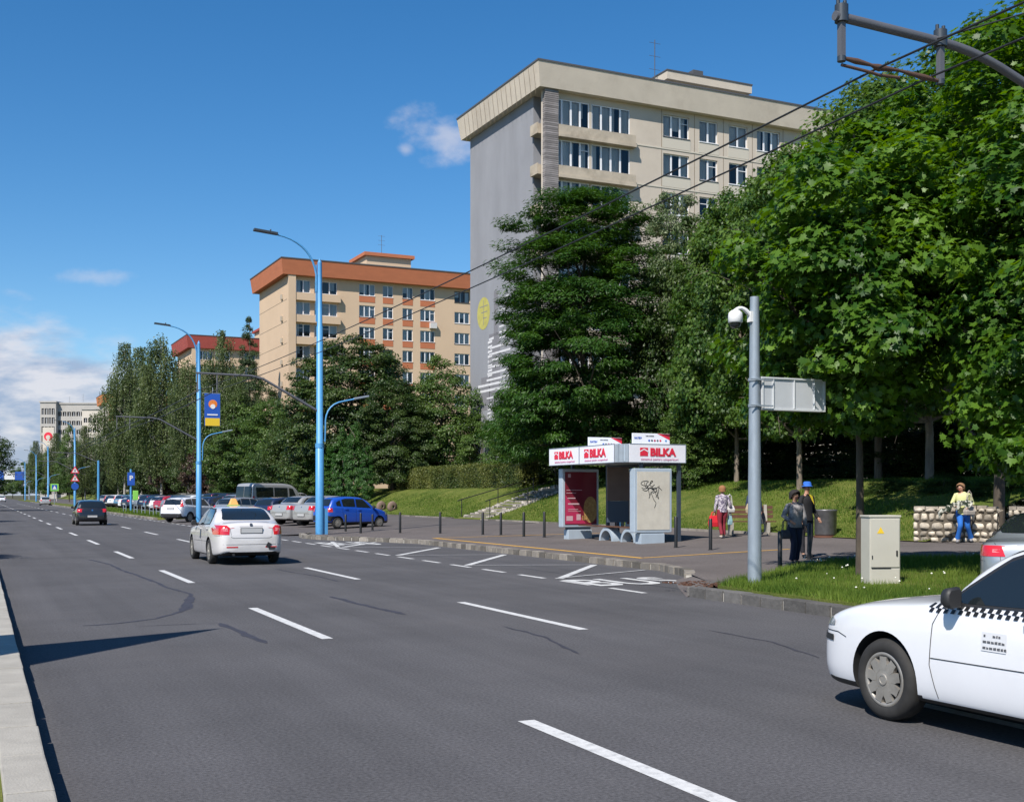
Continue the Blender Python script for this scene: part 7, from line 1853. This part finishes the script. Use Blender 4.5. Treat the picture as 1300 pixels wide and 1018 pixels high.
    # --- grass
    def blades(name, label, pts, hmin, hmax, w, seed):
        rng = np.random.default_rng(seed); N = len(pts)
        up = unit(np.stack([rng.normal(0, .35, N), rng.normal(0, .35, N), np.ones(N)], 1)); n = unit(np.stack([rng.normal(0, 1, N), rng.normal(0, 1, N), np.full(N, .35)], 1))
        T = np.array([(-.5, 0, 0), (.5, 0, 0), (.0, 1, .25)]); tip = up-n*np.sum(up*n, 1, keepdims=True); tip = unit(tip); sd = np.cross(tip, n); hgt = rng.uniform(hmin, hmax, N)[:, None, None]
        V = pts[:, None, :]+sd[:, None, :]*T[None, :, 0:1]*w+tip[:, None, :]*T[None, :, 1:2]*hgt+n[:, None, :]*T[None, :, 2:3]*hgt*.5
        V = V.reshape(-1, 3).astype(np.float32); me = bpy.data.meshes.new(name); me.vertices.add(len(V)); me.vertices.foreach_set('co', V.ravel())
        me.loops.add(3*N); me.loops.foreach_set('vertex_index', np.arange(3*N, dtype=np.int32)); me.polygons.add(N); me.polygons.foreach_set('loop_start', np.arange(N, dtype=np.int32)*3); me.polygons.foreach_set('loop_total', np.full(N, 3, np.int32))
        me.update(calc_edges=True); me.materials.append(M['blade']); o = link(name, me); tag(o, label, 'grass', kind='stuff'); return o
    def inside(poly, x, y):
        c = np.zeros(len(x), bool); n = len(poly)
        for i in range(n):
            x1, y1 = poly[i]; x2, y2 = poly[(i+1) % n]
            if y1 == y2: continue
            m_ = ((y1 > y) != (y2 > y)) & (x < (x2-x1)*(y-y1)/(y2-y1)+x1); c ^= m_
        return c
    N = 150000; x = rng.uniform(11.42, 23, N); y = rng.uniform(10.5, 21, N); k = inside(vpoly, x, y) & ~((np.abs(x-14.0) < .22) & (np.abs(y-15.75) < .14))
    x, y = x[k], y[k]; dens = .5+.5*np.sin(x*2.1+np.sin(y*1.7)*2)*np.sin(y*1.3+1); k = rng.random(len(x)) < .45+.55*dens; x, y = x[k], y[k]
    P = np.stack([x, y, .2+.03*np.maximum(0, x-14.3)], 1)
    blades('grass', 'tufty green grass on the verge around the utility cabinet', P, .05, .17, .014, 3)
    N = 110000; x = 23.85+8*rng.random(N)**1.2; y = rng.uniform(25, 86, N); k = ~((y > 56.3) & (y < 60) & (x < 31)) & (rng.random(N) < np.clip(1.25-(y-25)/80, .3, 1)); x, y = x[k], y[k]
    lz = np.array([lawn_z(a, 50) for a in x]); P = np.stack([x, y, lz+.02], 1)
    blades('grass', 'mown grass of the lawn bank behind the bus shelter', P, .05, .13, .03, 4)
    N = 9000; x = rng.uniform(11.6, 14.2, N); y = 85+60*rng.random(N)**1.5; blades('grass', 'weedy grass on the roadside verge before the far parking rows', np.stack([x, y, np.full(N, .14)], 1), .1, .35, .04, 6)
    N = 7000; x = rng.uniform(-2.2, .10, N); y = rng.uniform(5.5, 40, N); blades('grass', 'grass tufts beside the concrete kerb at the bottom left corner', np.stack([x, y, np.full(N, .12)], 1), .03, .09, .014, 7)
    # clover heads
    g = MB(); r = random.Random(8)
    for i in range(46):
        a = r.uniform(11.8, 20); b = r.uniform(12.7, 20.4)
        if not inside(vpoly, np.array([a]), np.array([b]))[0]: continue
        if r.random() < .3: a, b = 16.0+r.gauss(0, .35), 20.1+r.gauss(0, .15)
        z = verge_z(a)+r.uniform(.08, .2); s = r.uniform(.012, .024)
        g.lathe([(0, s), (s*.8, s*.5), (s, 0), (s*.6, -s*.5), (0, -s*.6)], 6, c=(a, b, z))
    tag(g.build('clover_flowers', M['clover']), 'scattered white clover heads in the verge grass', 'flowers', kind='stuff')
    g = MB(); r = random.Random(9)
    for i in range(120):
        a, b = 11.35+r.uniform(0, .9), 17.4+r.uniform(-.2, 1.1); g.box((a, b, .16+paved(a)*0), (r.uniform(.02, .06), r.uniform(.02, .05), .02), r.uniform(0, 3))
    tag(g.build('leaf_litter', M['wood']), 'brown leaf litter gathered at the kerb corner', 'litter', kind='stuff')
# ================================================================ SKY, SUN, CAMERA
w = bpy.data.worlds.new('World'); SC.world = w; w.use_nodes = True
nt = w.node_tree; N = nt.nodes; L = nt.links
bg = N['Background']; bg.inputs[1].default_value = SKYS
sky = N.new('ShaderNodeTexSky'); sky.sky_type = 'NISHITA'; sky.sun_disc = False
AZ = math.atan2(-SD.x, -SD.y)   # compass bearing of the sun from +Y toward +X
sky.sun_elevation = EL; sky.sun_rotation = AZ % (2*math.pi); sky.altitude = 600; sky.air_density = 1.0; sky.dust_density = 0.35; sky.ozone_density = 3.0
hs = N.new('ShaderNodeHueSaturation'); hs.inputs['Saturation'].default_value = SKYSAT; hs.inputs['Value'].default_value = SKYVAL
L.new(sky.outputs[0], hs.inputs['Color'])
tc = N.new('ShaderNodeTexCoord'); mp = N.new('ShaderNodeVectorRotate'); mp.rotation_type = 'Z_AXIS'; mp.inputs['Angle'].default_value = TH
L.new(tc.outputs['Generated'], mp.inputs['Vector'])
sp = N.new('ShaderNodeSeparateXYZ'); L.new(mp.outputs[0], sp.inputs[0])
def mth(op, a, b=None, c=None, clamp=False):
    n = N.new('ShaderNodeMath'); n.operation = op; n.use_clamp = clamp
    for i, q in enumerate((a, b, c)):
        if q is None: continue
        if hasattr(q, 'links'): L.new(q, n.inputs[i])
        else: n.inputs[i].default_value = q
    return n.outputs[0]
yy_ = mth('MAXIMUM', sp.outputs[1], .05); A_ = mth('DIVIDE', sp.outputs[0], yy_); B_ = mth('DIVIDE', sp.outputs[2], yy_)
front = mth('GREATER_THAN', sp.outputs[1], .06)
cv = N.new('ShaderNodeCombineXYZ'); L.new(A_, cv.inputs[0]); L.new(B_, cv.inputs[1])
def noise(scale, det, sy=1.0, off=0, rough=.55):
    m_ = N.new('ShaderNodeMapping'); m_.inputs['Scale'].default_value = (1, sy, 1); m_.inputs['Location'].default_value = (off, off*.7, off); L.new(cv.outputs[0], m_.inputs[0])
    n = N.new('ShaderNodeTexNoise'); n.inputs['Scale'].default_value = scale; n.inputs['Detail'].default_value = det; n.inputs['Roughness'].default_value = rough; L.new(m_.outputs[0], n.inputs['Vector']); return n.outputs[0]
def ell_mask(a0, b0, ra, rb, nz, amp, lo, hi):
    da = mth('DIVIDE', mth('SUBTRACT', A_, a0), ra); db = mth('DIVIDE', mth('SUBTRACT', B_, b0), rb)
    r2 = mth('SQRT', mth('ADD', mth('MULTIPLY', da, da), mth('MULTIPLY', db, db)))
    v = mth('ADD', mth('SUBTRACT', 1.0, r2), mth('MULTIPLY', mth('SUBTRACT', nz, .5), amp))
    mr = N.new('ShaderNodeMapRange'); mr.interpolation_type = 'SMOOTHSTEP'; mr.inputs[1].default_value = lo; mr.inputs[2].default_value = hi; L.new(v, mr.inputs[0]); return mr.outputs[0]
n1 = noise(24, 7, 1.3, 3); n2 = noise(34, 6, 1.5, 9); n3 = noise(16, 7, 2.4, 1.5); n4 = noise(9, 6, 3.2, 5)
m1 = ell_mask(-.058, .305, .046, .030, n1, 2.6, .12, 1.1); m1 = mth('MULTIPLY', m1, .55)
m1b = ell_mask(-.090, .292, .014, .010, n1, 1.6, .2, 1.0); m1b = mth('MULTIPLY', m1b, .4)
m2 = ell_mask(-.355, .184, .040, .010, n2, 1.8, .1, 1.0); m2 = mth('MULTIPLY', m2, .3)
m3 = ell_mask(-.48, .062, .215, .105, n3, .75, .02, .42); m3 = mth('MULTIPLY', m3, .88)
mh = ell_mask(-.30, .0, .9, .085, n4, 1.6, .15, 1.0); mh = mth('MULTIPLY', mh, .5)
mm = mth('MAXIMUM', mth('MAXIMUM', mth('MAXIMUM', m1, m1b), m2), mth('MAXIMUM', m3, mh)); mm = mth('MULTIPLY', mm, front)
cr = N.new('ShaderNodeValToRGB'); e = cr.color_ramp.elements; e[0].color = (*CLD0, 1); e[1].color = (*CLD1, 1); e[0].position = .40; e[1].position = .60
br = mth('ADD', noise(17, 6, 3.0, 21), mth('MULTIPLY', mth('SUBTRACT', B_, .08), 1.6)); L.new(br, cr.inputs[0])
mx = N.new('ShaderNodeMix'); mx.data_type = 'RGBA'; L.new(mm, mx.inputs[0]); L.new(hs.outputs[0], mx.inputs[6]); L.new(cr.outputs[0], mx.inputs[7]); L.new(mx.outputs[2], bg.inputs[0])
sl = bpy.data.lights.new('sun', 'SUN'); sl.energy = SUNE; sl.angle = R(.55); sl.color = (1.0, .94, .86)
so = bpy.data.objects.new('sun', sl); COL.objects.link(so)
sdir = Vector((SD.x*math.cos(EL), SD.y*math.cos(EL), -math.sin(EL))); so.rotation_euler = sdir.to_track_quat('-Z', 'Y').to_euler(); so.location = (-20, -20, 60)
cam = bpy.data.cameras.new('camera'); co = bpy.data.objects.new('camera', cam); COL.objects.link(co)
cam.sensor_width = 36; cam.sensor_fit = 'HORIZONTAL'; cam.lens = 36*1500/1300; cam.shift_y = 119/1300; cam.clip_end = 6000; cam.clip_start = .1
co.location = (0, 0, H); co.rotation_euler = (R(90), 0, -TH); SC.camera = co
SC.view_settings.view_transform = 'Standard'; SC.view_settings.look = 'None'; SC.view_settings.exposure = EXPO; SC.view_settings.gamma = 1
try:
    SC.cycles.max_bounces = 6; SC.cycles.transparent_max_bounces = 12
except Exception: pass
